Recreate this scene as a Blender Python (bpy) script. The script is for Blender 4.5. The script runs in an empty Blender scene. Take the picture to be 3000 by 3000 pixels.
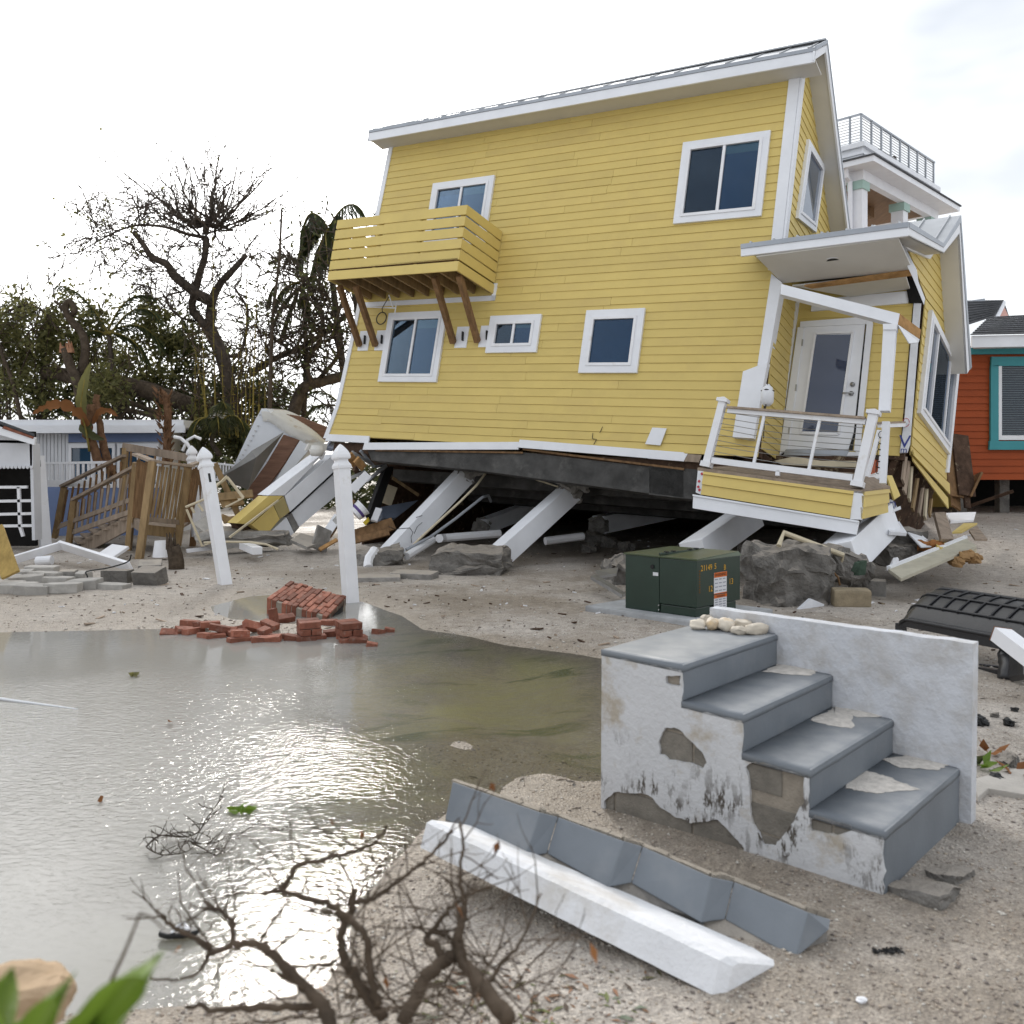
import bpy, bmesh, math, random
import numpy as np
from mathutils import Vector, Matrix, noise
from mathutils.geometry import tessellate_polygon
R = math.radians
random.seed(11)
scene = bpy.context.scene
col = scene.collection

# ------------------------------------------------------------------ camera, sky, sun, exposure
F, CX, HY, EYE = 1700.0, 966.0, 883.0, 1.55       # focal length / centre / horizon measured on the photograph (1932 wide)
cam = bpy.data.cameras.new('camera')
cam_o = bpy.data.objects.new('camera', cam)
col.objects.link(cam_o)
cam_o.location = (0, 0, EYE)
cam_o.rotation_euler = (R(90), 0, 0)
cam.sensor_fit = 'HORIZONTAL'
cam.sensor_width = 24.0
cam.lens = 24.0 * F / 1932.0
cam.shift_y = -(966.0 - HY) / 1932.0
cam.clip_start = 0.05
cam.clip_end = 3000
cam.dof.use_dof = True
cam.dof.focus_distance = 10.5
cam.dof.aperture_fstop = 2.4
scene.camera = cam_o

SUN_EL, SUN_AZ = R(31), R(-13)                       # azimuth measured from the view direction (+Y), negative = left
world = bpy.data.worlds.new('World')
scene.world = world
world.use_nodes = True
nt = world.node_tree
nt.nodes.clear()
def N(tree, typ, **kw):
    n = tree.nodes.new(typ)
    for k, v in kw.items():
        if k.startswith('i_'):
            n.inputs[k[2:].replace('_', ' ')].default_value = v
        else:
            setattr(n, k, v)
    return n
L = lambda tree, a, b: tree.links.new(a, b)
out = N(nt, 'ShaderNodeOutputWorld')
sky = N(nt, 'ShaderNodeTexSky', sky_type='NISHITA', sun_disc=False)
sky.sun_elevation = SUN_EL
sky.sun_rotation = SUN_AZ
bg1 = N(nt, 'ShaderNodeBackground', i_Strength=0.11)
L(nt, sky.outputs[0], bg1.inputs[0])
tc = N(nt, 'ShaderNodeTexCoord')
mp = N(nt, 'ShaderNodeMapping')
mp.inputs['Scale'].default_value = (1.0, 1.0, 2.6)
mp.inputs['Location'].default_value = (0.35, 0.0, 0.12)
L(nt, tc.outputs['Generated'], mp.inputs[0])
n1 = N(nt, 'ShaderNodeTexNoise', i_Scale=2.6, i_Detail=4.0, i_Roughness=0.55, i_Distortion=0.3)
L(nt, mp.outputs[0], n1.inputs[0])
cr = N(nt, 'ShaderNodeValToRGB')
cr.color_ramp.elements[0].position = 0.36
cr.color_ramp.elements[0].color = (0.61, 0.66, 0.735, 1)
cr.color_ramp.elements[1].position = 0.61
cr.color_ramp.elements[1].color = (1.04, 1.06, 1.08, 1)
L(nt, n1.outputs[0], cr.inputs[0])
bg2 = N(nt, 'ShaderNodeBackground', i_Strength=1.0)
L(nt, cr.outputs[0], bg2.inputs[0])
# thin veil of cloud glowing round the sun
dot = N(nt, 'ShaderNodeVectorMath', operation='DOT_PRODUCT')
sdir = Vector((math.sin(SUN_AZ) * math.cos(SUN_EL), math.cos(SUN_AZ) * math.cos(SUN_EL), math.sin(SUN_EL)))
L(nt, tc.outputs['Generated'], dot.inputs[0])
dot.inputs[1].default_value = sdir
mr = N(nt, 'ShaderNodeMapRange', interpolation_type='SMOOTHSTEP')
mr.inputs['From Min'].default_value = 0.82
mr.inputs['From Max'].default_value = 1.0
mr.inputs['To Min'].default_value = 0.0
mr.inputs['To Max'].default_value = 2.4
world.cycles.sampling_method = 'MANUAL'
world.cycles.sample_map_resolution = 256
L(nt, dot.outputs['Value'], mr.inputs[0])
bg3 = N(nt, 'ShaderNodeBackground')
bg3.inputs[0].default_value = (1, 0.985, 0.96, 1)
L(nt, mr.outputs[0], bg3.inputs[1])
mx = N(nt, 'ShaderNodeMixShader')
mx.inputs[0].default_value = 0.90
L(nt, bg1.outputs[0], mx.inputs[1])
L(nt, bg2.outputs[0], mx.inputs[2])
ad = N(nt, 'ShaderNodeAddShader')
L(nt, mx.outputs[0], ad.inputs[0])
L(nt, bg3.outputs[0], ad.inputs[1])
L(nt, ad.outputs[0], out.inputs[0])

sun = bpy.data.lights.new('sun', 'SUN')
sun.energy = 1.5
sun.angle = R(10)
sun.color = (1.0, 0.95, 0.88)
sun_o = bpy.data.objects.new('sun', sun)
col.objects.link(sun_o)
sun_o.rotation_euler = (-sdir).to_track_quat('-Z', 'Y').to_euler()

scene.view_settings.view_transform = 'Standard'
scene.view_settings.look = 'None'
scene.view_settings.exposure = 0.22
scene.view_settings.gamma = 1.0
scene.render.engine = 'CYCLES'
scene.cycles.use_denoising = True
scene.cycles.max_bounces = 5
scene.cycles.diffuse_bounces = 2
scene.cycles.glossy_bounces = 3
scene.cycles.use_adaptive_sampling = True
scene.cycles.adaptive_threshold = 0.02
scene.cycles.transparent_max_bounces = 8
scene.cycles.caustics_reflective = False
scene.cycles.caustics_refractive = False
scene.cycles.sample_clamp_indirect = 6.0

# ------------------------------------------------------------------ helpers
def at(x, y, d):
    """point of the place that a picture position shows at distance d in front of the camera"""
    return Vector(((x - CX) / F * d, d, EYE - (y - HY) / F * d))
def conv(rx, ry, wd, n=1932):
    s = wd / n * 0.644
    return lambda x, y: (rx * 0.644 + s * x, ry * 0.644 + s * y)
z1 = conv(900, 50, 1100); z2 = conv(1900, 50, 1100); z3 = conv(900, 700, 1100); z4 = conv(1900, 900, 1100)
z5 = conv(0, 400, 1100); z6 = conv(0, 1150, 1100); z7 = conv(0, 1900, 1100); z8 = conv(1000, 1900, 1100)
zA = conv(1700, 1700, 1300); zB = conv(2100, 600, 700); zC = conv(2000, 1100, 700); zD = conv(900, 1150, 700)
zE = conv(0, 1150, 700); zF = conv(2400, 250, 600); zG = conv(1700, 1500, 600); zH = conv(400, 1650, 800)
zI = conv(600, 1150, 500); zJ = conv(2500, 1400, 500); zK = conv(2600, 1650, 400); zL = conv(2700, 850, 300, 892)
zM = conv(0, 850, 500); zN = conv(700, 500, 450, 1159); zO = conv(2550, 2050, 450); zP = conv(400, 2400, 1000)

# ---- terrain height
def _hash(ix, iy, s):
    h = np.sin(ix * 127.1 + iy * 311.7 + s * 74.7) * 43758.5453
    return h - np.floor(h)
def vnoise(x, y, s=0):
    x = np.asarray(x, float); y = np.asarray(y, float)
    ix = np.floor(x); iy = np.floor(y); fx = x - ix; fy = y - iy
    fx = fx * fx * (3 - 2 * fx); fy = fy * fy * (3 - 2 * fy)
    a = _hash(ix, iy, s); b = _hash(ix + 1, iy, s); c = _hash(ix, iy + 1, s); d = _hash(ix + 1, iy + 1, s)
    return (a * (1 - fx) + b * fx) * (1 - fy) + (c * (1 - fx) + d * fx) * fy
def fbm(x, y, s=0, o=4):
    r = 0; a = 0.5
    for k in range(o):
        r = r + a * (vnoise(x * 2 ** k, y * 2 ** k, s + k) - 0.5); a *= 0.5
    return r
def sstep(a, b, t):
    t = np.clip((t - a) / (b - a), 0, 1)
    return t * t * (3 - 2 * t)
def gpt(x, y):
    d = EYE * F / (y - HY)
    return ((x - CX) / F * d, d)
POOL = [gpt(*p) for p in [(-700, 1196), (-60, 1193), (100, 1189), (240, 1184), (340, 1184), (430, 1192), (560, 1196), (690, 1190), (760, 1176), (800, 1186), (870, 1196), (960, 1214), (1060, 1228), (1140, 1240), (1145, 1300), (1140, 1450),
        (1060, 1412), (960, 1396), (860, 1386), (810, 1400), (830, 1430), (880, 1458), (905, 1492), (850, 1520), (800, 1556), (735, 1630), (668, 1710), (655, 1780), (610, 1850),
        (480, 1880), (300, 1888), (100, 1906), (-150, 1930), (-600, 1980)]]
POOL2 = [gpt(*p) for p in [(400, 1142), (470, 1124), (560, 1118), (640, 1122), (700, 1138), (760, 1160), (800, 1188), (700, 1196), (600, 1176), (520, 1170), (440, 1166), (405, 1155)]]
BAR = [gpt(*p) for p in [(500, 1466), (530, 1444), (575, 1436), (592, 1446), (560, 1466), (515, 1480)]]
def sdist(px, py, poly):
    px = np.asarray(px, float); py = np.asarray(py, float)
    dm = np.full(px.shape, 1e9); ins = np.zeros(px.shape, bool)
    n = len(poly)
    for i in range(n):
        ax, ay = poly[i]; bx, by = poly[(i + 1) % n]
        ex, ey = bx - ax, by - ay
        t = np.clip(((px - ax) * ex + (py - ay) * ey) / (ex * ex + ey * ey), 0, 1)
        dm = np.minimum(dm, np.hypot(px - ax - t * ex, py - ay - t * ey))
        c = ((ay > py) != (by > py)) & (px < (bx - ax) * (py - ay) / (by - ay + 1e-12) + ax)
        ins ^= c
    return np.where(ins, dm, -dm)
WATER_Z = -0.012
def gz_np(x, y):
    x = np.asarray(x, float); y = np.asarray(y, float)
    z = 0.02 + 0.62 * sstep(10.5, 18.5, y) * sstep(4.2, 8.0, x)
    z = z + 0.045 * fbm(x * 0.55, y * 0.55, 3) + 0.022 * fbm(x * 2.1, y * 2.1, 9, 3)
    z = z + 0.10 * sstep(0, 1, 1 - np.hypot((x + 3.4) / 2.4, (y - 15.5) / 1.6))          # sand heap below the broken slabs
    s = sdist(x, y, POOL) + 0.10 * fbm(x * 1.3, y * 1.3, 21)
    s2 = sdist(x, y, POOL2) + 0.10 * fbm(x * 1.3, y * 1.3, 21)
    s = np.maximum(s, s2)
    b = sdist(x, y, BAR)
    depth = 0.015 + 0.14 * np.clip(s, 0, 1.0)
    depth = np.where(s > 0, depth, 0.02 * np.clip(s / 0.25, -1, 0) + 0.015)
    spit = sstep(0.55, 0.0, np.hypot((x - 0.35) / 1.0, (y - 4.75) / 0.45))
    w = sstep(-0.35, 0.05, s)
    zz = z * (1 - 0.85 * w) - depth * w
    zz = np.where(s > 0, np.maximum(zz, -0.125 + 0.02 * fbm(x * 2, y * 2, 5)), zz)
    zz = zz + 0.055 * sstep(-0.15, 0.08, b)
    sp2 = sstep(1.0, 0.3, np.hypot((x - 0.15) / 1.15, (y - 4.75) / 0.75)) * (s < 0.1)
    zz = zz - sp2 * (0.022 + 0.03 * fbm(x * 3.1, y * 3.1, 33, 3))
    zz = zz - 0.05 * sstep(0.30, 0.0, np.hypot((x - 0.80) / 0.9, (y - 3.42) / 0.35))
    return zz
def gz(x, y):
    return float(gz_np(np.array([x]), np.array([y]))[0])
def G(x, y):
    z = 0.0
    for _ in range(6):
        d = (EYE - z) * F / (y - HY); X = (x - CX) / F * d
        z = gz(X, d)
    return Vector((X, d, z))

# ---- object helpers
ORG = {}
def tag(o, label=None, cat=None, group=None, kind=None):
    if label: o['label'] = label
    if cat: o['category'] = cat
    if group: o['group'] = group
    if kind: o['kind'] = kind
    return o
def thing(name, label, cat, loc, group=None, kind=None):
    o = bpy.data.objects.new(name, None)
    o.empty_display_size = 0.2
    col.objects.link(o)
    o.location = loc
    ORG[o.name] = Vector(loc)
    return tag(o, label, cat, group, kind)
class MB:
    def __init__(s): s.v = []; s.f = []
    def poly(s, pts):
        i = len(s.v); s.v += [Vector(p) for p in pts]; s.f.append(tuple(range(i, i + len(pts))))
        return s
    def hexa(s, a):
        i = len(s.v); s.v += [Vector(p) for p in a]
        for f in ((0, 3, 2, 1), (4, 5, 6, 7), (0, 1, 5, 4), (1, 2, 6, 5), (2, 3, 7, 6), (3, 0, 4, 7)):
            s.f.append(tuple(i + k for k in f))
        return s
    def slab(s, pts, vec):
        pts = [Vector(p) for p in pts]; vec = Vector(vec); n = len(pts); i = len(s.v)
        s.v += pts + [p + vec for p in pts]
        s.f.append(tuple(range(i, i + n))); s.f.append(tuple(reversed(range(i + n, i + 2 * n))))
        for k in range(n):
            k2 = (k + 1) % n
            s.f.append((i + k2, i + k, i + n + k, i + n + k2))
        return s
    def face(s, pts, th):
        """slab whose visible face is pts and which goes th back along the face's own normal, away from the camera"""
        p = [Vector(q) for q in pts]
        n = (p[2] - p[0]).cross(p[-1] - p[1]).normalized()
        c = sum(p, Vector()) / len(p)
        if n.dot(c - Vector((0, 0, EYE))) < 0: n = -n
        return s.slab(p, n * th)
    def box(s, c, sx, sy, sz, rot=None):
        m = rot if rot else Matrix.Identity(3)
        q = [Vector((x, y, z)) for z in (-.5, .5) for x, y in ((-.5, -.5), (.5, -.5), (.5, .5), (-.5, .5))]
        return s.hexa([Vector(c) + m @ Vector((p.x * sx, p.y * sy, p.z * sz)) for p in q])
    def beam(s, a, b, w, h, up=(0, 0, 1), w2=None, h2=None):
        a = Vector(a); b = Vector(b); ax = (b - a).normalized(); up = Vector(up)
        sd = ax.cross(up)
        if sd.length < 1e-4: sd = ax.cross(Vector((1, 0, 0)))
        sd.normalize(); u2 = sd.cross(ax).normalized()
        w2 = w if w2 is None else w2; h2 = h if h2 is None else h2
        A = [a + sd * (x * w / 2) + u2 * (y * h / 2) for x, y in ((-1, -1), (1, -1), (1, 1), (-1, 1))]
        B = [b + sd * (x * w2 / 2) + u2 * (y * h2 / 2) for x, y in ((-1, -1), (1, -1), (1, 1), (-1, 1))]
        return s.hexa(A + B)
    def tube(s, pts, r, n=6, caps=True):
        pts = [Vector(p) for p in pts]; m = len(pts)
        if not hasattr(r, '__len__'): r = [r] * m
        i0 = len(s.v); ref = None
        for k, p in enumerate(pts):
            t = (pts[min(k + 1, m - 1)] - pts[max(k - 1, 0)])
            t = t.normalized() if t.length > 1e-9 else Vector((0, 0, 1))
            if ref is None:
                ref = t.cross(Vector((0.31, 0.2, 0.93)))
                if ref.length < 1e-3: ref = t.cross(Vector((1, 0, 0)))
            ref = (ref - t * ref.dot(t)).normalized(); bn = t.cross(ref)
            for j in range(n):
                a = 2 * math.pi * j / n
                s.v.append(p + (ref * math.cos(a) + bn * math.sin(a)) * r[k])
        for k in range(m - 1):
            for j in range(n):
                j2 = (j + 1) % n
                s.f.append((i0 + k * n + j, i0 + k * n + j2, i0 + (k + 1) * n + j2, i0 + (k + 1) * n + j))
        if caps:
            s.f.append(tuple(reversed(range(i0, i0 + n)))); s.f.append(tuple(range(i0 + (m - 1) * n, i0 + m * n)))
        return s
    def build(s, name, mat, parent=None, smooth=False, bevel=0.0, seg=2, label=None, cat=None, group=None, kind=None, origin=None):
        if parent is not None: o0 = ORG[parent.name]
        elif origin is not None: o0 = Vector(origin)
        else:
            xs = [p.x for p in s.v]; ys = [p.y for p in s.v]
            o0 = Vector(((min(xs) + max(xs)) / 2, (min(ys) + max(ys)) / 2, min(p.z for p in s.v)))
        me = bpy.data.meshes.new(name)
        me.from_pydata([p - o0 for p in s.v], [], s.f)
        bm = bmesh.new(); bm.from_mesh(me)
        if bevel: bmesh.ops.remove_doubles(bm, verts=bm.verts, dist=1e-5)
        bmesh.ops.recalc_face_normals(bm, faces=bm.faces)
        if bevel:
            bmesh.ops.bevel(bm, geom=list(bm.edges), offset=bevel, segments=seg, profile=0.6, affect='EDGES', clamp_overlap=True)
        bm.to_mesh(me); bm.free()
        if smooth:
            me.polygons.foreach_set('use_smooth', [True] * len(me.polygons))
        me.materials.append(mat)
        o = bpy.data.objects.new(name, me)
        col.objects.link(o)
        if parent is not None: o.parent = parent
        else: o.location = o0
        ORG[o.name] = o0
        return tag(o, label, cat, group, kind)
def lerp(a, b, t): return a + (b - a) * t
def clip_strip(poly, lo, hi, k):
    def half(p, f):
        r = []
        for i in range(len(p)):
            a, b = p[i], p[(i + 1) % len(p)]; fa, fb = f(a), f(b)
            if fa >= 0: r.append(a)
            if (fa >= 0) != (fb >= 0):
                t = fa / (fa - fb); r.append((a[0] + (b[0] - a[0]) * t, a[1] + (b[1] - a[1]) * t))
        return r
    p = half(poly, lambda q: q[k] - lo)
    return half(p, lambda q: hi - q[k]) if p else []
def spline(pts, n=4):
    """Catmull-Rom through points (tuples or Vectors)"""
    P = [Vector(p) for p in pts]; P = [P[0] * 2 - P[1]] + P + [P[-1] * 2 - P[-2]]
    r = []
    for i in range(1, len(P) - 2):
        for k in range(n):
            t = k / n; a, b, c, d = P[i - 1], P[i], P[i + 1], P[i + 2]
            r.append(0.5 * ((2 * b) + (c - a) * t + (2 * a - 5 * b + 4 * c - d) * t * t + (3 * b - a - 3 * c + d) * t ** 3))
    r.append(P[-2])
    return r

# ------------------------------------------------------------------ materials
MATS = {}
def mat(name, c, rough=0.7, var=0.12, vs=5.0, bump=0.12, bs=60.0, spec=0.35, metal=0.0, c2=None, edge=(0.52, 0.6), c2s=6.0, orand=0.0, bdist=0.02, coat=0.0, stretch=None, rough2=None):
    m = bpy.data.materials.new(name); m.use_nodes = True
    t = m.node_tree; b = t.nodes['Principled BSDF']
    b.inputs['Roughness'].default_value = rough
    b.inputs['Specular IOR Level'].default_value = spec
    b.inputs['Metallic'].default_value = metal
    b.inputs['Coat Weight'].default_value = coat
    tcn = N(t, 'ShaderNodeTexCoord'); oi = N(t, 'ShaderNodeObjectInfo')
    mul = N(t, 'ShaderNodeMath', operation='MULTIPLY'); mul.inputs[1].default_value = 37.0
    L(t, oi.outputs['Random'], mul.inputs[0])
    add = N(t, 'ShaderNodeVectorMath', operation='ADD')
    L(t, tcn.outputs['Object'], add.inputs[0]); L(t, mul.outputs[0], add.inputs[1])
    vec = add.outputs[0]
    if stretch:
        mpn = N(t, 'ShaderNodeMapping'); mpn.inputs['Scale'].default_value = stretch
        L(t, vec, mpn.inputs[0]); vec = mpn.outputs[0]
    no = N(t, 'ShaderNodeTexNoise', i_Scale=vs, i_Detail=3.5, i_Roughness=0.65)
    L(t, vec, no.inputs[0])
    r = N(t, 'ShaderNodeValToRGB')
    r.color_ramp.elements[0].position = 0.3; r.color_ramp.elements[1].position = 0.7
    r.color_ramp.elements[0].color = (*[max(0, x * (1 - var)) for x in c], 1)
    r.color_ramp.elements[1].color = (*[min(1, x * (1 + var)) for x in c], 1)
    L(t, no.outputs[0], r.inputs[0])
    cur = r.outputs[0]
    if c2 is not None:
        n2 = N(t, 'ShaderNodeTexNoise', i_Scale=c2s, i_Detail=5.0, i_Roughness=0.68)
        L(t, vec, n2.inputs[0])
        r2 = N(t, 'ShaderNodeValToRGB')
        r2.color_ramp.elements[0].position = edge[0]; r2.color_ramp.elements[1].position = edge[1]
        L(t, n2.outputs[0], r2.inputs[0])
        mm = N(t, 'ShaderNodeMix', data_type='RGBA')
        L(t, r2.outputs[0], mm.inputs[0]); L(t, cur, mm.inputs[6]); mm.inputs[7].default_value = (*c2, 1)
        cur = mm.outputs[2]
    if orand:
        hs = N(t, 'ShaderNodeHueSaturation')
        mrn = N(t, 'ShaderNodeMapRange'); mrn.inputs['To Min'].default_value = 1 - orand; mrn.inputs['To Max'].default_value = 1 + orand
        L(t, oi.outputs['Random'], mrn.inputs[0]); L(t, mrn.outputs[0], hs.inputs['Value']); L(t, cur, hs.inputs['Color'])
        cur = hs.outputs[0]
    L(t, cur, b.inputs['Base Color'])
    if rough2 is not None:
        mr2 = N(t, 'ShaderNodeMapRange'); mr2.inputs['To Min'].default_value = rough; mr2.inputs['To Max'].default_value = rough2
        L(t, no.outputs[0], mr2.inputs[0]); L(t, mr2.outputs[0], b.inputs['Roughness'])
    if bump > .06:
        nb = N(t, 'ShaderNodeTexNoise', i_Scale=bs, i_Detail=2.5, i_Roughness=0.6)
        L(t, vec, nb.inputs[0])
        bp = N(t, 'ShaderNodeBump', i_Strength=bump, i_Distance=bdist)
        L(t, nb.outputs[0], bp.inputs['Height']); L(t, bp.outputs[0], b.inputs['Normal'])
    MATS[name] = m
    return m
yellow = mat('yellow_paint', (0.685, 0.525, 0.172), 0.55, 0.05, 1.2, 0.05, 90, 0.35, orand=0.03, c2=(0.62, 0.465, 0.165), edge=(0.50, 0.75), c2s=0.9)
white = mat('white_paint', (0.83, 0.84, 0.87), 0.5, 0.05, 2.0, 0.04, 60, 0.4)
vinyl = mat('white_vinyl', (0.84, 0.84, 0.86), 0.4, 0.05, 3.0, 0.02, 30, 0.45, c2=(0.60, 0.56, 0.50), edge=(0.60, 0.8), c2s=3)
soffit_m = mat('soffit_paint', (0.66, 0.64, 0.60), 0.7, 0.05, 1.5, 0.04, 50, 0.3)
roof_m = mat('roof_metal', (0.50, 0.51, 0.52), 0.35, 0.10, 2.0, 0.05, 12, 0.5, metal=0.75)
flash_m = mat('roof_flashing', (0.36, 0.38, 0.41), 0.4, 0.10, 2.0, 0.03, 12, 0.5, metal=0.6)
wood = mat('treated_wood', (0.30, 0.205, 0.105), 0.75, 0.30, 3.0, 0.25, 26, 0.25, orand=0.12, stretch=(3, 3, .5))
woodgrey = mat('weathered_wood', (0.33, 0.26, 0.20), 0.8, 0.28, 3.0, 0.25, 26, 0.2, orand=0.15, stretch=(3, 3, .5))
woodbrown = mat('brown_timber', (0.20, 0.115, 0.055), 0.75, 0.35, 4.0, 0.25, 26, 0.25, orand=0.1, stretch=(3, 3, .6))
woodraw = mat('raw_wood', (0.42, 0.24, 0.10), 0.8, 0.3, 8.0, 0.2, 40, 0.2)
plydark = mat('rotten_plywood', (0.075, 0.045, 0.030), 0.85, 0.5, 6.0, 0.4, 22, 0.2, c2=(0.30, 0.24, 0.16), edge=(0.6, 0.66), c2s=5)
concrete = mat('concrete', (0.30, 0.285, 0.265), 0.9, 0.25, 7.0, 0.5, 45, 0.2, c2=(0.16, 0.15, 0.14), edge=(0.5, 0.72), c2s=2.5, orand=0.12)
concdark = mat('damp_concrete', (0.155, 0.145, 0.132), 0.8, 0.35, 5.0, 0.6, 30, 0.3, c2=(0.25, 0.235, 0.215), edge=(0.52, 0.7), c2s=3.5, orand=0.1, bdist=0.04)
def dusty(m, c, lo=.45, hi=.85):
    t = m.node_tree; b = t.nodes['Principled BSDF']; src = b.inputs['Base Color'].links[0].from_socket
    g = N(t, 'ShaderNodeNewGeometry'); sp_ = N(t, 'ShaderNodeSeparateXYZ'); L(t, g.outputs['Normal'], sp_.inputs[0])
    no = N(t, 'ShaderNodeTexNoise', i_Scale=9.0, i_Detail=4.0); L(t, g.outputs['Position'], no.inputs[0])
    ad_ = N(t, 'ShaderNodeMath', operation='MULTIPLY_ADD'); ad_.inputs[1].default_value = .7; L(t, no.outputs[0], ad_.inputs[0])
    of = N(t, 'ShaderNodeMath', operation='SUBTRACT'); of.inputs[1].default_value = .35; L(t, sp_.outputs[2], of.inputs[0]); L(t, of.outputs[0], ad_.inputs[2])
    mr_ = N(t, 'ShaderNodeMapRange', interpolation_type='SMOOTHSTEP'); mr_.inputs['From Min'].default_value = lo; mr_.inputs['From Max'].default_value = hi; L(t, ad_.outputs[0], mr_.inputs[0])
    mm = N(t, 'ShaderNodeMix', data_type='RGBA'); L(t, mr_.outputs[0], mm.inputs[0]); L(t, src, mm.inputs[6]); mm.inputs[7].default_value = (*c, 1); L(t, mm.outputs[2], b.inputs['Base Color'])
dusty(concdark, (.34, .30, .255), .30, 1.25); dusty(concrete, (.44, .39, .33), .45, 1.2)
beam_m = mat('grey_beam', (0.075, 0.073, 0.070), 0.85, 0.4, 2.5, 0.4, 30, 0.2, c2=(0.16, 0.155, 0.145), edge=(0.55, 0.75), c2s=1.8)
pillar_m = mat('pillar_paint', (0.84, 0.85, 0.88), 0.65, 0.05, 2.5, 0.10, 25, 0.3, c2=(0.52, 0.50, 0.48), edge=(0.66, 0.82), c2s=4)
stucco = mat('white_stucco', (0.76, 0.76, 0.77), 0.85, 0.06, 6.0, 0.45, 55, 0.2, c2=(0.60, 0.57, 0.53), edge=(0.52, 0.72), c2s=3.2, bdist=0.012)
greypaint = mat('grey_step_paint', (0.185, 0.205, 0.228), 0.55, 0.10, 3.0, 0.12, 60, 0.4, c2=(0.25, 0.262, 0.275), edge=(0.52, 0.75), c2s=2.0, bdist=0.006)
dusty(greypaint, (.42, .42, .42), .62, 1.5)
blockm = mat('concrete_block', (0.235, 0.215, 0.185), 0.95, 0.2, 14.0, 0.5, 90, 0.15, orand=0.12, bdist=0.01)
mortar = mat('mortar', (0.33, 0.29, 0.24), 0.95, 0.15, 14.0, 0.4, 90, 0.15)
brick = mat('red_brick', (0.255, 0.095, 0.060), 0.8, 0.28, 16.0, 0.4, 70, 0.3, orand=0.38, bdist=0.008, c2=(0.36, 0.24, 0.19), edge=(0.56, 0.76), c2s=14)
steel = mat('grey_metal', (0.42, 0.42, 0.42), 0.35, 0.15, 4.0, 0.05, 20, 0.5, metal=0.8)
green_m = mat('transformer_green', (0.020, 0.040, 0.028), 0.32, 0.12, 3.0, 0.04, 20, 0.5)
blackpl = mat('black_plastic', (0.018, 0.018, 0.020), 0.38, 0.15, 6.0, 0.08, 40, 0.5, c2=(0.09, 0.088, 0.085), edge=(0.62, 0.85), c2s=6)
black = mat('black_paint', (0.012, 0.012, 0.012), 0.5, 0.1, 4, 0.02, 20, 0.4)
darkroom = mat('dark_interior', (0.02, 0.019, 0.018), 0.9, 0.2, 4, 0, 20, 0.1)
orange = mat('orange_paint', (0.33, 0.060, 0.010), 0.6, 0.08, 2.0, 0.05, 50, 0.3, orand=0.05)
teal = mat('teal_paint', (0.055, 0.29, 0.32), 0.55, 0.06, 2.0, 0.04, 40, 0.35)
bluewall = mat('blue_wall', (0.17, 0.23, 0.40), 0.7, 0.06, 2.0, 0.05, 40, 0.3)
shingle = mat('roof_shingle', (0.085, 0.087, 0.092), 0.9, 0.3, 8.0, 0.5, 40, 0.2, orand=0.15)
pink = mat('pink_wall', (0.62, 0.33, 0.27), 0.7, 0.05, 2, 0.03, 40, 0.3)
mint = mat('mint_paint', (0.40, 0.56, 0.50), 0.6, 0.05, 2, 0.03, 40, 0.3)
wrap = mat('house_wrap', (0.74, 0.75, 0.78), 0.45, 0.08, 6, 0.35, 14, 0.4)
brownply = mat('brown_plywood', (0.19, 0.105, 0.072), 0.75, 0.25, 2.5, 0.12, 30, 0.25, stretch=(1, 1, 6))
sheet_m = mat('fridge_sheet_metal', (0.62, 0.64, 0.68), 0.35, 0.06, 2.0, 0.10, 3.0, 0.5, metal=0.25, c2=(0.33, 0.20, 0.10), edge=(0.66, 0.78), c2s=3)
zinc = mat('dull_zinc', (0.20, 0.195, 0.185), 0.45, 0.2, 1.5, 0.1, 4, 0.5, metal=0.5)
cable_m = mat('black_cable', (0.02, 0.02, 0.02), 0.5, 0, 4, 0, 20, 0.4)
cream_m = mat('cream_pipe', (0.60, 0.52, 0.37), 0.5, 0.12, 5, 0.05, 30, 0.4)
pvc_grey = mat('grey_conduit', (0.33, 0.35, 0.38), 0.45, 0.08, 4, 0.03, 20, 0.45)
stone = mat('shell_stone', (0.62, 0.55, 0.45), 0.55, 0.14, 9.0, 0.15, 30, 0.4, c2=(0.58, 0.38, 0.17), edge=(0.55, 0.75), c2s=7, orand=0.28)
bark = mat('bark', (0.085, 0.064, 0.046), 0.92, 0.4, 7.0, 0.6, 26, 0.15, bdist=0.05)
barkdark = mat('dark_bark', (0.090, 0.072, 0.058), 0.92, 0.4, 7.0, 0.6, 26, 0.15, bdist=0.05)
twig_m = mat('dead_twig', (0.092, 0.068, 0.048), 0.88, 0.35, 14.0, 0.4, 60, 0.2, bdist=0.008)
splint = mat('splintered_wood', (0.38, 0.20, 0.12), 0.9, 0.3, 9.0, 0.4, 40, 0.15)
cane_m = mat('cane_stem', (0.21, 0.165, 0.035), 0.6, 0.35, 5.0, 0.1, 30, 0.3, orand=0.25)
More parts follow.
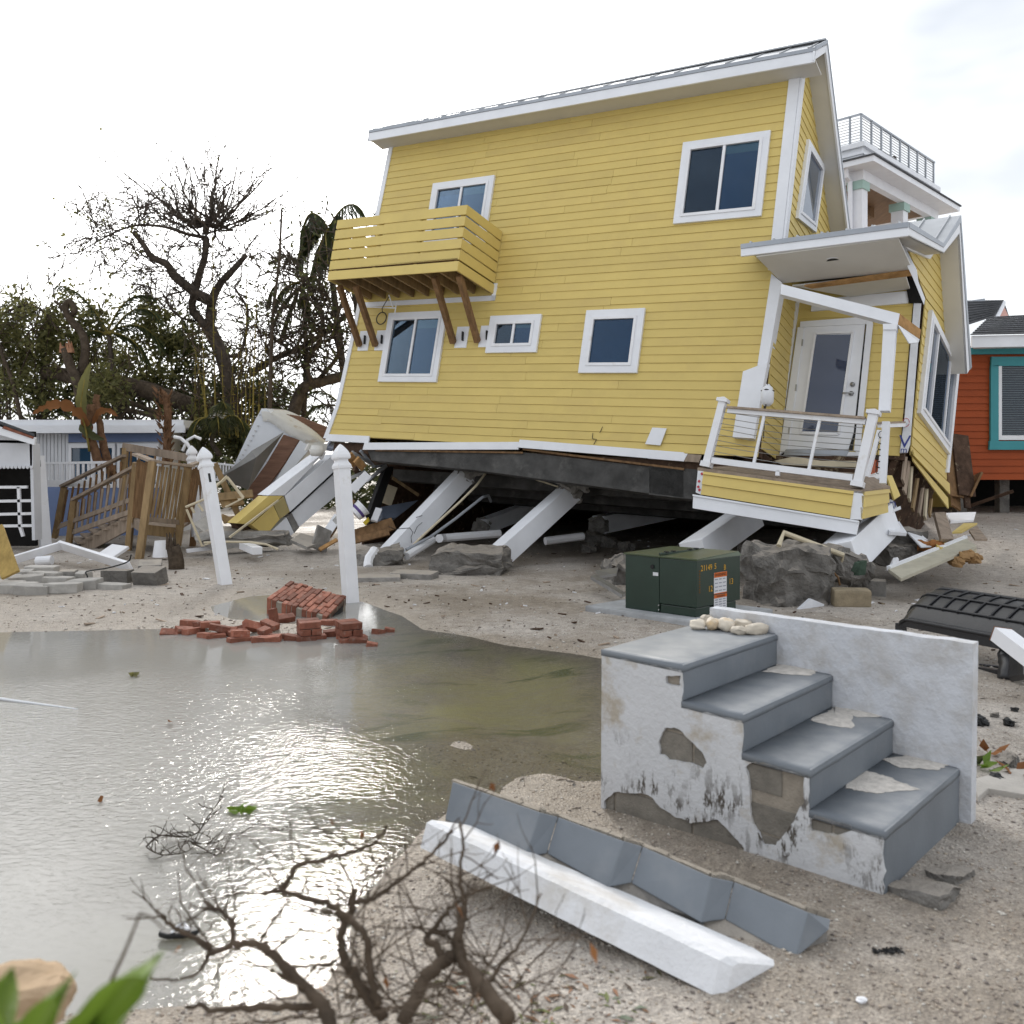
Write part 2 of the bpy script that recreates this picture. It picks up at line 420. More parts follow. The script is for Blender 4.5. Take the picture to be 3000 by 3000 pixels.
def leafmat(name, a, b, trans=0.25, rough=0.5):
    m = bpy.data.materials.new(name); m.use_nodes = True
    t = m.node_tree; bs = t.nodes['Principled BSDF']
    tcn = N(t, 'ShaderNodeTexCoord')
    n0 = N(t, 'ShaderNodeTexWhiteNoise', noise_dimensions='3D')
    geo = N(t, 'ShaderNodeNewGeometry')
    n1_ = N(t, 'ShaderNodeTexNoise', i_Scale=1.6, i_Detail=4.0)
    L(t, tcn.outputs['Object'], n1_.inputs[0])
    mth = N(t, 'ShaderNodeMath', operation='ADD'); mth.inputs[1].default_value = 0
    L(t, geo.outputs['Random Per Island'], mth.inputs[0])
    av = N(t, 'ShaderNodeMath', operation='MULTIPLY_ADD'); av.inputs[1].default_value = 0.6
    L(t, mth.outputs[0], av.inputs[0])
    h = N(t, 'ShaderNodeMath', operation='MULTIPLY'); h.inputs[1].default_value = 0.5
    L(t, n1_.outputs[0], h.inputs[0]); L(t, h.outputs[0], av.inputs[2])
    r = N(t, 'ShaderNodeValToRGB')
    r.color_ramp.elements[0].color = (*a, 1); r.color_ramp.elements[1].color = (*b, 1)
    r.color_ramp.elements[0].position = 0.2; r.color_ramp.elements[1].position = 0.85
    L(t, av.outputs[0], r.inputs[0]); L(t, r.outputs[0], bs.inputs['Base Color'])
    bs.inputs['Roughness'].default_value = rough
    bs.inputs['Specular IOR Level'].default_value = 0.3
    tr = N(t, 'ShaderNodeBsdfTranslucent'); L(t, r.outputs[0], tr.inputs[0])
    mxs = N(t, 'ShaderNodeMixShader'); mxs.inputs[0].default_value = trans
    L(t, bs.outputs[0], mxs.inputs[1]); L(t, tr.outputs[0], mxs.inputs[2])
    L(t, mxs.outputs[0], t.nodes['Material Output'].inputs[0])
    return m
leaf_green = leafmat('green_leaf', (0.072, 0.080, 0.026), (0.250, 0.235, 0.090), 0.5)
leaf_dark = leafmat('dark_leaf', (0.034, 0.046, 0.018), (0.145, 0.150, 0.060), 0.45)
leaf_palm = leafmat('palm_leaf', (0.030, 0.046, 0.020), (0.115, 0.132, 0.056), 0.4)
leaf_dead = leafmat('dead_leaf', (0.14, 0.055, 0.022), (0.36, 0.16, 0.06), 0.2, 0.8)
leaf_lily = leafmat('blade_leaf', (0.09, 0.17, 0.02), (0.20, 0.30, 0.04), 0.35, 0.35)
def glassmat(name, c, rough=0.03, spec=0.6):
    m = mat(name, c, rough, 0.10, 0.9, 0.012, 1.4, spec)
    m.node_tree.nodes['Principled BSDF'].inputs['Coat Weight'].default_value = 0.5
    m.node_tree.nodes['Principled BSDF'].inputs['Coat Roughness'].default_value = 0.03
    return m
glass = glassmat('window_glass', (0.028, 0.066, 0.115))
glassdark = glassmat('screened_glass', (0.004, 0.012, 0.026), 0.06, 0.25)
glassblind = glassmat('glass_over_blind', (0.075, 0.105, 0.155))
def clearglass():
    m = bpy.data.materials.new('clear_glass'); m.use_nodes = True; t = m.node_tree; t.nodes.clear()
    o = N(t, 'ShaderNodeOutputMaterial'); tr = N(t, 'ShaderNodeBsdfTransparent'); tr.inputs[0].default_value = (.80, .88, .93, 1); gl = N(t, 'ShaderNodeBsdfGlossy', i_Roughness=.02); gl.inputs[0].default_value = (.72, .84, 1, 1)
    g = N(t, 'ShaderNodeNewGeometry'); no = N(t, 'ShaderNodeTexNoise', i_Scale=.9, i_Detail=1.0); L(t, g.outputs['Position'], no.inputs[0]); bp = N(t, 'ShaderNodeBump', i_Strength=.05, i_Distance=.05); L(t, no.outputs[0], bp.inputs['Height']); L(t, bp.outputs[0], gl.inputs['Normal'])
    fr = N(t, 'ShaderNodeFresnel', i_IOR=1.42); mx_ = N(t, 'ShaderNodeMixShader'); L(t, fr.outputs[0], mx_.inputs[0]); L(t, tr.outputs[0], mx_.inputs[1]); L(t, gl.outputs[0], mx_.inputs[2]); L(t, mx_.outputs[0], o.inputs[0])
    return m
clear = clearglass()
curtain = mat('drawn_curtain', (.026, .080, .165), .8, .12, 1.5, .1, 8, .1); screen_m = mat('insect_screen', (.010, .018, .028), .8, .25, 3, 0, 8, .1); blind_m = mat('roller_blind', (.12, .20, .235), .8, .08, 2, 0, 8, .1)
glassdoor = glassmat('door_glass', (0.040, 0.055, 0.105))
def plain(name, c, rough=0.6):
    m = bpy.data.materials.new(name); m.use_nodes = True
    b = m.node_tree.nodes['Principled BSDF']; b.inputs['Base Color'].default_value = (*c, 1); b.inputs['Roughness'].default_value = rough
    return m
sign_yellow = plain('marker_yellow', (0.70, 0.38, 0.02)); sign_orange = plain('warning_orange', (0.62, 0.13, 0.012)); sign_white = plain('sticker_white', (0.72, 0.72, 0.74))
ink_blue = plain('ink_blue', (0.03, 0.045, 0.25)); ink_red = plain('ink_red', (0.5, 0.03, 0.05)); ink_grey = plain('ink_grey', (0.30, 0.31, 0.36))

# ------------------------------------------------------------------ ground and water
def sandmat():
    m = bpy.data.materials.new('shell_sand'); m.use_nodes = True
    t = m.node_tree; b = t.nodes['Principled BSDF']
    g = N(t, 'ShaderNodeNewGeometry')
    big = N(t, 'ShaderNodeTexNoise', i_Scale=0.55, i_Detail=6.0, i_Roughness=0.6); L(t, g.outputs['Position'], big.inputs[0])
    med = N(t, 'ShaderNodeTexNoise', i_Scale=9.0, i_Detail=7.0, i_Roughness=0.7); L(t, g.outputs['Position'], med.inputs[0])
    fin = N(t, 'ShaderNodeTexNoise', i_Scale=110.0, i_Detail=3.0, i_Roughness=0.7); L(t, g.outputs['Position'], fin.inputs[0])
    vor = N(t, 'ShaderNodeTexVoronoi', i_Scale=85.0); L(t, g.outputs['Position'], vor.inputs[0])
    base = N(t, 'ShaderNodeValToRGB')
    e = base.color_ramp.elements
    e[0].position = 0.30; e[0].color = (0.285, 0.258, 0.230, 1)
    e[1].position = 0.72; e[1].color = (0.455, 0.425, 0.390, 1)
    L(t, big.outputs[0], base.inputs[0])
    m1 = N(t, 'ShaderNodeMix', data_type='RGBA', blend_type='OVERLAY'); m1.inputs[0].default_value = 0.55
    L(t, base.outputs[0], m1.inputs[6]); L(t, med.outputs[0], m1.inputs[7])
    m2 = N(t, 'ShaderNodeMix', data_type='RGBA', blend_type='OVERLAY'); m2.inputs[0].default_value = 0.75
    L(t, m1.outputs[2], m2.inputs[6]); L(t, fin.outputs[0], m2.inputs[7])
    sh = N(t, 'ShaderNodeValToRGB')                           # shell grit: some cells pale, some dark
    e = sh.color_ramp.elements
    e[0].position = 0.0; e[0].color = (0.30, 0.27, 0.25, 1); e[1].position = 1.0; e[1].color = (0.88, 0.84, 0.78, 1)
    L(t, vor.outputs['Color'], sh.inputs[0])
    m3 = N(t, 'ShaderNodeMix', data_type='RGBA', blend_type='OVERLAY'); m3.inputs[0].default_value = 0.45
    L(t, m2.outputs[2], m3.inputs[6]); L(t, sh.outputs[0], m3.inputs[7])
    # dark bits of seagrass
    sg = N(t, 'ShaderNodeTexNoise', i_Scale=3.2, i_Detail=9.0, i_Roughness=0.75); L(t, g.outputs['Position'], sg.inputs[0])
    sr = N(t, 'ShaderNodeValToRGB'); sr.color_ramp.elements[0].position = 0.655; sr.color_ramp.elements[1].position = 0.70
    L(t, sg.outputs[0], sr.inputs[0])
    m4 = N(t, 'ShaderNodeMix', data_type='RGBA'); L(t, sr.outputs[0], m4.inputs[0]); L(t, m3.outputs[2], m4.inputs[6]); m4.inputs[7].default_value = (0.11, 0.085, 0.06, 1)
    # damp sand close to the water table
    sep = N(t, 'ShaderNodeSeparateXYZ'); L(t, g.outputs['Position'], sep.inputs[0])
    off = N(t, 'ShaderNodeMath', operation='MULTIPLY_ADD'); off.inputs[1].default_value = 0.03; L(t, med.outputs[0], off.inputs[0]); L(t, sep.outputs[2], off.inputs[2])
    wet = N(t, 'ShaderNodeMapRange', interpolation_type='SMOOTHSTEP'); wet.inputs['From Min'].default_value = 0.012; wet.inputs['From Max'].default_value = 0.052; wet.inputs['To Min'].default_value = 1.0; wet.inputs['To Max'].default_value = 0.0
    of2 = N(t, 'ShaderNodeMath', operation='MULTIPLY_ADD'); of2.inputs[1].default_value = 0.16; L(t, big.outputs[0], of2.inputs[0]); L(t, off.outputs[0], of2.inputs[2]); of3 = N(t, 'ShaderNodeMath', operation='SUBTRACT'); of3.inputs[1].default_value = 0.08; L(t, of2.outputs[0], of3.inputs[0]); L(t, of3.outputs[0], wet.inputs[0])
    m5 = N(t, 'ShaderNodeMix', data_type='RGBA', blend_type='MULTIPLY'); L(t, wet.outputs[0], m5.inputs[0]); L(t, m4.outputs[2], m5.inputs[6]); m5.inputs[7].default_value = (0.80, 0.76, 0.70, 1)
    # green film of algae on the bed of the pool
    al = N(t, 'ShaderNodeTexNoise', i_Scale=1.1, i_Detail=7.0, i_Roughness=0.65, i_Distortion=0.8); L(t, g.outputs['Position'], al.inputs[0])
    ar = N(t, 'ShaderNodeValToRGB'); ar.color_ramp.elements[0].position = 0.36; ar.color_ramp.elements[1].position = 0.66
    L(t, al.outputs[0], ar.inputs[0])
    deep = N(t, 'ShaderNodeMapRange'); deep.inputs['From Min'].default_value = -0.018; deep.inputs['From Max'].default_value = -0.055
    L(t, sep.outputs[2], deep.inputs[0])
    xr = N(t, 'ShaderNodeMapRange', interpolation_type='SMOOTHSTEP'); xr.inputs['From Min'].default_value = -1.9; xr.inputs['From Max'].default_value = -0.7
    L(t, sep.outputs[0], xr.inputs[0])
    am = N(t, 'ShaderNodeMath', operation='MULTIPLY'); L(t, ar.outputs[0], am.inputs[0]); L(t, deep.outputs[0], am.inputs[1])
    am2 = N(t, 'ShaderNodeMath', operation='MULTIPLY'); L(t, am.outputs[0], am2.inputs[0]); L(t, xr.outputs[0], am2.inputs[1])
    m6 = N(t, 'ShaderNodeMix', data_type='RGBA'); L(t, am2.outputs[0], m6.inputs[0]); L(t, m5.outputs[2], m6.inputs[6]); m6.inputs[7].default_value = (0.37, 0.345, 0.15, 1)
    ag = N(t, 'ShaderNodeTexNoise', i_Scale=1.7, i_Detail=6.0, i_Roughness=0.6, i_Distortion=1.2); mpa = N(t, 'ShaderNodeMapping'); mpa.inputs['Scale'].default_value = (.55, 1.3, 1); mpa.inputs['Location'].default_value = (3.1, 1.7, 0); L(t, g.outputs['Position'], mpa.inputs[0]); L(t, mpa.outputs[0], ag.inputs[0])
    agr = N(t, 'ShaderNodeValToRGB'); agr.color_ramp.elements[0].position = 0.53; agr.color_ramp.elements[1].position = 0.63; L(t, ag.outputs[0], agr.inputs[0])
    agm = N(t, 'ShaderNodeMath', operation='MULTIPLY'); L(t, agr.outputs[0], agm.inputs[0]); L(t, deep.outputs[0], agm.inputs[1]); agm2 = N(t, 'ShaderNodeMath', operation='MULTIPLY'); L(t, agm.outputs[0], agm2.inputs[0]); L(t, xr.outputs[0], agm2.inputs[1])
    m7 = N(t, 'ShaderNodeMix', data_type='RGBA'); L(t, agm2.outputs[0], m7.inputs[0]); L(t, m6.outputs[2], m7.inputs[6]); m7.inputs[7].default_value = (0.075, 0.105, 0.010, 1)
    L(t, m7.outputs[2], b.inputs['Base Color'])
    rr = N(t, 'ShaderNodeMapRange'); rr.inputs['To Min'].default_value = 0.92; rr.inputs['To Max'].default_value = 0.45
    L(t, wet.outputs[0], rr.inputs[0]); L(t, rr.outputs[0], b.inputs['Roughness'])
    b.inputs['Specular IOR Level'].default_value = 0.25
    ad_ = N(t, 'ShaderNodeMath', operation='MULTIPLY_ADD'); ad_.inputs[1].default_value = 0.35; L(t, fin.outputs[0], ad_.inputs[0]); L(t, vor.outputs[0], ad_.inputs[2])
    ad2 = N(t, 'ShaderNodeMath', operation='MULTIPLY_ADD'); ad2.inputs[1].default_value = 2.2; L(t, med.outputs[0], ad2.inputs[0]); L(t, ad_.outputs[0], ad2.inputs[2])
    bp = N(t, 'ShaderNodeBump', i_Strength=0.55, i_Distance=0.012); L(t, ad2.outputs[0], bp.inputs['Height']); L(t, bp.outputs[0], b.inputs['Normal'])
    return m
sand = sandmat()
ys = np.concatenate([np.arange(-12, 1.2, 0.6), np.arange(1.2, 6, 0.03), np.arange(6, 13, 0.06), np.arange(13, 26, 0.25), np.geomspace(26, 600, 40)])
ss = np.linspace(-1, 1, 560); ss = np.sign(ss) * (np.abs(ss) ** 1.25) * 1.9
YY, SS = np.meshgrid(ys, ss, indexing='ij')
XX = SS * (np.maximum(YY, 0) * 0.62 + 5.0) * np.where(YY > 26, 1 + (YY - 26) * 0.02, 1)
ZZ = gz_np(XX, YY)
ny, nx = XX.shape
verts = np.stack([XX, YY, ZZ], -1).reshape(-1, 3)
idx = np.arange(ny * nx).reshape(ny, nx)
quads = np.stack([idx[:-1, :-1], idx[:-1, 1:], idx[1:, 1:], idx[1:, :-1]], -1).reshape(-1, 4)
def npmesh(name, verts, faces, m, smooth=True):
    me = bpy.data.meshes.new(name)
    k = faces.shape[1]
    me.vertices.add(len(verts)); me.vertices.foreach_set('co', verts.astype(np.float32).ravel())
    me.loops.add(faces.size); me.loops.foreach_set('vertex_index', faces.astype(np.int32).ravel())
    me.polygons.add(len(faces)); me.polygons.foreach_set('loop_start', np.arange(0, faces.size, k, dtype=np.int32))
    me.polygons.foreach_set('use_smooth', np.full(len(faces), smooth))
    me.update(calc_edges=True); me.validate()
    me.materials.append(m)
    o = bpy.data.objects.new(name, me); col.objects.link(o); ORG[o.name] = Vector()
    return o
tag(npmesh('ground', verts, quads, sand), 'pale shell sand ground washed over the whole lot', None, None, 'structure')

def watermat():
    m = bpy.data.materials.new('flood_water'); m.use_nodes = True
    t = m.node_tree; t.nodes.clear()
    o = N(t, 'ShaderNodeOutputMaterial')
    g = N(t, 'ShaderNodeNewGeometry')
    mp_ = N(t, 'ShaderNodeMapping'); mp_.inputs['Scale'].default_value = (1.0, 1.7, 1.0); mp_.inputs['Rotation'].default_value = (0, 0, 0.35)
    L(t, g.outputs['Position'], mp_.inputs[0])
    a = N(t, 'ShaderNodeTexNoise', i_Scale=21.0, i_Detail=3.0, i_Roughness=0.5, i_Distortion=0.5); L(t, mp_.outputs[0], a.inputs[0])
    c = N(t, 'ShaderNodeTexNoise', i_Scale=0.55, i_Detail=2.0); L(t, g.outputs['Position'], c.inputs[0])
    amp = N(t, 'ShaderNodeMapRange'); amp.inputs['From Min'].default_value = 0.35; amp.inputs['From Max'].default_value = 0.65; amp.inputs['To Min'].default_value = 0.06; amp.inputs['To Max'].default_value = 1.0
    L(t, c.outputs[0], amp.inputs[0])
    sy = N(t, 'ShaderNodeSeparateXYZ'); L(t, g.outputs['Position'], sy.inputs[0]); fy = N(t, 'ShaderNodeMapRange', interpolation_type='SMOOTHSTEP'); fy.inputs['From Min'].default_value = 7.6; fy.inputs['From Max'].default_value = 5.6; fy.inputs['To Min'].default_value = 0.12; L(t, sy.outputs[1], fy.inputs[0]); am0 = N(t, 'ShaderNodeMath', operation='MULTIPLY'); L(t, amp.outputs[0], am0.inputs[0]); L(t, fy.outputs[0], am0.inputs[1]); mu = N(t, 'ShaderNodeMath', operation='MULTIPLY'); L(t, a.outputs[0], mu.inputs[0]); L(t, am0.outputs[0], mu.inputs[1])
    bp = N(t, 'ShaderNodeBump', i_Strength=0.6, i_Distance=0.014); L(t, mu.outputs[0], bp.inputs['Height'])
    fr = N(t, 'ShaderNodeFresnel', i_IOR=1.33); L(t, bp.outputs[0], fr.inputs['Normal'])
    gl = N(t, 'ShaderNodeBsdfGlossy', i_Roughness=0.03); L(t, bp.outputs[0], gl.inputs['Normal'])
    tr = N(t, 'ShaderNodeBsdfTransparent'); tr.inputs[0].default_value = (0.90, 0.90, 0.85, 1)
    df = N(t, 'ShaderNodeBsdfDiffuse'); df.inputs[0].default_value = (0.60, 0.585, 0.54, 1)       # suspended silt, thickened at left to paint in the sky's bright reflection
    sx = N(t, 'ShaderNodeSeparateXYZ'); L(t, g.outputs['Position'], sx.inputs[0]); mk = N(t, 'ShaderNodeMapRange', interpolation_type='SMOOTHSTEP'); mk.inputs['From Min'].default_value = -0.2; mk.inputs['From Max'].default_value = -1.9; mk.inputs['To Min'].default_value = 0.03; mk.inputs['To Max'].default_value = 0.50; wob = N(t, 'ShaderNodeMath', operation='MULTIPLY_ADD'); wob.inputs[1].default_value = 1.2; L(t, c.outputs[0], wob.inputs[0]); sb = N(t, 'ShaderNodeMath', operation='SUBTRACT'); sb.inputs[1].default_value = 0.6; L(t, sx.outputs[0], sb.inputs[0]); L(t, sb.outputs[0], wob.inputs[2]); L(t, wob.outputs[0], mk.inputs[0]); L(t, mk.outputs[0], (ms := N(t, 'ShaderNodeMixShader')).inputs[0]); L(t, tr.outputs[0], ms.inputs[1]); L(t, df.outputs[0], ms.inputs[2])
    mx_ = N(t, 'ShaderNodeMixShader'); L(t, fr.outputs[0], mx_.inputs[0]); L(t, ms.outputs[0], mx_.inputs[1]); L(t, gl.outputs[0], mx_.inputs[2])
    L(t, mx_.outputs[0], o.inputs[0])
    return m
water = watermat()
cs = 0.08
gx, gy = np.meshgrid(np.arange(-9, 3.0, cs), np.arange(1.9, 12.0, cs))
sd = np.maximum(sdist(gx, gy, POOL), sdist(gx, gy, POOL2))
keep = sd > -0.95
vi = np.arange(gx.size).reshape(gx.shape)
k4 = keep[:-1, :-1] & keep[1:, :-1] & keep[1:, 1:] & keep[:-1, 1:]
q = np.stack([vi[:-1, :-1], vi[:-1, 1:], vi[1:, 1:], vi[1:, :-1]], -1)[k4]
used = np.unique(q); remap = np.zeros(gx.size, int); remap[used] = np.arange(len(used))
wv = np.stack([gx.ravel(), gy.ravel(), np.full(gx.size, WATER_Z)], -1)[used]
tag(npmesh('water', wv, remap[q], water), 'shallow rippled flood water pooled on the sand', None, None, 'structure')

# ------------------------------------------------------------------ the yellow house: own leaning frame (u along the long wall, v up, w into the house)
HU = Vector((1.615, -1, -.105)).normalized()
HV = Vector((1.543, 1, 9.17)); HV = (HV - HU * HV.dot(HU)).normalized()
HW = HV.cross(HU)
HO = at(1478, 447, 13.0)
def H(u, v, w=0.0): return HO + HU * u + HV * v + HW * w
def onplane(px, O, Nn):
    C = Vector((0, 0, EYE)); r = Vector(((px[0] - CX) / F, 1, -(px[1] - HY) / F))
    return C + r * ((O - C).dot(Nn) / r.dot(Nn))
def hl(px, k, ax='w'):
    Nn = {'w': HW, 'u': HU, 'v': HV}[ax]
    P = onplane(px, HO + Nn * k, Nn) - HO
    return P.dot(HU), P.dot(HV), P.dot(HW)
WW = math.cos(R(7)) * HW + math.sin(R(7)) * HU                       # the entrance wing has twisted away a little
WN = WW.cross(HV).normalized(); WN = WN if WN.dot(HU) > 0 else -WN
WO = H(1.72, 0, 1.0)
def Wg(a, v, n=0.0): return WO + WW * a + HV * v + WN * n
def wl(px, n=0.0):
    P = onplane(px, WO + WN * n, WN) - WO
    return P.dot(WW), P.dot(HV)

house = thing('yellow_house', 'two-storey yellow clapboard house leaning off its broken pillars', 'house', H(-4, -3.3, 1))
def clad(wall, fn, poly, pitch, m, outw, b0=None, joints=(), name='siding_board', th=0.019, jitter=0.0, skip=()):
    lo = min(p[1] for p in poly); hi = max(p[1] for p in poly)
    b = lo if b0 is None else b0; row = 0
    while b < hi - 0.01:
        st = clip_strip(poly, max(b, lo), min(b + pitch, hi), 1)
        if len(st) >= 3 and row not in skip:
            xs = sorted(p[0] for p in st); cuts = [xs[0] - 1]
            for jx in joints:
                x = jx + random.uniform(-1.1, 1.1)
                if xs[0] + 0.5 < x < xs[-1] - 0.5: cuts.append(x)
            cuts.append(xs[-1] + 1); cuts.sort()
            for k in range(len(cuts) - 1):
                pc = clip_strip(st, cuts[k] + 0.002, cuts[k + 1] - 0.002, 0)
                if len(pc) < 3: continue
                mb = MB(); jz = random.uniform(-jitter, jitter) * (1 if row > 4 else 2.4)
                front = []
                back = []
                for (a, v) in pc:
                    t = (v - b) / pitch
                    front.append(fn(a, v + jz * (1 - t), th - 0.011 * t)); back.append(fn(a, v, -0.004))
                n = len(pc); mb.v = front + back
                mb.f = [tuple(range(n)), tuple(reversed(range(n, 2 * n)))] + [((i + 1) % n, i, n + i, n + (i + 1) % n) for i in range(n)]
                mb.build(name, m, wall)
        b += pitch; row += 1
PITCH = 0.1365
OUT = -HW
fw = lambda u, v, n=0.0: H(u, v, -n)
WT, WB = 2.47, -3.24
# front wall: backing sheet, then one board per strip; the foot of the wall has kicked out to the left
wall = MB().slab([H(-7.72, WT, .012), H(0, WT, .012), H(0, WB, .012), H(-7.95, WB, .012)], HW * .1).build('front_wall', plydark, house)
clad(wall, fw, [(-7.72, WT), (-0.02, WT), (-0.02, WB), (-8.10, WB), (-7.96, -2.65), (-7.86, -1.2)], PITCH, yellow, OUT, WB, joints=(-6.0, -3.4), jitter=0.006)
def strip(name, parent, pts, th, m, fn=fw, n0=0.0):
    """flat board: polygon pts of (a, v) standing out from n0 to n0 + th"""
    return MB().slab([fn(a, v, n0 + th) for a, v in pts], fn(0, 0, 0) - fn(0, 0, th)).build(name, m, parent)
strip('corner_board', house, [(-.16, WT), (.0, WT), (.0, -.5), (-.16, -.5)], .035, white, n0=.004)
strip('corner_board', house, [(-7.80, WT), (-7.70, WT), (-7.86, -1.2), (-7.96, -2.65), (-8.12, WB - .05), (-8.22, WB - .05), (-8.05, -2.65), (-7.95, -1.2)], .03, white, n0=.004)
sk1 = [hl(z3(*p), -.03) for p in [(300, 1050), (1092, 1046), (1090, 1085), (290, 1086)]]
strip('skirt_board', house, [(p[0], p[1]) for p in sk1], .03, white, n0=.03)
sk2 = [hl(z3(*p), -.05) for p in [(1098, 1034), (1940, 1100), (1940, 1145), (1085, 1074)]] 
strip('skirt_board', house, [(p[0], p[1]) for p in sk2], .035, white, n0=.045)
sk3 = [hl(z4(*p), -.05) for p in [(0, 738), (205, 756), (185, 795), (0, 780)]]
strip('skirt_board', house, [(p[0], p[1]) for p in sk3], .035, white, n0=.05)
sk4 = [hl(z4(*p), -.05) for p in [(205, 757), (275, 762), (262, 800), (187, 795)]]
strip('skirt_board', house, [(p[0], p[1]) for p in sk4], .03, woodgrey, n0=.05)
strip('skirt_board', house, [(-8.10, WB + .03), (-7.1, WB + .03), (-7.1, WB - .1), (-8.16, WB - .1)], .03, white, n0=.012)
vent = [hl(z4(*p), -.03) for p in [(22, 620), (95, 625), (62, 712), (-15, 705)]]
strip('wall_plate', house, [(p[0], p[1]) for p in vent], .02, white, n0=.03)
# gaping joint where boards have snapped
for a, b in (((1520, 966), (1506, 998)), ((1470, 998), (1467, 1028)), ((1489, 1033), (1474, 1058)), ((1467, 1028), (1489, 1031))):
    a = hl(z3(*a), -.026); b = hl(z3(*b), -.026)
    MB().beam(fw(a[0], a[1], .027), fw(b[0], b[1], .027), .007, .006, OUT).build('crack', black, house)

def window(parent, corners, nrm, kind='slider', trim=.10, panes=(glassdark, glass), name='window'):
    """corners TL TR BR BL on the wall; the trim stands proud, the panes sit back inside it"""
    TL, TR, BR, BL = [Vector(c) for c in corners]; nrm = Vector(nrm).normalized()
    wdt = ((TR - TL).length + (BR - BL).length) / 2; hgt = ((TL - BL).length + (TR - BR).length) / 2
    def P(x, y, n): s, t = x / wdt, y / hgt; return lerp(lerp(TL, TR, s), lerp(BL, BR, s), t) + nrm * n
    def ring(mb, x0, y0, x1, y1, t, n0, n1):
        for (a0, b0, a1, b1) in ((x0, y0, x1, y0 + t), (x0, y1 - t, x1, y1), (x0, y0 + t, x0 + t, y1 - t), (x1 - t, y0 + t, x1, y1 - t)):
            mb.hexa([P(a0, b1, n0), P(a1, b1, n0), P(a1, b0, n0), P(a0, b0, n0), P(a0, b1, n1), P(a1, b1, n1), P(a1, b0, n1), P(a0, b0, n1)])
    mb = MB(); ring(mb, 0, 0, wdt, hgt, trim, .0, .060)
    w_ = mb.build(name, white, parent)
    mb = MB(); ring(mb, trim, trim, wdt - trim, hgt - trim, .045, .0, .075); mb.build('frame', vinyl, w_)
    i = trim + .045
    def pane(x0, x1, m, n):
        if m in (glass, glassdark):
            c_m = curtain if m is glass else screen_m; m = clear; k_ = .0265
            MB().hexa([P(x0, hgt - i, k_ - .004), P(x1, hgt - i, k_ - .004), P(x1, i, k_ - .004), P(x0, i, k_ - .004), P(x0, hgt - i, k_), P(x1, hgt - i, k_), P(x1, i, k_), P(x0, i, k_)]).build('curtain', c_m, w_)
            MB().hexa([P(x0, hgt - i, n - .004), P(x1, hgt - i, n - .004), P(x1, i, n - .004), P(x0, i, n - .004), P(x0, hgt - i, n), P(x1, hgt - i, n), P(x1, i, n), P(x0, i, n)]).build('pane', m, w_); return
        MB().hexa([P(x0, hgt - i, n - .012), P(x1, hgt - i, n - .012), P(x1, i, n - .012), P(x0, i, n - .012), P(x0, hgt - i, n), P(x1, hgt - i, n), P(x1, i, n), P(x0, i, n)]).build('pane', m, w_)
    if kind == 'slider':
        mid = wdt * .5
        pane(i, mid - .018, panes[0], .034); pane(mid + .018, wdt - i, panes[1], .042)
        for x0, x1 in ((i, mid - .018), (mid + .018, wdt - i)):
            hb = i + (hgt - 2 * i) * random.uniform(.08, .2); n = .0285
            MB().hexa([P(x0, hb, n - .002), P(x1, hb, n - .002), P(x1, i, n - .002), P(x0, i, n - .002), P(x0, hb, n), P(x1, hb, n), P(x1, i, n), P(x0, i, n)]).build('blind', blind_m if panes[1] is not None and x0 > i else screen_m, w_)
        MB().hexa([P(mid - .022, hgt - i, .03), P(mid + .022, hgt - i, .03), P(mid + .022, i, .03), P(mid - .022, i, .03), P(mid - .022, hgt - i, .066), P(mid + .022, hgt - i, .066), P(mid + .022, i, .066), P(mid - .022, i, .066)]).build('meeting_rail', vinyl, w_)
    elif kind == 'triple':
        a, b = wdt * .27, wdt * .72
        pane(i, a - .02, panes[0], .034); pane(a + .02, b - .02, panes[1], .042); pane(b + .02, wdt - i, panes[0], .034)
        for mm in (a, b):
            MB().hexa([P(mm - .025, hgt - i, .03), P(mm + .025, hgt - i, .03), P(mm + .025, i, .03), P(mm - .025, i, .03), P(mm - .025, hgt - i, .066), P(mm + .025, hgt - i, .066), P(mm + .025, i, .066), P(mm - .025, i, .066)]).build('meeting_rail', vinyl, w_)
    else:
        pane(i, wdt - i, panes[1], .04)
    return w_
def wrect(u0, u1, v1, v0): return [H(u0, v1), H(u1, v1), H(u1, v0), H(u0, v0)]
window(house, wrect(-7.10, -5.78, -.90, -2.20), OUT)
window(house, wrect(-4.84, -3.84, -1.035, -1.685), OUT, trim=.11)
window(house, wrect(-3.01, -2.00, -1.005, -2.035), OUT, 'fixed', trim=.115, panes=(glass, glass))
window(house, wrect(-6.55, -5.20, 1.56, .30), OUT, panes=(glass, glass))
window(house, wrect(-1.71, -.345, 1.67, .335), OUT)
# side (gable) wall under the rake
gw = lambda w, v, n=0.0: H(n, v, w)
gpoly = [(0.0, WB), (0.0, 2.62), (.30, 2.98), (2.62, 1.36), (4.4, .1), (4.4, WB)]
gwall = MB().slab([H(-.012, v, w) for w, v in gpoly], -HU * .1).build('gable_wall', plydark, house)
clad(gwall, gw, [(0.02, -.62), (0.02, 2.62), (.30, 2.98), (2.62, 1.36), (2.9, -.62)], PITCH, yellow, HU, -.62)
clad(gwall, gw, [(0.02, -3.2), (0.02, -.62), (1.0, -.62), (1.0, -3.2)], PITCH, yellow, HU, -3.2 + .08)
MB().slab([H(.035, 2.62, -.03), H(.035, 2.66, .115), H(.035, -.62, .115), H(.035, -.62, -.03)], -HU * .032).build('corner_board', white, house)
window(house, [H(0, *hl(z2(*p), 0, 'u')[1:]) for p in [(808, 630), (890, 770), (845, 1110), (750, 1035)]], HU, 'fixed', .09, (glassblind, glassblind))
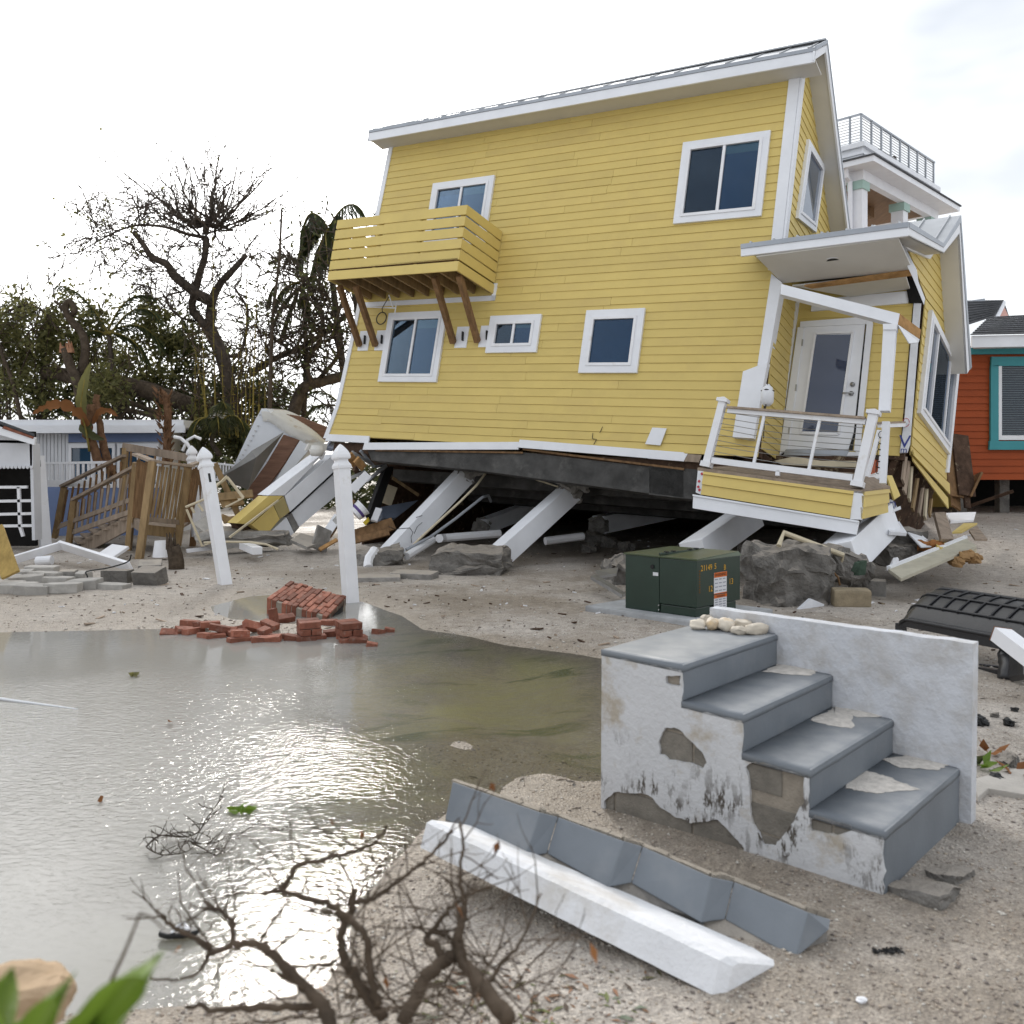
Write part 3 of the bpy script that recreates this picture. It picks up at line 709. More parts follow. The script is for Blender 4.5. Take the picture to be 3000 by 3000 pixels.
# corner post at the porch and its swollen foot
def pbox(name, pts, dpt, m, nrm):
    return MB().slab([p + nrm * .0 for p in pts], nrm * -dpt).build(name, m, house)
cp = [hl(z4(*p), -.08) for p in [(600, 10), (655, 10), (612, 290), (560, 300)]]
q_ = [hl(p, -.08) for p in [z2(632, 1320), z2(685, 1365), z4(612, 290), z4(560, 300)]]
MB().slab([H(*p) for p in q_], HW * .22).build('porch_corner_post', white, house)
q_ = [hl(z4(*p), -.12) for p in [(486, 330), (612, 282), (540, 675), (432, 668)]]
MB().slab([H(*p) for p in q_], HW * .26).build('post_base_casing', white, house)
# recessed entrance wall
ew = lambda u, v, n=0.0: H(u, v, 1.0 - n)
ewall = MB().slab([H(0, -.35, 1.012), H(1.72, -.35, 1.012), H(1.72, -3.0, 1.012), H(0, -3.0, 1.012)], HW * .08).build('entrance_wall', plydark, house)
clad(ewall, ew, [(0.02, -.35), (1.66, -.35), (1.66, -2.95), (.02, -2.95)], PITCH, yellow, OUT, -2.95)
strip('inner_corner_trim', house, [(.0, -.6), (.06, -.6), (.0, -2.98), (-.06, -2.98)], .05, white, ew)
strip('frieze_board', house, [(.25, -.62), (1.6, -.55), (1.6, -.73), (.25, -.80)], .04, white, ew, .005)
# door
def dq(px, n): 
    p = hl(px, 1.0 - n); return (p[0], p[1])
door = strip('door', house, [dq(zB(*p), .03) for p in [(712, 990), (1200, 968), (1108, 1840)]] + [dq(zC(*p), .03) for p in [(1340, 600), (850, 598)]], .045, white, ew, .0)
strip('door_pane', door, [dq(zB(*p), .05) for p in [(808, 1052), (1086, 1048), (978, 1838), (692, 1830)]], .008, glassdoor, ew, .047)
mb = MB()
for a, b in (((798, 1040), (1100, 1028)), ((1100, 1028), (985, 1855)), ((985, 1855), (680, 1845)), ((680, 1845), (798, 1040))):
    pa, pb = dq(zB(*a), .05), dq(zB(*b), .05); mb.beam(ew(*pa, .055), ew(*pb, .055), .035, .022, OUT)
mb.build('glazing_bead', vinyl, door)
def knob(px, r, l):
    p = dq(zB(*px), .06); c = ew(*p, .045)
    mb = MB().tube([c, c + OUT * .02, c + OUT * .03, c + OUT * .045], [r, r, r * .6, r * .75], 10)
    return mb, c
mb, c = knob((1097, 1452), .035, 0); mb.build('deadbolt', steel, door, True)
mb, c = knob((1087, 1525), .036, 0)
mb.tube([c + OUT * .045, c + OUT * .05 - HU * .06, c + OUT * .05 - HU * .12 - HV * .006], [.012, .011, .008], 8); mb.build('door_handle', steel, door, True)
for px in ((692, 1115), (640, 1480), (584, 1830)):
    p = dq(zB(*px), .05); MB().beam(ew(p[0], p[1] - .05, .055), ew(p[0], p[1] + .05, .055), .02, .02, OUT).build('hinge', steel, door)
strip('door_gap', house, [dq(zB(*p), .05) for p in [(1204, 968), (1216, 968), (1140, 1880), (1110, 1880)]] + [dq(zC(*p), .05) for p in [(1370, 606), (1342, 606)]], .012, black, ew, .012)
for pts in ([(676, 945), (1256, 900), (1260, 960), (672, 990)],):
    strip('door_casing', house, [dq(zB(*p), .06) for p in pts], .035, white, ew, .03)
strip('door_casing', house, [dq(zB(*p), .06) for p in [(1212, 960), (1262, 956), (1168, 1880)]] + [dq(zC(*p), .06) for p in [(1440, 640), (1385, 606)]], .035, white, ew, .026)
strip('door_casing', house, [dq(zB(*p), .06) for p in [(655, 990), (706, 990), (618, 1660)]] + [dq(zC(*p), .06) for p in [(850, 598), (780, 645), (815, 400)]], .035, white, ew, .026)
strip('threshold', house, [dq(zC(*p), .1) for p in [(835, 598), (1345, 606), (1330, 655), (815, 645)]], .06, flash_m, ew, .05)
strip('sill_stub', house, [dq(zC(*p), .1) for p in [(1345, 620), (1440, 625), (1435, 660), (1330, 655)]], .08, white, ew, .05)
# wrapped corner strip of the wing and its lettering
wr = [hl(px, .95) for px in [zB(1595, 770), zB(1650, 785), zB(1560, 1932), zC(1815, 620), zC(1755, 625), zB(1520, 1700)]]
wrap_o = MB().slab([H(*p) for p in wr], HW * .05).build('house_wrap_strip', wrap, house)
def textmesh(name, txt, p, xdir, ydir, size, m, parent, th=.001, align='CENTER'):
    cu = bpy.data.curves.new(name, 'FONT'); cu.body = txt; cu.size = size; cu.align_x = align; cu.align_y = 'CENTER'; cu.resolution_u = 3
    ob = bpy.data.objects.new(name + '_tmp', cu); col.objects.link(ob)
    bpy.context.view_layer.update()
    me = bpy.data.meshes.new_from_object(ob.evaluated_get(bpy.context.evaluated_depsgraph_get()))
    bpy.data.objects.remove(ob)
    xd = Vector(xdir).normalized(); yd = Vector(ydir); yd = (yd - xd * yd.dot(xd)).normalized()
    mb = MB(); mb.v = [Vector(p) + xd * v.co.x + yd * v.co.y for v in me.vertices]; mb.f = [tuple(f.vertices) for f in me.polygons]
    bpy.data.meshes.remove(me)
    return mb.build(name, m, parent)
textmesh('lettering', 'V', H(*hl(zC(1795, 540), .945)), HU, HV, .26, ink_blue, wrap_o)
textmesh('lettering', 'm', H(*hl(zC(1788, 603), .945)), HU, HV, .12, ink_blue, wrap_o)
mb = MB(); c = H(*hl(zC(1805, 380), .945)); mb.tube([c + (HU * math.cos(a * .5) * .045 + HV * math.sin(a * .5) * .06) for a in range(13)], .004, 4); mb.build('lettering', ink_red, wrap_o)
# wing side wall with its wide window
wfn = lambda a, v, n=0.0: Wg(a, v, n)
wtop = [wl(p) for p in (z2(1335, 1190), z2(1440, 1240), z2(1545, 1200))]
wpts = [wl(z4(1345, 755)), wl(z4(1365, 555)), wl(zB(1590, 770)), wl(zB(1530, 330)), wl(zF(1210, 1560)), wl(zL(262, 0)), wl(z4(1590, 300)), wl(z4(1530, 830)), wl(z4(1522, 1040))]
wwall = MB().slab([Wg(a, v, -.012) for a, v in [(.30, -2.85), (.36, -.55), (-.5, -.25), (-.1, -.1), (.68, .6), (2.45, -1.0), (2.38, -2.7)]], -WN * .1).build('wing_wall', plydark, house)
tilt = (wpts[8][1] - wpts[0][1]) / (wpts[8][0] - wpts[0][0])
wsk = lambda a, v, n=0.0: Wg(a, v + tilt * .30 * a * sstep(-1.6, -3.0, v), n)
clad(wwall, wsk, [(.27, -2.86), (.34, -.53), (2.1, -.53), (2.5, -1.0), (2.38, -2.86)], PITCH, yellow, WN, -2.86)
clad(wwall, wsk, [(.36, -.53), (-.66, -.2), (-.1, -.06), (.70, .66), (2.08, -.53)], PITCH, yellow, WN, -2.86)
window(house, [Wg(*wl(z4(*p)), .012) for p in [(1435, 15), (1572, 297), (1530, 757), (1375, 545)]], WN, 'triple', .09, (glassblind, glass))
strip('corner_board', house, [wl(z4(1578, 290)), wl(z4(1592, 290)), wl(z4(1535, 850)), wl(z4(1522, 850))], .04, white, wfn)
for k, (a, b) in enumerate((((1345, 800), (1520, 1035)), ((1340, 770), (1528, 960)))):
    pa, pb = wl(z4(*a)), wl(z4(*b))
    MB().slab([Wg(pa[0], pa[1] + .1, .03 + .02 * k), Wg(pb[0], pb[1] + .17, .05), Wg(pb[0], pb[1], .07), Wg(pa[0], pa[1] + .02, .05 + .02 * k)], -WN * .02).build('loose_siding_board', yellow, house)
# exposed sheathing strips hanging below the wing
for k, (x0, y0, x1, y1, w_) in enumerate([(1345, 790, 1318, 960, 26), (1362, 820, 1345, 1000, 18), (1392, 880, 1362, 1050, 20), (1420, 930, 1395, 1075, 16), (1440, 935, 1425, 1090, 18), (1465, 985, 1450, 1080, 14), (1330, 770, 1312, 905, 22)]):
    a0, a1 = wl(z4(x0, y0)), wl(z4(x1, y1)); d_ = wl(z4(x0 + w_, y0))[0] - a0[0]
    MB().slab([Wg(a0[0], a0[1], -.02), Wg(a0[0] + d_ * .5, a0[1] + .02, -.02), Wg(a1[0] + d_ * .5, a1[1], -.01), Wg(a1[0], a1[1] + .05, -.01)], -WN * .03).build('sheathing_strip', (woodgrey, cream_m, wood)[k % 3], house)
MB().slab([Wg(0, -2.85, -.05), Wg(2.4, -2.6, -.05), Wg(2.2, -3.9, -.3), Wg(.2, -3.6, -.3)], -WN * .08).build('rotten_rim', plydark, house)
# floor, hidden walls and the foundation beam
MB().slab([H(-8.0, -3.34, .05), H(0, -3.34, .05), H(1.5, -3.34, 1.2), H(1.5, -3.34, 10.5), H(-9, -3.34, 10.5)], HV * -.18).build('floor_deck', plydark, house)
MB().slab([H(-9, -1.2, 10.5), H(1.5, -1.2, 10.5), H(1.5, -3.6, 10.5), H(-9, -3.6, 10.5)], HW * .1).build('rear_wall', yellow, house)
MB().slab([H(-7.75, 2.3, .1), H(-7.75, .2, 4.4), H(-7.95, WB, 4.4), H(-7.95, WB, .1)], HU * .1).build('end_wall', yellow, house)
MB().slab([H(-7.9, .1, 4.4), H(0, .1, 4.4), H(0, WB, 4.4), H(-7.9, WB, 4.4)], HW * .1).build('rear_wall', yellow, house)
MB().slab([H(-8.0, -3.3, 1.6), H(-8.0, -3.3, 10.5), H(-8.3, -5.6, 10.5), H(-8.3, -5.6, 1.6)], HU * -.05).build('light_block_wall', plydark, house)  # added dark sheet that keeps light out from under the house
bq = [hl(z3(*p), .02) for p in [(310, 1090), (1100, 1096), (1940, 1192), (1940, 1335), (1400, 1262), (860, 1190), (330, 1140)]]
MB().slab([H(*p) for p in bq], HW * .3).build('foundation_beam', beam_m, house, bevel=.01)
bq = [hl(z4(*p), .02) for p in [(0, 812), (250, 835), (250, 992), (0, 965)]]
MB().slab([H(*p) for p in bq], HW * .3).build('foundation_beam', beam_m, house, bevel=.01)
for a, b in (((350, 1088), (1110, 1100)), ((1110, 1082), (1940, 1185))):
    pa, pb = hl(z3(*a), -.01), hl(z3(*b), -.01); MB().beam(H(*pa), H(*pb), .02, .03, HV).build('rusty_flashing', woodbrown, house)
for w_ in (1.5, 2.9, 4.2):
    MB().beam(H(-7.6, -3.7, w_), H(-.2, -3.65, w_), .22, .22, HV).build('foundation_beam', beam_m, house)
# main roof: short front slope, ridge just behind the wall, long rear slope
EW, EV, RW, RV = -.44, 2.62, .10, 3.05
u0, u1 = -7.98, .30
BW, BV = 4.6, RV - (4.6 - RW) * .70
RL, RWL = 2.84, -.05
roof = MB().slab([H(u0, RL, RWL), H(u1, RV, RW), H(u1, BV, BW), H(u0, BV, BW)], HV * -.06).slab([H(u0, EV, EW), H(u1, EV, EW), H(u1, RV, RW), H(u0, RL, RWL)], HV * -.06).build('roof', roof_m, house)
for k in range(21):
    u = u0 + .1 + k * (u1 - u0 - .2) / 20
    tt = (u - u0) / (u1 - u0); MB().beam(H(u, EV + .008, EW - .01), H(u, lerp(RL, RV, tt) + .008, lerp(RWL, RW, tt)), .02, .022, HV).build('roof_seam', roof_m, roof)
MB().beam(H(u0, RL + .012, RWL), H(u1, RV + .012, RW), .12, .025, HV).build('ridge_cap', roof_m, roof)
for k in range(6):
    w_ = RW + .3 + k * .7
MB().slab([H(u0, EV, EW - .012), H(u1, EV, EW - .012), H(u1, EV - .055, EW - .012), H(u0, EV - .055, EW - .012)], HW * .02).build('drip_edge', flash_m, roof)
MB().slab([H(u0, EV - .05, EW), H(u1, EV - .05, EW), H(u1, EV - .22, EW), H(u0, EV - .22, EW)], HW * .03).build('fascia', white, roof)
MB().slab([H(u0, EV - .17, EW + .03), H(u1, EV - .17, EW + .03), H(u1, EV - .17, -.004), H(u0, EV - .17, -.004)], HV * .02).build('soffit', soffit_m, roof)
MB().slab([H(u0, EV - .02, EW), H(u0, RL - .04, RWL), H(u0, RL - .3, RWL), H(u0, EV - .22, EW)], HU * .03).build('rake_board', white, roof)
MB().slab([H(u1, EV, EW - .012), H(u1, RV + .02, RW), H(u1, RV - .17, RW), H(u1, EV - .20, EW - .012)], HU * -.03).build('rake_board', white, roof)
MB().slab([H(u1 + .004, RV + .01, RW), H(u1 + .004, BV + .01, BW), H(u1 + .004, BV - .16, BW), H(u1 + .004, RV - .17, RW)], HU * -.03).build('rake_board', white, roof)
MB().slab([H(u1 + .014, RV + .03, RW), H(u1 + .014, BV + .03, BW), H(u1 + .014, BV - .02, BW), H(u1 + .014, RV - .02, RW)], HU * -.02).build('drip_edge', flash_m, roof)
MB().slab([H(u1 + .014, EV + .02, EW - .015), H(u1 + .014, RV + .03, RW), H(u1 + .014, RV - .03, RW), H(u1 + .014, EV - .05, EW - .015)], HU * -.02).build('drip_edge', flash_m, roof)
MB().slab([H(u1 - .03, RV - .15, RW), H(u1 - .03, BV - .15, BW), H(.002, BV - .15, BW), H(.002, RV - .15, RW)], HV * .015).build('soffit', soffit_m, roof)
# porch / wing roof
pf = lambda px: hl(px, -.82)
P0 = [pf(z2(475, 1170)), pf(z2(1340, 1055)), pf(z2(1335, 1125)), pf(z2(475, 1230))]
kl = H(*P0[0]); kr = H(*P0[1])
RA = [wl(p, .30) for p in (z2(1340, 1055), z2(1515, 1165), z2(1605, 1020), z2(1660, 1800))]
RB = [wl(p, .30) for p in (z2(1335, 1125), z2(1520, 1215), z2(1600, 1115), z2(1640, 1835))]
rp = [Wg(a, v, .30) for a, v in RA]
LF = -2.35                                                      # how far the wing roof runs back towards the main block
def sh(p, k): return p + (kl - kr).normalized() * k
low_l = [kl, sh(rp[1], 2.4), sh(rp[2], 2.4), sh(rp[3], 2.4)]
proof = MB().slab([kl, kr, rp[1], low_l[1]], HV * -.04).slab([low_l[1], rp[1], rp[2], low_l[2]], HV * -.04).slab([low_l[2], rp[2], rp[3], low_l[3]], HV * -.04).build('porch_roof', roof_m, house)
for k in range(7):
    t = .06 + k * .147
    a, b = lerp(low_l[1], rp[1], t), lerp(low_l[2], rp[2], t)
    MB().beam(a + HV * .012, b + HV * .012, .02, .035, HV).build('roof_seam', roof_m, proof)
    a0 = lerp(kl, kr, t); MB().beam(a0 + HV * .012, a + HV * .012, .02, .035, HV).build('roof_seam', roof_m, proof)
MB().slab([H(*p) - HW * .014 for p in (P0[0], P0[1])] + [lerp(kr, H(*P0[2]), .38) - HW * .014, lerp(kl, H(*P0[3]), .38) - HW * .014], HW * .02).build('drip_edge', flash_m, proof)
MB().slab([H(*p) for p in P0], HW * .035).build('fascia', white, proof)
for i in range(3):
    a, b = rp[i], rp[i + 1]; c, d_ = [Wg(*RB[i + 1], .30), Wg(*RB[i], .30)]
    MB().slab([a, b, c, d_], -WN * .03).build('rake_board', white, proof)
    MB().slab([a + WN * .012, b + WN * .012, lerp(b, c, .4) + WN * .012, lerp(a, d_, .4) + WN * .012], -WN * .02).build('drip_edge', flash_m, proof)
    MB().slab([d_, c, c - WN * .29, d_ - WN * .29], HV * .015).build('soffit', soffit_m, proof)
# porch ceiling: front sheet with the empty lamp hole, rear sheet hanging
cA = [hl(px, k) for px, k in ((z2(555, 1235), -.78), (z2(1285, 1140), -.78), (z2(1360, 1305), .05), (z2(690, 1370), .05))]
ceil = MB().slab([H(*p) for p in cA], HV * .02).build('porch_ceiling', soffit_m, house)
cB = [hl(px, k) for px, k in ((z2(740, 1385), .1), (z2(1320, 1320), .1), (z2(1345, 1400), .94), (z2(1040, 1440), .94))]
MB().slab([H(*p) for p in cB], HV * .02).build('porch_ceiling', soffit_m, house)
cn = (H(*cA[1]) - H(*cA[0])).cross(H(*cA[3]) - H(*cA[0])).normalized(); cn = cn if cn.dot(HV) < 0 else -cn
c = onplane(z2(950, 1254), H(*cA[0]), cn)
e1_ = (H(*cA[1]) - H(*cA[0])).normalized(); e2_ = cn.cross(e1_)
circ = lambda r, o: [c + cn * o + (e1_ * math.cos(a * math.pi / 12) + e2_ * math.sin(a * math.pi / 12)) * r for a in range(24)]
MB().slab(circ(.118, .004), cn * .006).build('lamp_rim', white, ceil); MB().slab(circ(.085, .011), cn * .001).build('lamp_hole', black, ceil)
br = [hl(px, k) for px, k in ((z2(800, 1385), .0), (z2(1380, 1300), .0), (z2(1370, 1330), .1), (z2(840, 1398), .1))]
MB().slab([H(*p) for p in br], HV * .03 + HW * .02).build('split_rafter', woodraw, house)
bl = [hl(px, .93) for px in (z2(1310, 1310), z2(1380, 1320), z2(1415, 1470), z2(1340, 1470))]
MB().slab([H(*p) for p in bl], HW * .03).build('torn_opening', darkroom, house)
tb = [hl(px, -.1) for px in (z2(1268, 1150), z2(1300, 1145), z2(1378, 1295), z2(1385, 1350), z2(1420, 1440), z2(1415, 1475), z2(1355, 1330))]
MB().slab([H(*p) for p in tb], HW * .06).build('torn_trim', white, house)
tb = [wl(px, .05) for px in (z2(1325, 1180), z2(1440, 1225), z2(1470, 1215), z2(1450, 1245), z2(1335, 1195))]
MB().slab([Wg(a, v, .05) for a, v in tb], -WN * .04).build('frieze_board', white, house)
# fallen porch beam, its raw end and the porch post
bf = [hl(px, -.9) for px in (zB(520, 640), zB(1480, 880), zB(1462, 972), zB(514, 722))]
pb_ = MB().slab([H(*p) for p in bf], HW * .16).build('fallen_beam', white, house)
be = [H(*hl(zB(1480, 880), -.9)), H(*hl(zB(1652, 1010), -.45)), H(*hl(zB(1640, 1085), -.45)), H(*hl(zB(1464, 965), -.9))]
MB().slab(be, HW * .08 - HU * .02).build('beam_end', woodraw, pb_)
be = [H(*hl(zB(1464, 968), -.92)), H(*hl(zB(1640, 1088), -.46)), H(*hl(zB(1632, 1112), -.46)), H(*hl(zB(1556, 1120), -.8))]
MB().slab(be, HW * .02 - HU * .01).build('beam_wrap', white, pb_)
pp = [hl(px, -.95) for px in (zB(1345, 985), zB(1450, 985), zB(1395, 1665), zB(1306, 1665))]
post = MB().slab([H(*p) for p in pp], HW * .12).build('porch_post', white, house, bevel=.006)
pc = [hl(px, -.97) for px in (zB(1342, 962), zB(1455, 962), zB(1450, 1008), zB(1344, 1008))]
MB().slab([H(*p) for p in pc], HW * .15).build('post_cap', white, post)
pp = [hl(px, -.93) for px in (zC(1612, 370), zC(1672, 370), zC(1640, 870), zC(1590, 870))]
MB().slab([H(*p) for p in pp], HW * .08).build('porch_post_foot', white, house)
# sprayer bottle on the side wall
p = H(.10, hl(zC(690, 150), .45)[1], .35)
a, b = H(*hl(zC(690, 70), .12, 'u')), H(*hl(zC(682, 250), .12, 'u'))
mb = MB().tube([a, lerp(a, b, .06), lerp(a, b, .14), lerp(a, b, .35), lerp(a, b, .8), lerp(a, b, .92), b], [.025, .03, .06, .085, .085, .06, .03], 12); mb.build('lantern', white, house, True)
mb = MB().tube([lerp(a, b, .3) + OUT * .09, lerp(a, b, .3) + HU * .09, lerp(a, b, .3) - OUT * .09, lerp(a, b, .3) - HU * .09, lerp(a, b, .3) + OUT * .09], .008, 5); mb.tube([a + OUT * .02, b + OUT * .06, b - HV * .2 + OUT * .05, b - HV * .45], .008, 5); mb.build('lantern_cable', cable_m, house)

# ---- balcony
bal = MB().slab([H(-7.67, -.41, -1.10), H(-4.90, -.41, -1.10), H(-4.90, -.41, -.02), H(-7.67, -.41, -.02)], HV * .02).build('balcony', woodbrown, house)
bt, bb = .49, -.66
sp = (bt - bb) / 6
for k in range(6):
    v1 = bt - k * sp; v0 = v1 - sp + .030
    MB().slab([H(-7.70, v1, -1.13), H(-4.87, v1, -1.13), H(-4.87, v0, -1.13), H(-7.70, v0, -1.13)], HW * .025).build('slat', yellow, bal)
    MB().slab([H(-4.87, v1, -1.104), H(-4.87, v1, -.03), H(-4.87, v0, -.03), H(-4.87, v0, -1.104)], -HU * .025).build('slat', yellow, bal)
    MB().slab([H(-7.70, v1, -1.104), H(-7.70, v1, -.03), H(-7.70, v0, -.03), H(-7.70, v0, -1.104)], HU * .025).build('slat', yellow, bal)
for u in (-7.6, -6.7, -5.8, -4.97):
    MB().beam(H(u, bb + .1, -1.06), H(u, bt - .03, -1.06), .06, .06, OUT).build('rail_post', yellow, bal)
MB().beam(H(-4.95, bb + .1, -.1), H(-4.95, bt - .03, -.1), .06, .06, OUT).build('rail_post', yellow, bal)
for k in range(9):
    u = -7.62 + k * .335
    MB().slab([H(u - .02, -.46, -1.09), H(u + .02, -.46, -1.09), H(u + .02, -.46, -.03), H(u - .02, -.46, -.03)], HV * -.15).build('joist', wood, bal)
for k in range(8):
    w_ = -.1 - k * .13
    MB().slab([H(-7.66, -.44, w_), H(-4.9, -.44, w_), H(-4.9, -.44, w_ - .12), H(-7.66, -.44, w_ - .12)], HV * .025).build('deck_board', woodbrown, bal)
MB().slab([H(-7.93, -.66, -.03), H(-4.82, -.66, -.03), H(-4.82, -.75, -.03), H(-7.93, -.75, -.03)], HW * .03).build('ledger_trim', white, bal)
MB().slab([H(-4.90, -.44, -.03), H(-4.82, -.44, -.03), H(-4.82, -.75, -.03), H(-4.90, -.75, -.03)], HW * .028).build('ledger_trim', white, bal)
for foot, top in (((268, 1690), (165, 1385)), ((350, 1690), (250, 1385)), ((750, 1675), (655, 1340)), ((875, 1670), (782, 1330))):
    a = hl(z1(*foot), -.06); b = hl(z1(*top), -.92)
    MB().beam(H(a[0], a[1], -.05), H(b[0], b[1], -.92), .09, .09, HU).build('brace', woodbrown, bal)
for u, v in ((-7.62, -1.42), (-7.21, -1.42), (-5.40, -1.40), (-4.90, -1.395)):
    MB().slab([H(u - .12, v + .2, -.03), H(u + .13, v + .2, -.03), H(u + .13, v - .18, -.03), H(u - .12, v - .18, -.03)], HW * .03).build('brace_plate', white, bal)
    MB().beam(H(u + .03, v + .1, -.05), H(u + .05, v - .06, -.05), .02, .05, OUT).build('brace_bracket', black, bal)
c = H(*hl(z1(382, 1550), -.1))
MB().tube([c + (HU * math.cos(a * math.pi / 10) + HV * math.sin(a * math.pi / 10)) * .115 for a in range(21)], .011, 6).tube([c + HV * .115, H(*hl(z1(385, 1500), -.3)), H(*hl(z1(420, 1440), -.5))], .008, 5).build('cable_coil', cable_m, bal)
a = H(*hl(z1(300, 1492), -.15)); b = H(*hl(z1(455, 1497), -.35))
MB().tube([a, b], .012, 5).tube([b + HV * .1, b - HV * .12], .012, 5).tube([lerp(a, b, .9) + HV * .02, H(*hl(z1(420, 1430), -.5))], .012, 5).build('antenna_arm', vinyl, bal)

# ---- collapsed porch deck with its railing
deck = thing('porch_deck', 'collapsed yellow porch deck with white railing below the entrance door', 'porch', H(.6, -4.2, -.6))
dk = lambda px, w=-1.06: H(*hl(px, w))
f_tl, f_tr = dk(zC(168, 776)), dk(zC(1385, 935))
f_bl, f_br = dk(zC(150, 965)), dk(zC(1352, 1160))
dn = (f_tr - f_tl).cross(f_bl - f_tl).normalized(); dn = dn if dn.y < 0 else -dn
core = MB().slab([f_tl + HW * .03, f_tr + HW * .03, f_br + HW * .03, f_bl + HW * .03], HW * .9).build('deck_core', plydark, deck)
for t0, t1 in ((0.0, .13), (.13, .56), (.56, 1.0)):
    MB().slab([lerp(f_tl, f_bl, t0), lerp(f_tr, f_br, t0), lerp(f_tr, f_br, t1 - .008) + dn * .02, lerp(f_tl, f_bl, t1 - .008) + dn * .02], HW * .02).build('siding_board', yellow, deck)
MB().slab([dk(zC(85, 968)), dk(zC(1425, 1182)), dk(zC(1402, 1286)), dk(zC(80, 1072))], HW * .05).build('skirt_board', white, deck)
MB().slab([dk(zC(85, 962)) - HW * .02, dk(zC(1425, 1176)) - HW * .02, dk(zC(1423, 1190)) - HW * .02, dk(zC(84, 976)) - HW * .02], HW * .06).build('drip_cap', white, deck)
MB().slab([dk(zC(1385, 935)), dk(zC(1472, 940)), dk(zC(1448, 1165)), dk(zC(1352, 1162))], HW * .06).build('corner_board', white, deck)
wo_ = MB().slab([dk(zC(122, 768)), dk(zC(168, 772)), dk(zC(150, 965)), dk(zC(105, 945))], HW * .04).build('house_wrap_strip', wrap, deck)
for x, y in ((155, 795), (132, 855), (135, 925), (125, 900)):
    c = dk(zC(x, y), -1.07); MB().slab([c + HU * .02, c + HV * .022, c - HU * .02, c - HV * .022], HW * .005).build('lettering', ink_red, wo_)
def dpt(px): return (dk(px) - Vector((0, 0, 0))).y
s_tl, s_bl = dk(zC(1472, 940)), dk(zC(1450, 1160)); s_tr, s_br = at(*zC(1672, 920), s_tl.y + .75), at(*zC(1650, 1108), s_bl.y + .75)
for t0, t1 in ((0.0, .15), (.15, .58), (.58, 1.0)):
    MB().slab([lerp(s_tl, s_bl, t0), lerp(s_tr, s_br, t0), lerp(s_tr, s_br, t1 - .01) + HU * .02, lerp(s_tl, s_bl, t1 - .01) + HU * .02], -HU * .03).build('siding_board', yellow, deck)
MB().slab([s_tl - HU * .03, s_tr - HU * .03, s_br - HU * .03, s_bl - HU * .03], -HU * .3 + HW * .1).build('deck_core', plydark, deck)
# torn wrap below the right side
mb = MB()
edge = [(1420, 1185), (1470, 1160), (1560, 1130), (1660, 1100), (1760, 1055), (1765, 1080), (1700, 1105), (1705, 1145), (1640, 1130), (1600, 1150), (1590, 1180), (1500, 1215), (1480, 1240), (1410, 1245)]
mb.slab([at(*zC(x, y), 11.35 + (x - 1420) / 340 * .7 + random.uniform(-.03, .03)) for x, y in edge], HW * .02); mb.build('torn_wrap', wrap, deck)
mb = MB().slab([at(*zC(x, y), 12.1) for x, y in ((1675, 1000), (1700, 1010), (1735, 1065), (1720, 1100), (1660, 1090))], HW * .02); w2 = mb.build('torn_wrap', wrap, deck)
for (x, y) in ((1690, 1035), (1680, 1075)):
    textmesh('lettering', 'm', at(*zC(x, y), 12.08), (1, 0, .1), (0, 0, 1), .16, ink_blue, w2)
# deck floor
fl = [dk(zC(120, 750)), dk(zC(1470, 938)), at(*zC(1680, 905), f_tr.y + .85), at(*zC(1500, 800), f_tr.y + 1.0), at(*zC(430, 735), f_tl.y + 1.0)]
MB().slab([p + HV * .01 for p in fl], HV * -.04).build('deck_floor', woodgrey, deck)
# railing
ra, rb = -1.0, -1.0
def rp_(px, w=-1.0): return H(*hl(px, w))
def cappost(b_, t_, wd, name='rail_post'):
    o = MB().beam(b_, t_, wd, wd, HU).build(name, vinyl, deck, bevel=.004)
    ax = (t_ - b_).normalized()
    MB().beam(t_ - ax * .02, t_ + ax * .025, wd + .05, wd + .05, HU).beam(t_ + ax * .0251, t_ + ax * .055, wd + .03, wd + .03, HU, .02, .02).build('post_cap', vinyl, o)
    MB().beam(b_ - ax * .01, b_ + ax * .06, wd + .04, wd + .04, HU).build('post_skirt', vinyl, o)
    return o
cappost(rp_(zC(190, 735)), rp_(zC(328, 205)), .095); cappost(rp_(zC(1412, 895)), rp_(zC(1545, 305)), .105)
MB().beam(rp_(zC(365, 282)), rp_(zC(1480, 375)), .05, .07, HV).build('top_rail', vinyl, deck)
MB().beam(rp_(zC(365, 262)), rp_(zC(1480, 350)), .13, .028, HV).build('rail_cap', woodgrey, deck)
MB().beam(rp_(zC(235, 688)), rp_(zC(1375, 828)), .05, .08, HV).build('bottom_rail', vinyl, deck)
MB().beam(rp_(zC(772, 770)), rp_(zC(768, 812)), .05, .05, HU).build('rail_foot', vinyl, deck)
for a, b in (((662, 315), (575, 715)), ((1110, 355), (1020, 765))):
    MB().beam(rp_(zC(*a)), rp_(zC(*b)), .035, .035, HU).build('baluster', vinyl, deck)
for k in range(9):
    t = (k + 1) / 10
    a, b = lerp(rp_(zC(330, 250)), rp_(zC(215, 700)), t), lerp(rp_(zC(1490, 380)), rp_(zC(1400, 850)), t)
    m_ = lerp(a, b, .5) - HV * random.uniform(.0, .05)
    MB().tube([a, lerp(a, m_, .5) - HV * .01, m_, lerp(m_, b, .5), b], .0045, 4).build('rail_cable', steel, deck)
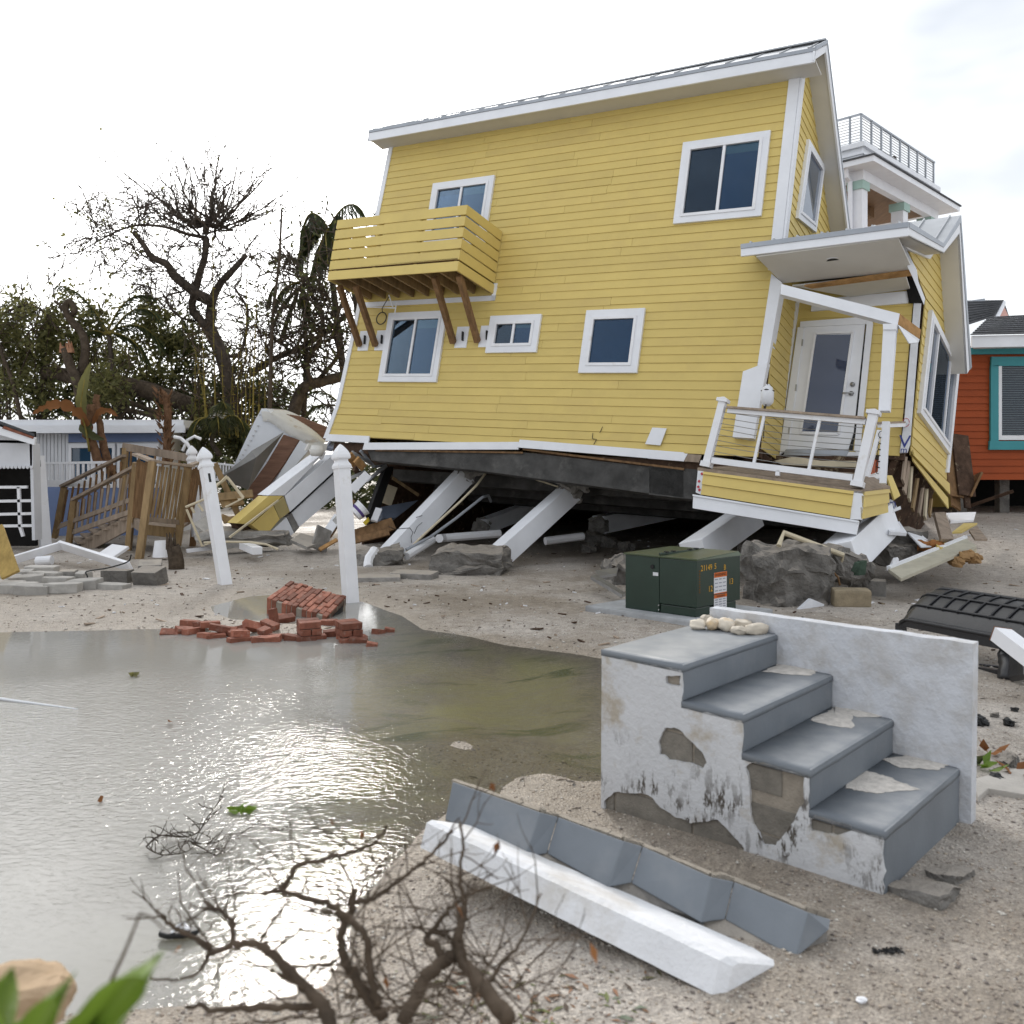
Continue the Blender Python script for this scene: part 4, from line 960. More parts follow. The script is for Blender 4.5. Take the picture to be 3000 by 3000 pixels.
# side return rail: post, lattice posts, stub of rail
MB().beam(at(*zC(1590, 400), 11.9), at(*zC(1790, 395), 12.6), .05, .07, HV).build('top_rail', vinyl, deck)
MB().beam(at(*zC(1575, 385), 11.9), at(*zC(1770, 378), 12.6), .11, .025, HV).build('rail_cap', woodgrey, deck)
MB().beam(at(*zC(1590, 450), 11.9), at(*zC(1490, 830), 11.7), .07, .05, HU).build('side_post', vinyl, deck)
MB().beam(at(*zC(1625, 450), 12.2), at(*zC(1590, 860), 12.1), .06, .05, HU).build('side_post', vinyl, deck)
MB().beam(at(*zC(1470, 850), 11.6), at(*zC(1620, 790), 12.2), .05, .07, HV).build('bottom_rail', vinyl, deck)
for k in range(7):
    a = at(*zC(1600 - 4 * k, 480 + 48 * k), 11.85)
    pts = [a + Vector((.035 * math.cos(j * .7) , -.02, .045 * math.sin(j * .7))) for j in range(8)]
    MB().tube(pts, .005, 4).build('vine_scroll', cable_m, deck)
# debris between deck and door
mb = MB().slab([H(*hl(zC(x, y), .4)) for x, y in ((740, 690), (900, 655), (1120, 690), (1400, 690), (1400, 740), (1080, 735), (800, 720))], HW * .1); mb.build('splintered_sill', cream_m, house)
MB().slab([H(*hl(zC(x, y), .75)) for x, y in ((440, 520), (600, 510), (740, 650), (1430, 650), (1480, 830), (1000, 820), (400, 700))], HW * .25).build('rotten_floor_edge', plydark, house)
MB().slab([H(*hl(zC(x, y), .2)) for x, y in ((470, 640), (620, 600), (720, 680), (660, 700), (500, 690))], HW * .2).build('broken_panel', plydark, house)
MB().slab([H(*hl(zC(x, y), 1.2)) for x, y in ((1650, 640), (1800, 640), (1790, 900), (1700, 900), (1640, 800))], HW * .2).build('torn_rim', plydark, house)

# ------------------------------------------------------------------ pillars and footings
def rough_block(c, sx, sy, sz, rot=(0, 0, 0), amp=.06, seed=0, sub=3, round_=.35):
    bm = bmesh.new(); bmesh.ops.create_cube(bm, size=1.0)
    bmesh.ops.subdivide_edges(bm, edges=list(bm.edges), cuts=2 ** sub - 1, use_grid_fill=True)
    E_ = Matrix.Rotation(rot[2], 3, 'Z') @ Matrix.Rotation(rot[1], 3, 'Y') @ Matrix.Rotation(rot[0], 3, 'X')
    mb = MB()
    for v in bm.verts:
        p = v.co.copy(); s = p.normalized() * .62
        p = p.lerp(s, round_)
        n_ = Vector((noise.noise(p * 2.3 + Vector((seed, 0, 0))), noise.noise(p * 2.3 + Vector((0, seed, 5))), noise.noise(p * 2.3 + Vector((7, 0, seed)))))
        n2 = Vector((noise.noise(p * 7 + Vector((seed, 3, 0))), noise.noise(p * 7 + Vector((0, seed, 8))), noise.noise(p * 7 + Vector((2, 0, seed)))))
        q = Vector((p.x * sx, p.y * sy, p.z * sz)) + (n_ + n2 * .4) * amp
        mb.v.append(Vector(c) + E_ @ q)
    bm.verts.index_update()
    mb.f = [tuple(v.index for v in f.verts) for f in bm.faces]
    bm.free()
    return mb
def broken_end(c, r, seed, parent):
    rough_block(c, r, r, r, (.3, .2, seed), .09, seed, 3).build('broken_end', concrete, parent)
def pillar(b_, t_, wd, label, up, ends=(False, True), group='leaning concrete pillars under the yellow house'):
    root = thing('concrete_pillar', label, 'pillar', b_, group)
    o = MB().beam(b_, t_, wd, wd, up).build('shaft', pillar_m, root, bevel=.012)
    if ends[0]: broken_end(b_, wd * .9, random.random() * 9, root)
    if ends[1]: broken_end(t_, wd * 1.0, random.random() * 9, root)
    return root
upv = Vector((-.55, -.35, .75))
p1 = pillar(at(*zD(655, 1322), 15.15), at(*zD(1275, 668), 16.2), .31, 'cracked white pillar leaning behind the upright white fence post', upv)
b1, t1 = at(*zD(655, 1322), 15.15), at(*zD(1275, 668), 16.2)
for pts in ([(660, 1085), (710, 1105), (770, 1100), (830, 1095)], [(830, 1095), (855, 1130), (840, 1170), (845, 1215)], [(865, 1140), (890, 1085), (930, 1050)], [(880, 1010), (930, 995)]):
    MB().tube([at(*zD(x, y), 15.15 + (x - 655) / 620 * 1.05 - .26) for x, y in pts], .006, 4).build('crack', black, p1)
pillar(at(*z3(968, 1650), 13.85), at(*z3(1352, 1305), 15.2), .32, 'white pillar leaning up from the flat grey boulder', upv)
pillar(at(*z4(235, 1270), 11.9), at(*z4(520, 1075), 13.2), .36, 'white pillar rising behind the green transformer', upv, (False, False))
pillar(at(*z4(985, 1300), 10.75), at(*z4(1200, 1095), 12.1), .40, 'short white pillar under the deck corner beside the big boulder', upv, (False, False))
pillar(at(*z3(1500, 1470), 18.6), at(*z3(2000, 1370), 20.6), .36, 'shaded pillar lying in the dark under the house', Vector((0, 0, 1)), (True, False))
pillar(at(*z3(900, 1480), 18.6), at(*z3(1300, 1330), 20.8), .30, 'thin shaded pillar in the dark between the two front pillars', Vector((0, 0, 1)), (True, False))
# rubble where pillar tops broke through the beam
for x, y, d_, s_ in ((845, 1165, 15.9, .34), (1345, 1215, 14.95, .38), (1330, 1135, 14.9, .16), (1420, 1250, 14.95, .2), (760, 1130, 16.0, .14)):
    rough_block(at(*z3(x, y), d_), s_ * .9, s_ * .8, s_, (.2, .4, x), .1, x * .1, 3).build('crushed_concrete', concrete, house)
p = G(*zD(530, 1400)); rough_block(p + Vector((.05, .35, .02)), .75, .6, .34, (.1, -.1, .2), .12, 3.3, 3).build('concrete_footing', concdark, label='dark buried footing at the foot of the cracked pillar', cat='rubble')
p = G(*z3(850, 1735)); rough_block(p + Vector((-.05, .55, .13)), 1.05, .95, .42, (.04, -.05, -.12), .10, 5.1, 4, .25).build('concrete_footing', concdark, label='flat grey concrete boulder at the foot of a white pillar', cat='rubble')
p = G(*z4(745, 1545)); rough_block(p + Vector((.08, .45, .27)), .78, .75, .72, (.05, .08, .3), .12, 8.2, 4, .36).build('concrete_footing', concdark, label='largest dark concrete boulder beside the green transformer', cat='rubble')
rough_block(at(*z4(1000, 1330), 10.7), .55, .5, .34, (.2, .3, .4), .1, 2.2, 3).build('concrete_footing', concdark, label='broken concrete piece under the cream pipe', cat='rubble')
p = G(1172, 1105); rough_block(p + Vector((.06, .3, .12)), .45, .45, .36, (.1, .2, .4), .1, 4.4, 3).build('concrete_footing', concdark, label='grey boulder half hidden behind the green transformer', cat='rubble')
for k, (x, y, d_, sx, sz) in enumerate(((1250, 1195, 12.2, .62, .34), (1225, 1270, 11.9, .34, .26), (1300, 1275, 12.0, .34, .26), (1370, 1280, 12.0, .3, .25), (1310, 1200, 12.4, .5, .3), (1180, 1200, 12.2, .3, .3))):
    rough_block(at(*z4(x, y), d_), sx, .45, sz, (.1, .1, k * .4), .05, k * 1.7, 3, .15).build('concrete_rubble', concdark, label='dark broken concrete heaped under the torn wing wall', cat='rubble', group='concrete heap under the wing')
for k, (x, y, d_, s_) in enumerate(((515, 1285, 13.0, .3), (490, 1310, 12.8, .22))):
    rough_block(at(*z4(x, y), d_), s_, s_, s_ * .8, (.2, .1, k), .08, k + 20, 3).build('concrete_rubble', concdark, label='dark broken concrete in the shade behind the transformer', cat='rubble', group='concrete behind the transformer')
for k, (x, y, d_, s_) in enumerate(((1480, 1520, 16.4, .35), (1560, 1545, 16.2, .3), (1640, 1560, 16, .25), (1450, 1570, 16, .25), (960, 1490, 17.2, .35))):
    rough_block(G(*z3(x, y + 40)) + Vector((0, 0, s_ * .2)), s_, s_, s_ * .7, (.2, .1, k), .06, k + 31, 2).build('concrete_rubble', concdark, label='small dark rubble in the shade under the house', cat='rubble', group='rubble under the house')
# concrete blocks and slabs lying on the sand
def loose_box(name, px, sx, sy, sz, rz, rx, m, label, cat, group=None, bevel=.012, ry=0, up=0):
    c = G(*px); o = MB().box((0, 0, sz / 2), sx, sy, sz).build(name, m, None, bevel=bevel, label=label, cat=cat, group=group, origin=(0, 0, 0))
    o.location = (c.x, c.y, c.z - .012 + up); o.rotation_euler = (rx, ry, rz)
    return o
loose_box('concrete_block', z4(1040, 1535), .40, .20, .20, -.12, .08, mat('tan_block', (.30, .245, .165), .95, .2, 10, .4, 60), 'tan concrete block standing by the largest boulder', 'block', bevel=.03)
loose_box('concrete_block', z4(1125, 1480), .42, .2, .2, -.42, .05, concrete, 'grey concrete block behind the tan block', 'block')
loose_box('paving_slab', zD(580, 1515), .58, .36, .07, .12, .02, concrete, 'flat grey slab beside the upright white fence post', 'slab')
loose_box('paving_slab', zD(870, 1500), .62, .26, .1, -.35, .1, concrete, 'half-sunk grey slab in front of the flat boulder', 'slab')

# ------------------------------------------------------------------ pad-mounted transformer
pe1, pe2 = Vector((.707, -.707, 0)), Vector((.707, .707, 0))
FLp = Vector((1.186, 9.43, 0)); hz = .085
tr_ = thing('pad_transformer', 'dark green pad-mounted electrical transformer box with yellow numbers', 'transformer', FLp + pe1 * .44 + pe2 * .4 + Vector((0, 0, hz)))
Zv = Vector((0, 0, 1))
def tb_(name, a0, a1, b0, b1, c0, c1, m=green_m, parent=tr_, bevel=.008):
    q = [FLp + pe1 * a + pe2 * b + Zv * (hz + c) for c in (c0, c1) for a, b in ((a0, b0), (a1, b0), (a1, b1), (a0, b1))]
    return MB().hexa(q).build(name, m, parent, bevel=bevel)
tb_('cabinet', 0, .43, 0, .80, 0, .56); dr = tb_('door', .437, .88, -.004, .80, .095, .555); tb_('sill_panel', .437, .86, .01, .75, 0, .088)
q = [FLp + pe1 * a + pe2 * b + Zv * (hz + c) for a, b, c in ((-.012, -.014, .562), (.892, -.014, .556), (.892, .814, .556), (-.012, .814, .562))]
lid = MB().hexa(q + [FLp + pe1 * a + pe2 * b + Zv * (hz + c) for a, b, c in ((-.012, -.014, .58), (.892, -.014, .576), (.86, .80, .60), (.02, .80, .602))]).build('lid', mat('lid_green', (.062, .085, .040), .28, .12, 3, .03, 20, .5), tr_, bevel=.005)
tb_('lid_seam', .425, .445, 0, .80, .583, .606, green_m, lid, .004)
for b in (.10, .22, .52, .64): tb_('hinge', .415, .455, b, b + .04, .60, .615, black, lid, .003)
tb_('bracket', .78, .84, .66, .70, -.02, .06, steel); tb_('bracket', .78, .84, .55, .58, -.02, .06, steel)
ff = lambda a, c, n=.003: FLp + pe1 * a - pe2 * n + Zv * (hz + c)
rf = lambda b, c, n=.003: FLp + pe1 * (.88 + n) + pe2 * b + Zv * (hz + c)
MB().slab([ff(.355, .405), ff(.42, .405), ff(.42, .37), ff(.355, .37)], pe2 * .004).build('sticker', sign_white, tr_)
MB().tube([ff(.35, .46, .012), ff(.35, .46, -.002)], .022, 12).build('lock', black, tr_)
for c_ in (.03, .075): MB().tube([ff(.428, c_, .008), ff(.428, c_, -.002)], .008, 8).build('bolt', steel, tr_)
for txt, b, c, s_ in (('21149', .165, .475, .082), ('5', .325, .478, .082), ('B', .50, .455, .075), ('12', .235, .26, .085), ('13', .62, .30, .085)):
    textmesh('lettering', txt, rf(b, c), pe2, Zv, s_, sign_yellow, tr_)
# small column of yellow marks by the edge
for k in range(9): MB().slab([rf(.035, .46 - k * .026), rf(.055, .46 - k * .026), rf(.055, .445 - k * .026), rf(.035, .445 - k * .026)], -pe1 * .002).build('lettering', mat('worn_marker', (.16, .075, .02)) if k == 0 else MATS['worn_marker'], tr_)
st = MB().slab([rf(.30, .415), rf(.535, .415), rf(.535, .20), rf(.30, .20)], -pe1 * .002).build('warning_label', sign_white, tr_)
MB().slab([rf(.30, .415, .006), rf(.535, .415, .006), rf(.535, .365, .006), rf(.30, .365, .006)], -pe1 * .002).build('label_band', sign_orange, st)
MB().slab([rf(.30, .208, .006), rf(.535, .208, .006), rf(.535, .20, .006), rf(.30, .20, .006)], -pe1 * .002).build('label_band', sign_orange, st)
st2 = MB().slab([rf(.30, .19), rf(.535, .19), rf(.535, .05), rf(.30, .05)], -pe1 * .002).build('warning_label', sign_white, tr_)
MB().slab([rf(.30, .19, .006), rf(.535, .19, .006), rf(.535, .158, .006), rf(.30, .158, .006)], -pe1 * .002).build('label_band', sign_orange, st2)
textmesh('lettering', 'WARNING', rf(.4175, .39, .008), pe2, Zv, .042, black, st); textmesh('lettering', 'WARNING', rf(.4175, .174, .008), pe2, Zv, .032, black, st2)
for s0, y0, y1 in ((st, .35, .225), (st2, .145, .065)):
    for k in range(3):
        for j in range(4):
            yy = lerp(y0, y1, j / 3.3); x0 = .315 + k * .073
            MB().slab([rf(x0, yy, .006), rf(x0 + random.uniform(.04, .06), yy, .006), rf(x0 + .05, yy - .009, .006), rf(x0, yy - .009, .006)], -pe1 * .002).build('print_line', ink_grey, s0)
pad = [FLp + pe1 * a + pe2 * b for a, b in ((-.42, -.16), (1.05, -.16), (1.12, 1.05), (-.42, 1.05))]
MB().slab([p + Zv * hz for p in pad], Zv * -.16).build('transformer_pad', mat('pale_concrete', (.40, .41, .42), .85, .15, 5, .35, 40, .25, c2=(.28, .28, .28), edge=(.5, .75), c2s=3), None, bevel=.02, label='pale concrete pad under the green transformer', cat='slab')

# ------------------------------------------------------------------ concrete steps with parapet
SM = Matrix.Rotation(2.402, 3, 'Z') @ Matrix.Rotation(-.014, 3, 'X') @ Matrix.Rotation(-.017, 3, 'Y')
SO = Vector((1.341, 3.234, .244)); RUN, RISE, WID, TOPD = .281, .154, .871, .42
def S(a, b, z): return SO + SM @ Vector((a, -b, z))              # a away along the flight, b across to the parapet, z up
BOT = -.30
steps = thing('concrete_steps', 'grey painted concrete steps with peeling white sides and parapet, left standing alone', 'steps', S(.4, .4, BOT))
prof = []
for i in range(4):
    prof += [(i * RUN, i * RISE - (RISE if i else 0.0)), (i * RUN, i * RISE)] if i else [(0, 0)]
END = 3 * RUN + TOPD
outline = [(0, BOT), (0, 0), (RUN, 0), (RUN, RISE), (2 * RUN, RISE), (2 * RUN, 2 * RISE), (3 * RUN, 2 * RISE), (3 * RUN, 3 * RISE), (END, 3 * RISE), (END, BOT)]
ins = .016
core_pts = [(a + (.019 if a < END else 0), z - (.02 if z > BOT else 0)) for k, (a, z) in enumerate(outline)]
MB().slab([S(a, .012, z) for a, z in core_pts], S(0, WID, 0) - S(0, .012, 0)).build('core', mortar, steps)
# grey skin: each tread and riser its own slab, rounded at the nosing
for i in range(4):
    a0 = i * RUN; a1 = END if i == 3 else (i + 1) * RUN; z = i * RISE; zb = -RISE * 1.55 if i == 0 else z - RISE
    q = [S(a0, 0.002, zb), S(a0, WID, zb), S(a0 + .02, WID, zb), S(a0 + .02, .002, zb), S(a0, .002, z), S(a0, WID, z), S(a0 + .02, WID, z), S(a0 + .02, .002, z)]
    MB().hexa(q).build('riser', greypaint, steps, bevel=.008)
    nb = 14
    mb = MB(); pr = [(a0 - .0015, z - .030), (a0 - .0015, z - .014), (a0 + .002, z - .005), (a0 + .010, z + .001), (a0 + .022, z + .002), (a1 + .004, z + .002), (a1 + .004, z - .025), (a0 + .02, z - .03)]
    m_ = len(pr)
    for j in range(nb + 1):
        b = lerp(-.006, WID, j / nb); wv_ = .0025 * noise.noise(Vector((b * 6, i * 3.3, 0)))
        mb.v += [S(a + wv_, b, zz + wv_) for a, zz in pr]
    for j in range(nb):
        for k in range(m_): mb.f.append((j * m_ + k, j * m_ + (k + 1) % m_, (j + 1) * m_ + (k + 1) % m_, (j + 1) * m_ + k))
    mb.f += [tuple(range(m_)), tuple(reversed(range(nb * m_, (nb + 1) * m_)))]
    mb.build('tread', greypaint, steps, True)
# block courses behind the stucco
def inside(a, z):
    if a < .02 or a > END - .02 or z < BOT: return False
    i = min(3, int(a / RUN)); return z < i * RISE - .03
row = 0; zc = BOT
while zc < 3 * RISE:
    a = -.2 * (row % 2)
    while a < END:
        aa0, aa1, zz0, zz1 = max(a, .012), min(a + .39, END - .01), zc, zc + .148
        if aa1 - aa0 > .05:
            i = min(3, int((aa0 + .001) / RUN)); top = i * RISE - .035
            zz1 = min(zz1, top)
            if zz1 - zz0 > .03:
                mb = MB().hexa([S(aa, b, zz) for zz in (zz0, zz1) for aa, b in ((aa0, .006), (aa1, .006), (aa1, .10), (aa0, .10))])
                mb.build('block', blockm, steps, bevel=.004)
        a += .40
    zc += .158; row += 1
# stucco skin with the patches fallen out of it
def sl(px):
    nrm = SM @ Vector((0, 1, 0)); P = SM.transposed() @ (onplane(px, SO, nrm) - SO)
    return (P.x, P.z)
def jag(pts, amp, n=5):
    r = []
    for i in range(len(pts)):
        a, b = Vector(pts[i]), Vector(pts[(i + 1) % len(pts)])
        for k in range(n):
            p = a.lerp(b, k / n); r.append((p.x + random.uniform(-amp, amp), p.y + random.uniform(-amp, amp)))
    return r
holes = []
for h_ in ([(360, 660), (380, 640), (430, 645), (480, 690), (530, 745), (552, 790), (535, 818), (480, 795), (390, 782), (350, 755), (345, 705)],
           [(745, 790), (800, 792), (975, 850), (975, 965), (930, 1050), (885, 1110), (850, 1155), (800, 1145), (775, 1090), (750, 1050), (745, 985), (740, 880), (722, 815)],
           [(1022, 1018), (1090, 1040), (1180, 1062), (1185, 1088), (1140, 1108), (1080, 1105), (1010, 1085), (1003, 1050)],
           [(380, 410), (440, 418), (438, 462), (376, 450)],
           [(106, 960), (150, 918), (215, 925), (300, 932), (350, 985), (420, 1030), (480, 1052), (560, 1045), (600, 1040), (650, 1090), (690, 1130), (715, 1165), (720, 1205), (690, 1205), (640, 1185), (520, 1150), (380, 1110), (250, 1070), (110, 1040)]):
    holes.append(jag([sl(zA(*p)) for p in h_], .004, 3))
oz = [(0.004, BOT), (0.004, -.022), (RUN + .004, -.024), (RUN + .004, RISE - .022), (2 * RUN + .004, RISE - .024), (2 * RUN + .004, 2 * RISE - .022), (3 * RUN + .004, 2 * RISE - .024), (3 * RUN + .004, 3 * RISE - .022), (END, 3 * RISE - .024), (END, BOT)]
def jag_edges(pts):
    r = []
    for i in range(len(pts)):
        a, b = Vector(pts[i]), Vector(pts[(i + 1) % len(pts)]); n = max(1, int((b - a).length / .03))
        for k in range(n):
            p = a.lerp(b, k / n); j = .005 if i not in (8, 9) else 0
            r.append((p.x + (random.uniform(-j, j) if k else 0), p.y + (random.uniform(-j, j) if k else 0)))
    return r
outer = jag_edges(oz)
loops = [outer] + holes
flat = [p for lp in loops for p in lp]
tris = tessellate_polygon([[Vector((p[0], p[1], 0)) for p in lp] for lp in loops])
mb = MB(); n0 = len(flat)
mb.v = [S(a, -.006, z) for a, z in flat] + [S(a, .011, z) for a, z in flat]
mb.f = [tuple(t) for t in tris]
o_ = 0
for lp in loops:
    n = len(lp)
    for k in range(n): mb.f.append((o_ + k, o_ + (k + 1) % n, n0 + o_ + (k + 1) % n, n0 + o_ + k))
    o_ += n
stuccopeel = mat('peeling_stucco', (.64, .645, .66), .85, .05, 5, .45, 40, .2, c2=(.47, .42, .35), edge=(.52, .66), c2s=4.5, bdist=.012)
t_ = stuccopeel.node_tree                                                        # scabs of old dark paint low on the side
nn = N(t_, 'ShaderNodeTexNoise', i_Scale=26.0, i_Detail=8.0, i_Roughness=0.75); g_ = N(t_, 'ShaderNodeTexCoord'); mm_ = N(t_, 'ShaderNodeMapping'); mm_.inputs['Scale'].default_value = (1, 1, .32)
L(t_, g_.outputs['Object'], mm_.inputs[0]); L(t_, mm_.outputs[0], nn.inputs[0])
r_ = N(t_, 'ShaderNodeValToRGB'); r_.color_ramp.elements[0].position = .52; r_.color_ramp.elements[1].position = .57; L(t_, nn.outputs[0], r_.inputs[0])
sx_ = N(t_, 'ShaderNodeSeparateXYZ'); L(t_, g_.outputs['Object'], sx_.inputs[0])
zr = N(t_, 'ShaderNodeMapRange', interpolation_type='SMOOTHSTEP'); zr.inputs['From Min'].default_value = .46; zr.inputs['From Max'].default_value = .32; L(t_, sx_.outputs[2], zr.inputs[0])
bn_ = N(t_, 'ShaderNodeTexNoise', i_Scale=5.0, i_Detail=3.0); L(t_, g_.outputs['Object'], bn_.inputs[0]); br_ = N(t_, 'ShaderNodeValToRGB'); br_.color_ramp.elements[0].position = .42; br_.color_ramp.elements[1].position = .58; L(t_, bn_.outputs[0], br_.inputs[0])
k1 = N(t_, 'ShaderNodeMath', operation='MULTIPLY'); L(t_, r_.outputs[0], k1.inputs[0]); L(t_, zr.outputs[0], k1.inputs[1])
k2 = N(t_, 'ShaderNodeMath', operation='MULTIPLY'); L(t_, k1.outputs[0], k2.inputs[0]); L(t_, br_.outputs[0], k2.inputs[1])
bsd = t_.nodes['Principled BSDF']; src = bsd.inputs['Base Color'].links[0].from_socket
mk = N(t_, 'ShaderNodeMix', data_type='RGBA'); L(t_, k2.outputs[0], mk.inputs[0]); L(t_, src, mk.inputs[6]); mk.inputs[7].default_value = (.10, .085, .07, 1); L(t_, mk.outputs[2], bsd.inputs['Base Color'])
mb.build('stucco_skin', stuccopeel, steps)
# parapet
pz = 3 * RISE + .115
PB = WID + .004; PT = .072
pmat = mat('parapet_stucco', (.64, .655, .69), .85, .05, 4, .5, 34, .2, c2=(.50, .485, .47), edge=(.42, .72), c2s=7, bdist=.012)
mb = MB(); na, nz = 40, 22
A0, A1 = -.045, 1.222
def ptop(a): return .545 + .005 * noise.noise(Vector((a * 9, 1, 0)))
for side, bb_ in ((0, PB), (1, PB + PT)):
    for i in range(na + 1):
        for j in range(nz + 1):
            a = lerp(A0, A1, i / na); z = lerp(BOT, ptop(a), j / nz)
            d_ = .0035 * noise.noise(Vector((a * 14, z * 14, side * 5))) + .002 * noise.noise(Vector((a * 40, z * 40, side * 5)))
            mb.v.append(S(a, bb_ + (d_ if side else d_), z))
n1_ = (na + 1) * (nz + 1); I = lambda s, i, j: s * n1_ + i * (nz + 1) + j
for i in range(na):
    for j in range(nz):
        mb.f += [(I(0, i, j), I(0, i + 1, j), I(0, i + 1, j + 1), I(0, i, j + 1)), (I(1, i, j), I(1, i, j + 1), I(1, i + 1, j + 1), I(1, i + 1, j))]
    mb.f += [(I(0, i, nz), I(0, i + 1, nz), I(1, i + 1, nz), I(1, i, nz))]
for j in range(nz):
    mb.f += [(I(0, 0, j), I(0, 0, j + 1), I(1, 0, j + 1), I(1, 0, j)), (I(0, na, j), I(1, na, j), I(1, na, j + 1), I(0, na, j + 1))]
mb.build('parapet', pmat, steps)
# slab the flight stands on
sl_ = MB().slab([S(a, b, BOT + .06) for a, b in ((-.17, .30), (-.17, WID + .35), (.5, WID + .5), (.5, .30))], Zv * -.1).build('footing_slab', mat('footing_concrete', (.40, .375, .33), .9, .2, 5, .4, 40, .2), steps, bevel=.015)
for k, (a, b, sx, sy) in enumerate(((-.10, .10, .2, .17), (-.13, .30, .12, .15))):
    c = S(a, b, 0); c.z = .0
    rough_block(c, sx, sy, .09, (.1, .15, 2.3), .015, k * 3, 3, .1).build('concrete_chunk', concdark, label=('nearer broken slab piece in front of the bottom step', 'farther broken slab piece in front of the bottom step')[k], cat='rubble', group='slab pieces before the bottom step')
# sand washed onto the treads
def sandpatch(zz, pts, parent, h=.006):
    c = Vector((sum(p[0] for p in pts) / len(pts), sum(p[1] for p in pts) / len(pts)))
    pj = jag(pts, .008, 6); mb = MB(); n = len(pj)
    mb.v = [S(p[0], p[1], zz) for p in pj] + [S(lerp(c.x, p[0], .6), lerp(c.y, p[1], .6), zz + h) for p in pj] + [S(c.x, c.y, zz + h)]
    for k in range(n):
        k2 = (k + 1) % n; mb.f += [(k, k2, n + k2, n + k), (n + k, n + k2, 2 * n)]
    return mb.build('sand_patch', sandpale, parent, True)
sandpale = mat('pale_sand', (.60, .56, .51), .9, .2, 30, .4, 90, .2)
def tl(px, i):
    nrm = SM @ Vector((0, 0, 1)); P = SM.transposed() @ (onplane(px, S(0, 0, i * RISE), nrm) - SO)
    return (P.x, -P.y)
for i, pts in ((0, [(1150, 905), (1230, 830), (1310, 850), (1370, 870), (1480, 915), (1380, 920), (1290, 935), (1200, 918)]), (0, [(1300, 780), (1420, 765), (1600, 808), (1560, 830), (1400, 820)]), (1, [(1000, 610), (1075, 575), (1120, 545), (1180, 580), (1190, 650), (1080, 635)]), (1, [(1100, 545), (1230, 560), (1340, 595), (1200, 600)]), (2, [(800, 400), (870, 362), (1040, 395), (1000, 420), (880, 410)])):
    sandpatch(i * RISE + .0035, [tl(zA(*p), i) for p in pts], steps)
# row of pale stones on the top step
for k, (x, y, sx, sy, sz) in enumerate(((1118, 1085, .074, .05, .045), (1195, 1040, .058, .05, .045), (1262, 1085, .085, .06, .052), (1385, 1100, .095, .065, .060), (1545, 1092, .085, .055, .048), (1508, 1135, .066, .05, .036), (1672, 1130, .122, .062, .048), (1340, 1012, .062, .04, .062), (1445, 1062, .06, .04, .036))):
    p = onplane(zG(x, y + 30), S(0, 0, 3 * RISE), SM @ Vector((0, 0, 1)))
    mb = rough_block((0, 0, sz / 2), sx, sy, sz, (0, 0, k * .6), .008, k * 2.1, 3, .85)
    labs = ('white stone at the step-edge end of the row on the top step', 'small rounded stone at the back of the row on the top step', 'pale grey stone second in the row on the top step', 'large white stone in the middle of the row on the top step', 'white stone behind the little pinkish one on the top step', 'little pinkish stone in the row on the top step', 'long tan stone at the parapet end of the row', 'upright amber stone sticking up from the row', 'pale stone tucked behind the large white one')
    o = mb.build('shell_stone', stone, None, True, label=labs[k], cat='stone', group='stones on the top step', origin=(0, 0, 0)); o.location = p + Vector((0, .02, .002))

# ------------------------------------------------------------------ fallen stringer in front of the steps
cheek = thing('fallen_stair_side', 'broken white and grey side of the steps lying on the sand', 'steps fragment', G(1190, 1790))
zQ = lambda x, y: (716.8 + .8297 * x, 1396.2 + .8297 * y)
fbl, fbr = at(*zQ(92, 245), 3.30), at(*zQ(755, 580), 2.63)
ftl, ftr = at(*zQ(108, 180), 3.33), at(*zQ(775, 490), 2.69)
btl, btr = at(*zQ(215, 195), 3.46), at(*zQ(935, 503), 2.86)
bbl = btl + (fbl - ftl); bbr = at(*zQ(845, 585), 2.72)
mb = MB(); n = 24; nr = 0
for k in range(-1, n + 2):
    t = min(max(k / n, 0), 1); j = lambda s: Vector((0, 0, .003 * noise.noise(Vector((t * 15, s, 0))) + .0015 * noise.noise(Vector((t * 60, s, 0)))))
    A4, B4_, C4, D4 = lerp(fbl, fbr, t), lerp(ftl, ftr, t), lerp(btl, btr, t), lerp(bbl, bbr, t)
    ring = [A4 + j(1), lerp(B4_, A4, .13) + j(2), lerp(B4_, C4, .09) + j(3), lerp(C4, B4_, .12) + j(4), lerp(C4, D4, .2) + j(5), D4 + j(6)]
    if k in (-1, n + 1):
        c4 = sum(ring, Vector()) / 6; e4 = (fbr - fbl).normalized() * (.022 if k > 0 else -.022); ring = [lerp(p, c4, .22) + e4 for p in ring]
    mb.v += ring; nr += 1
for k in range(nr - 1):
    for q in range(6): mb.f.append((k * 6 + q, k * 6 + (q + 1) % 6, (k + 1) * 6 + (q + 1) % 6, (k + 1) * 6 + q))
mb.f += [tuple(range(6)), tuple(reversed(range((nr - 1) * 6, nr * 6)))]
mb.build('parapet_piece', stucco, cheek)
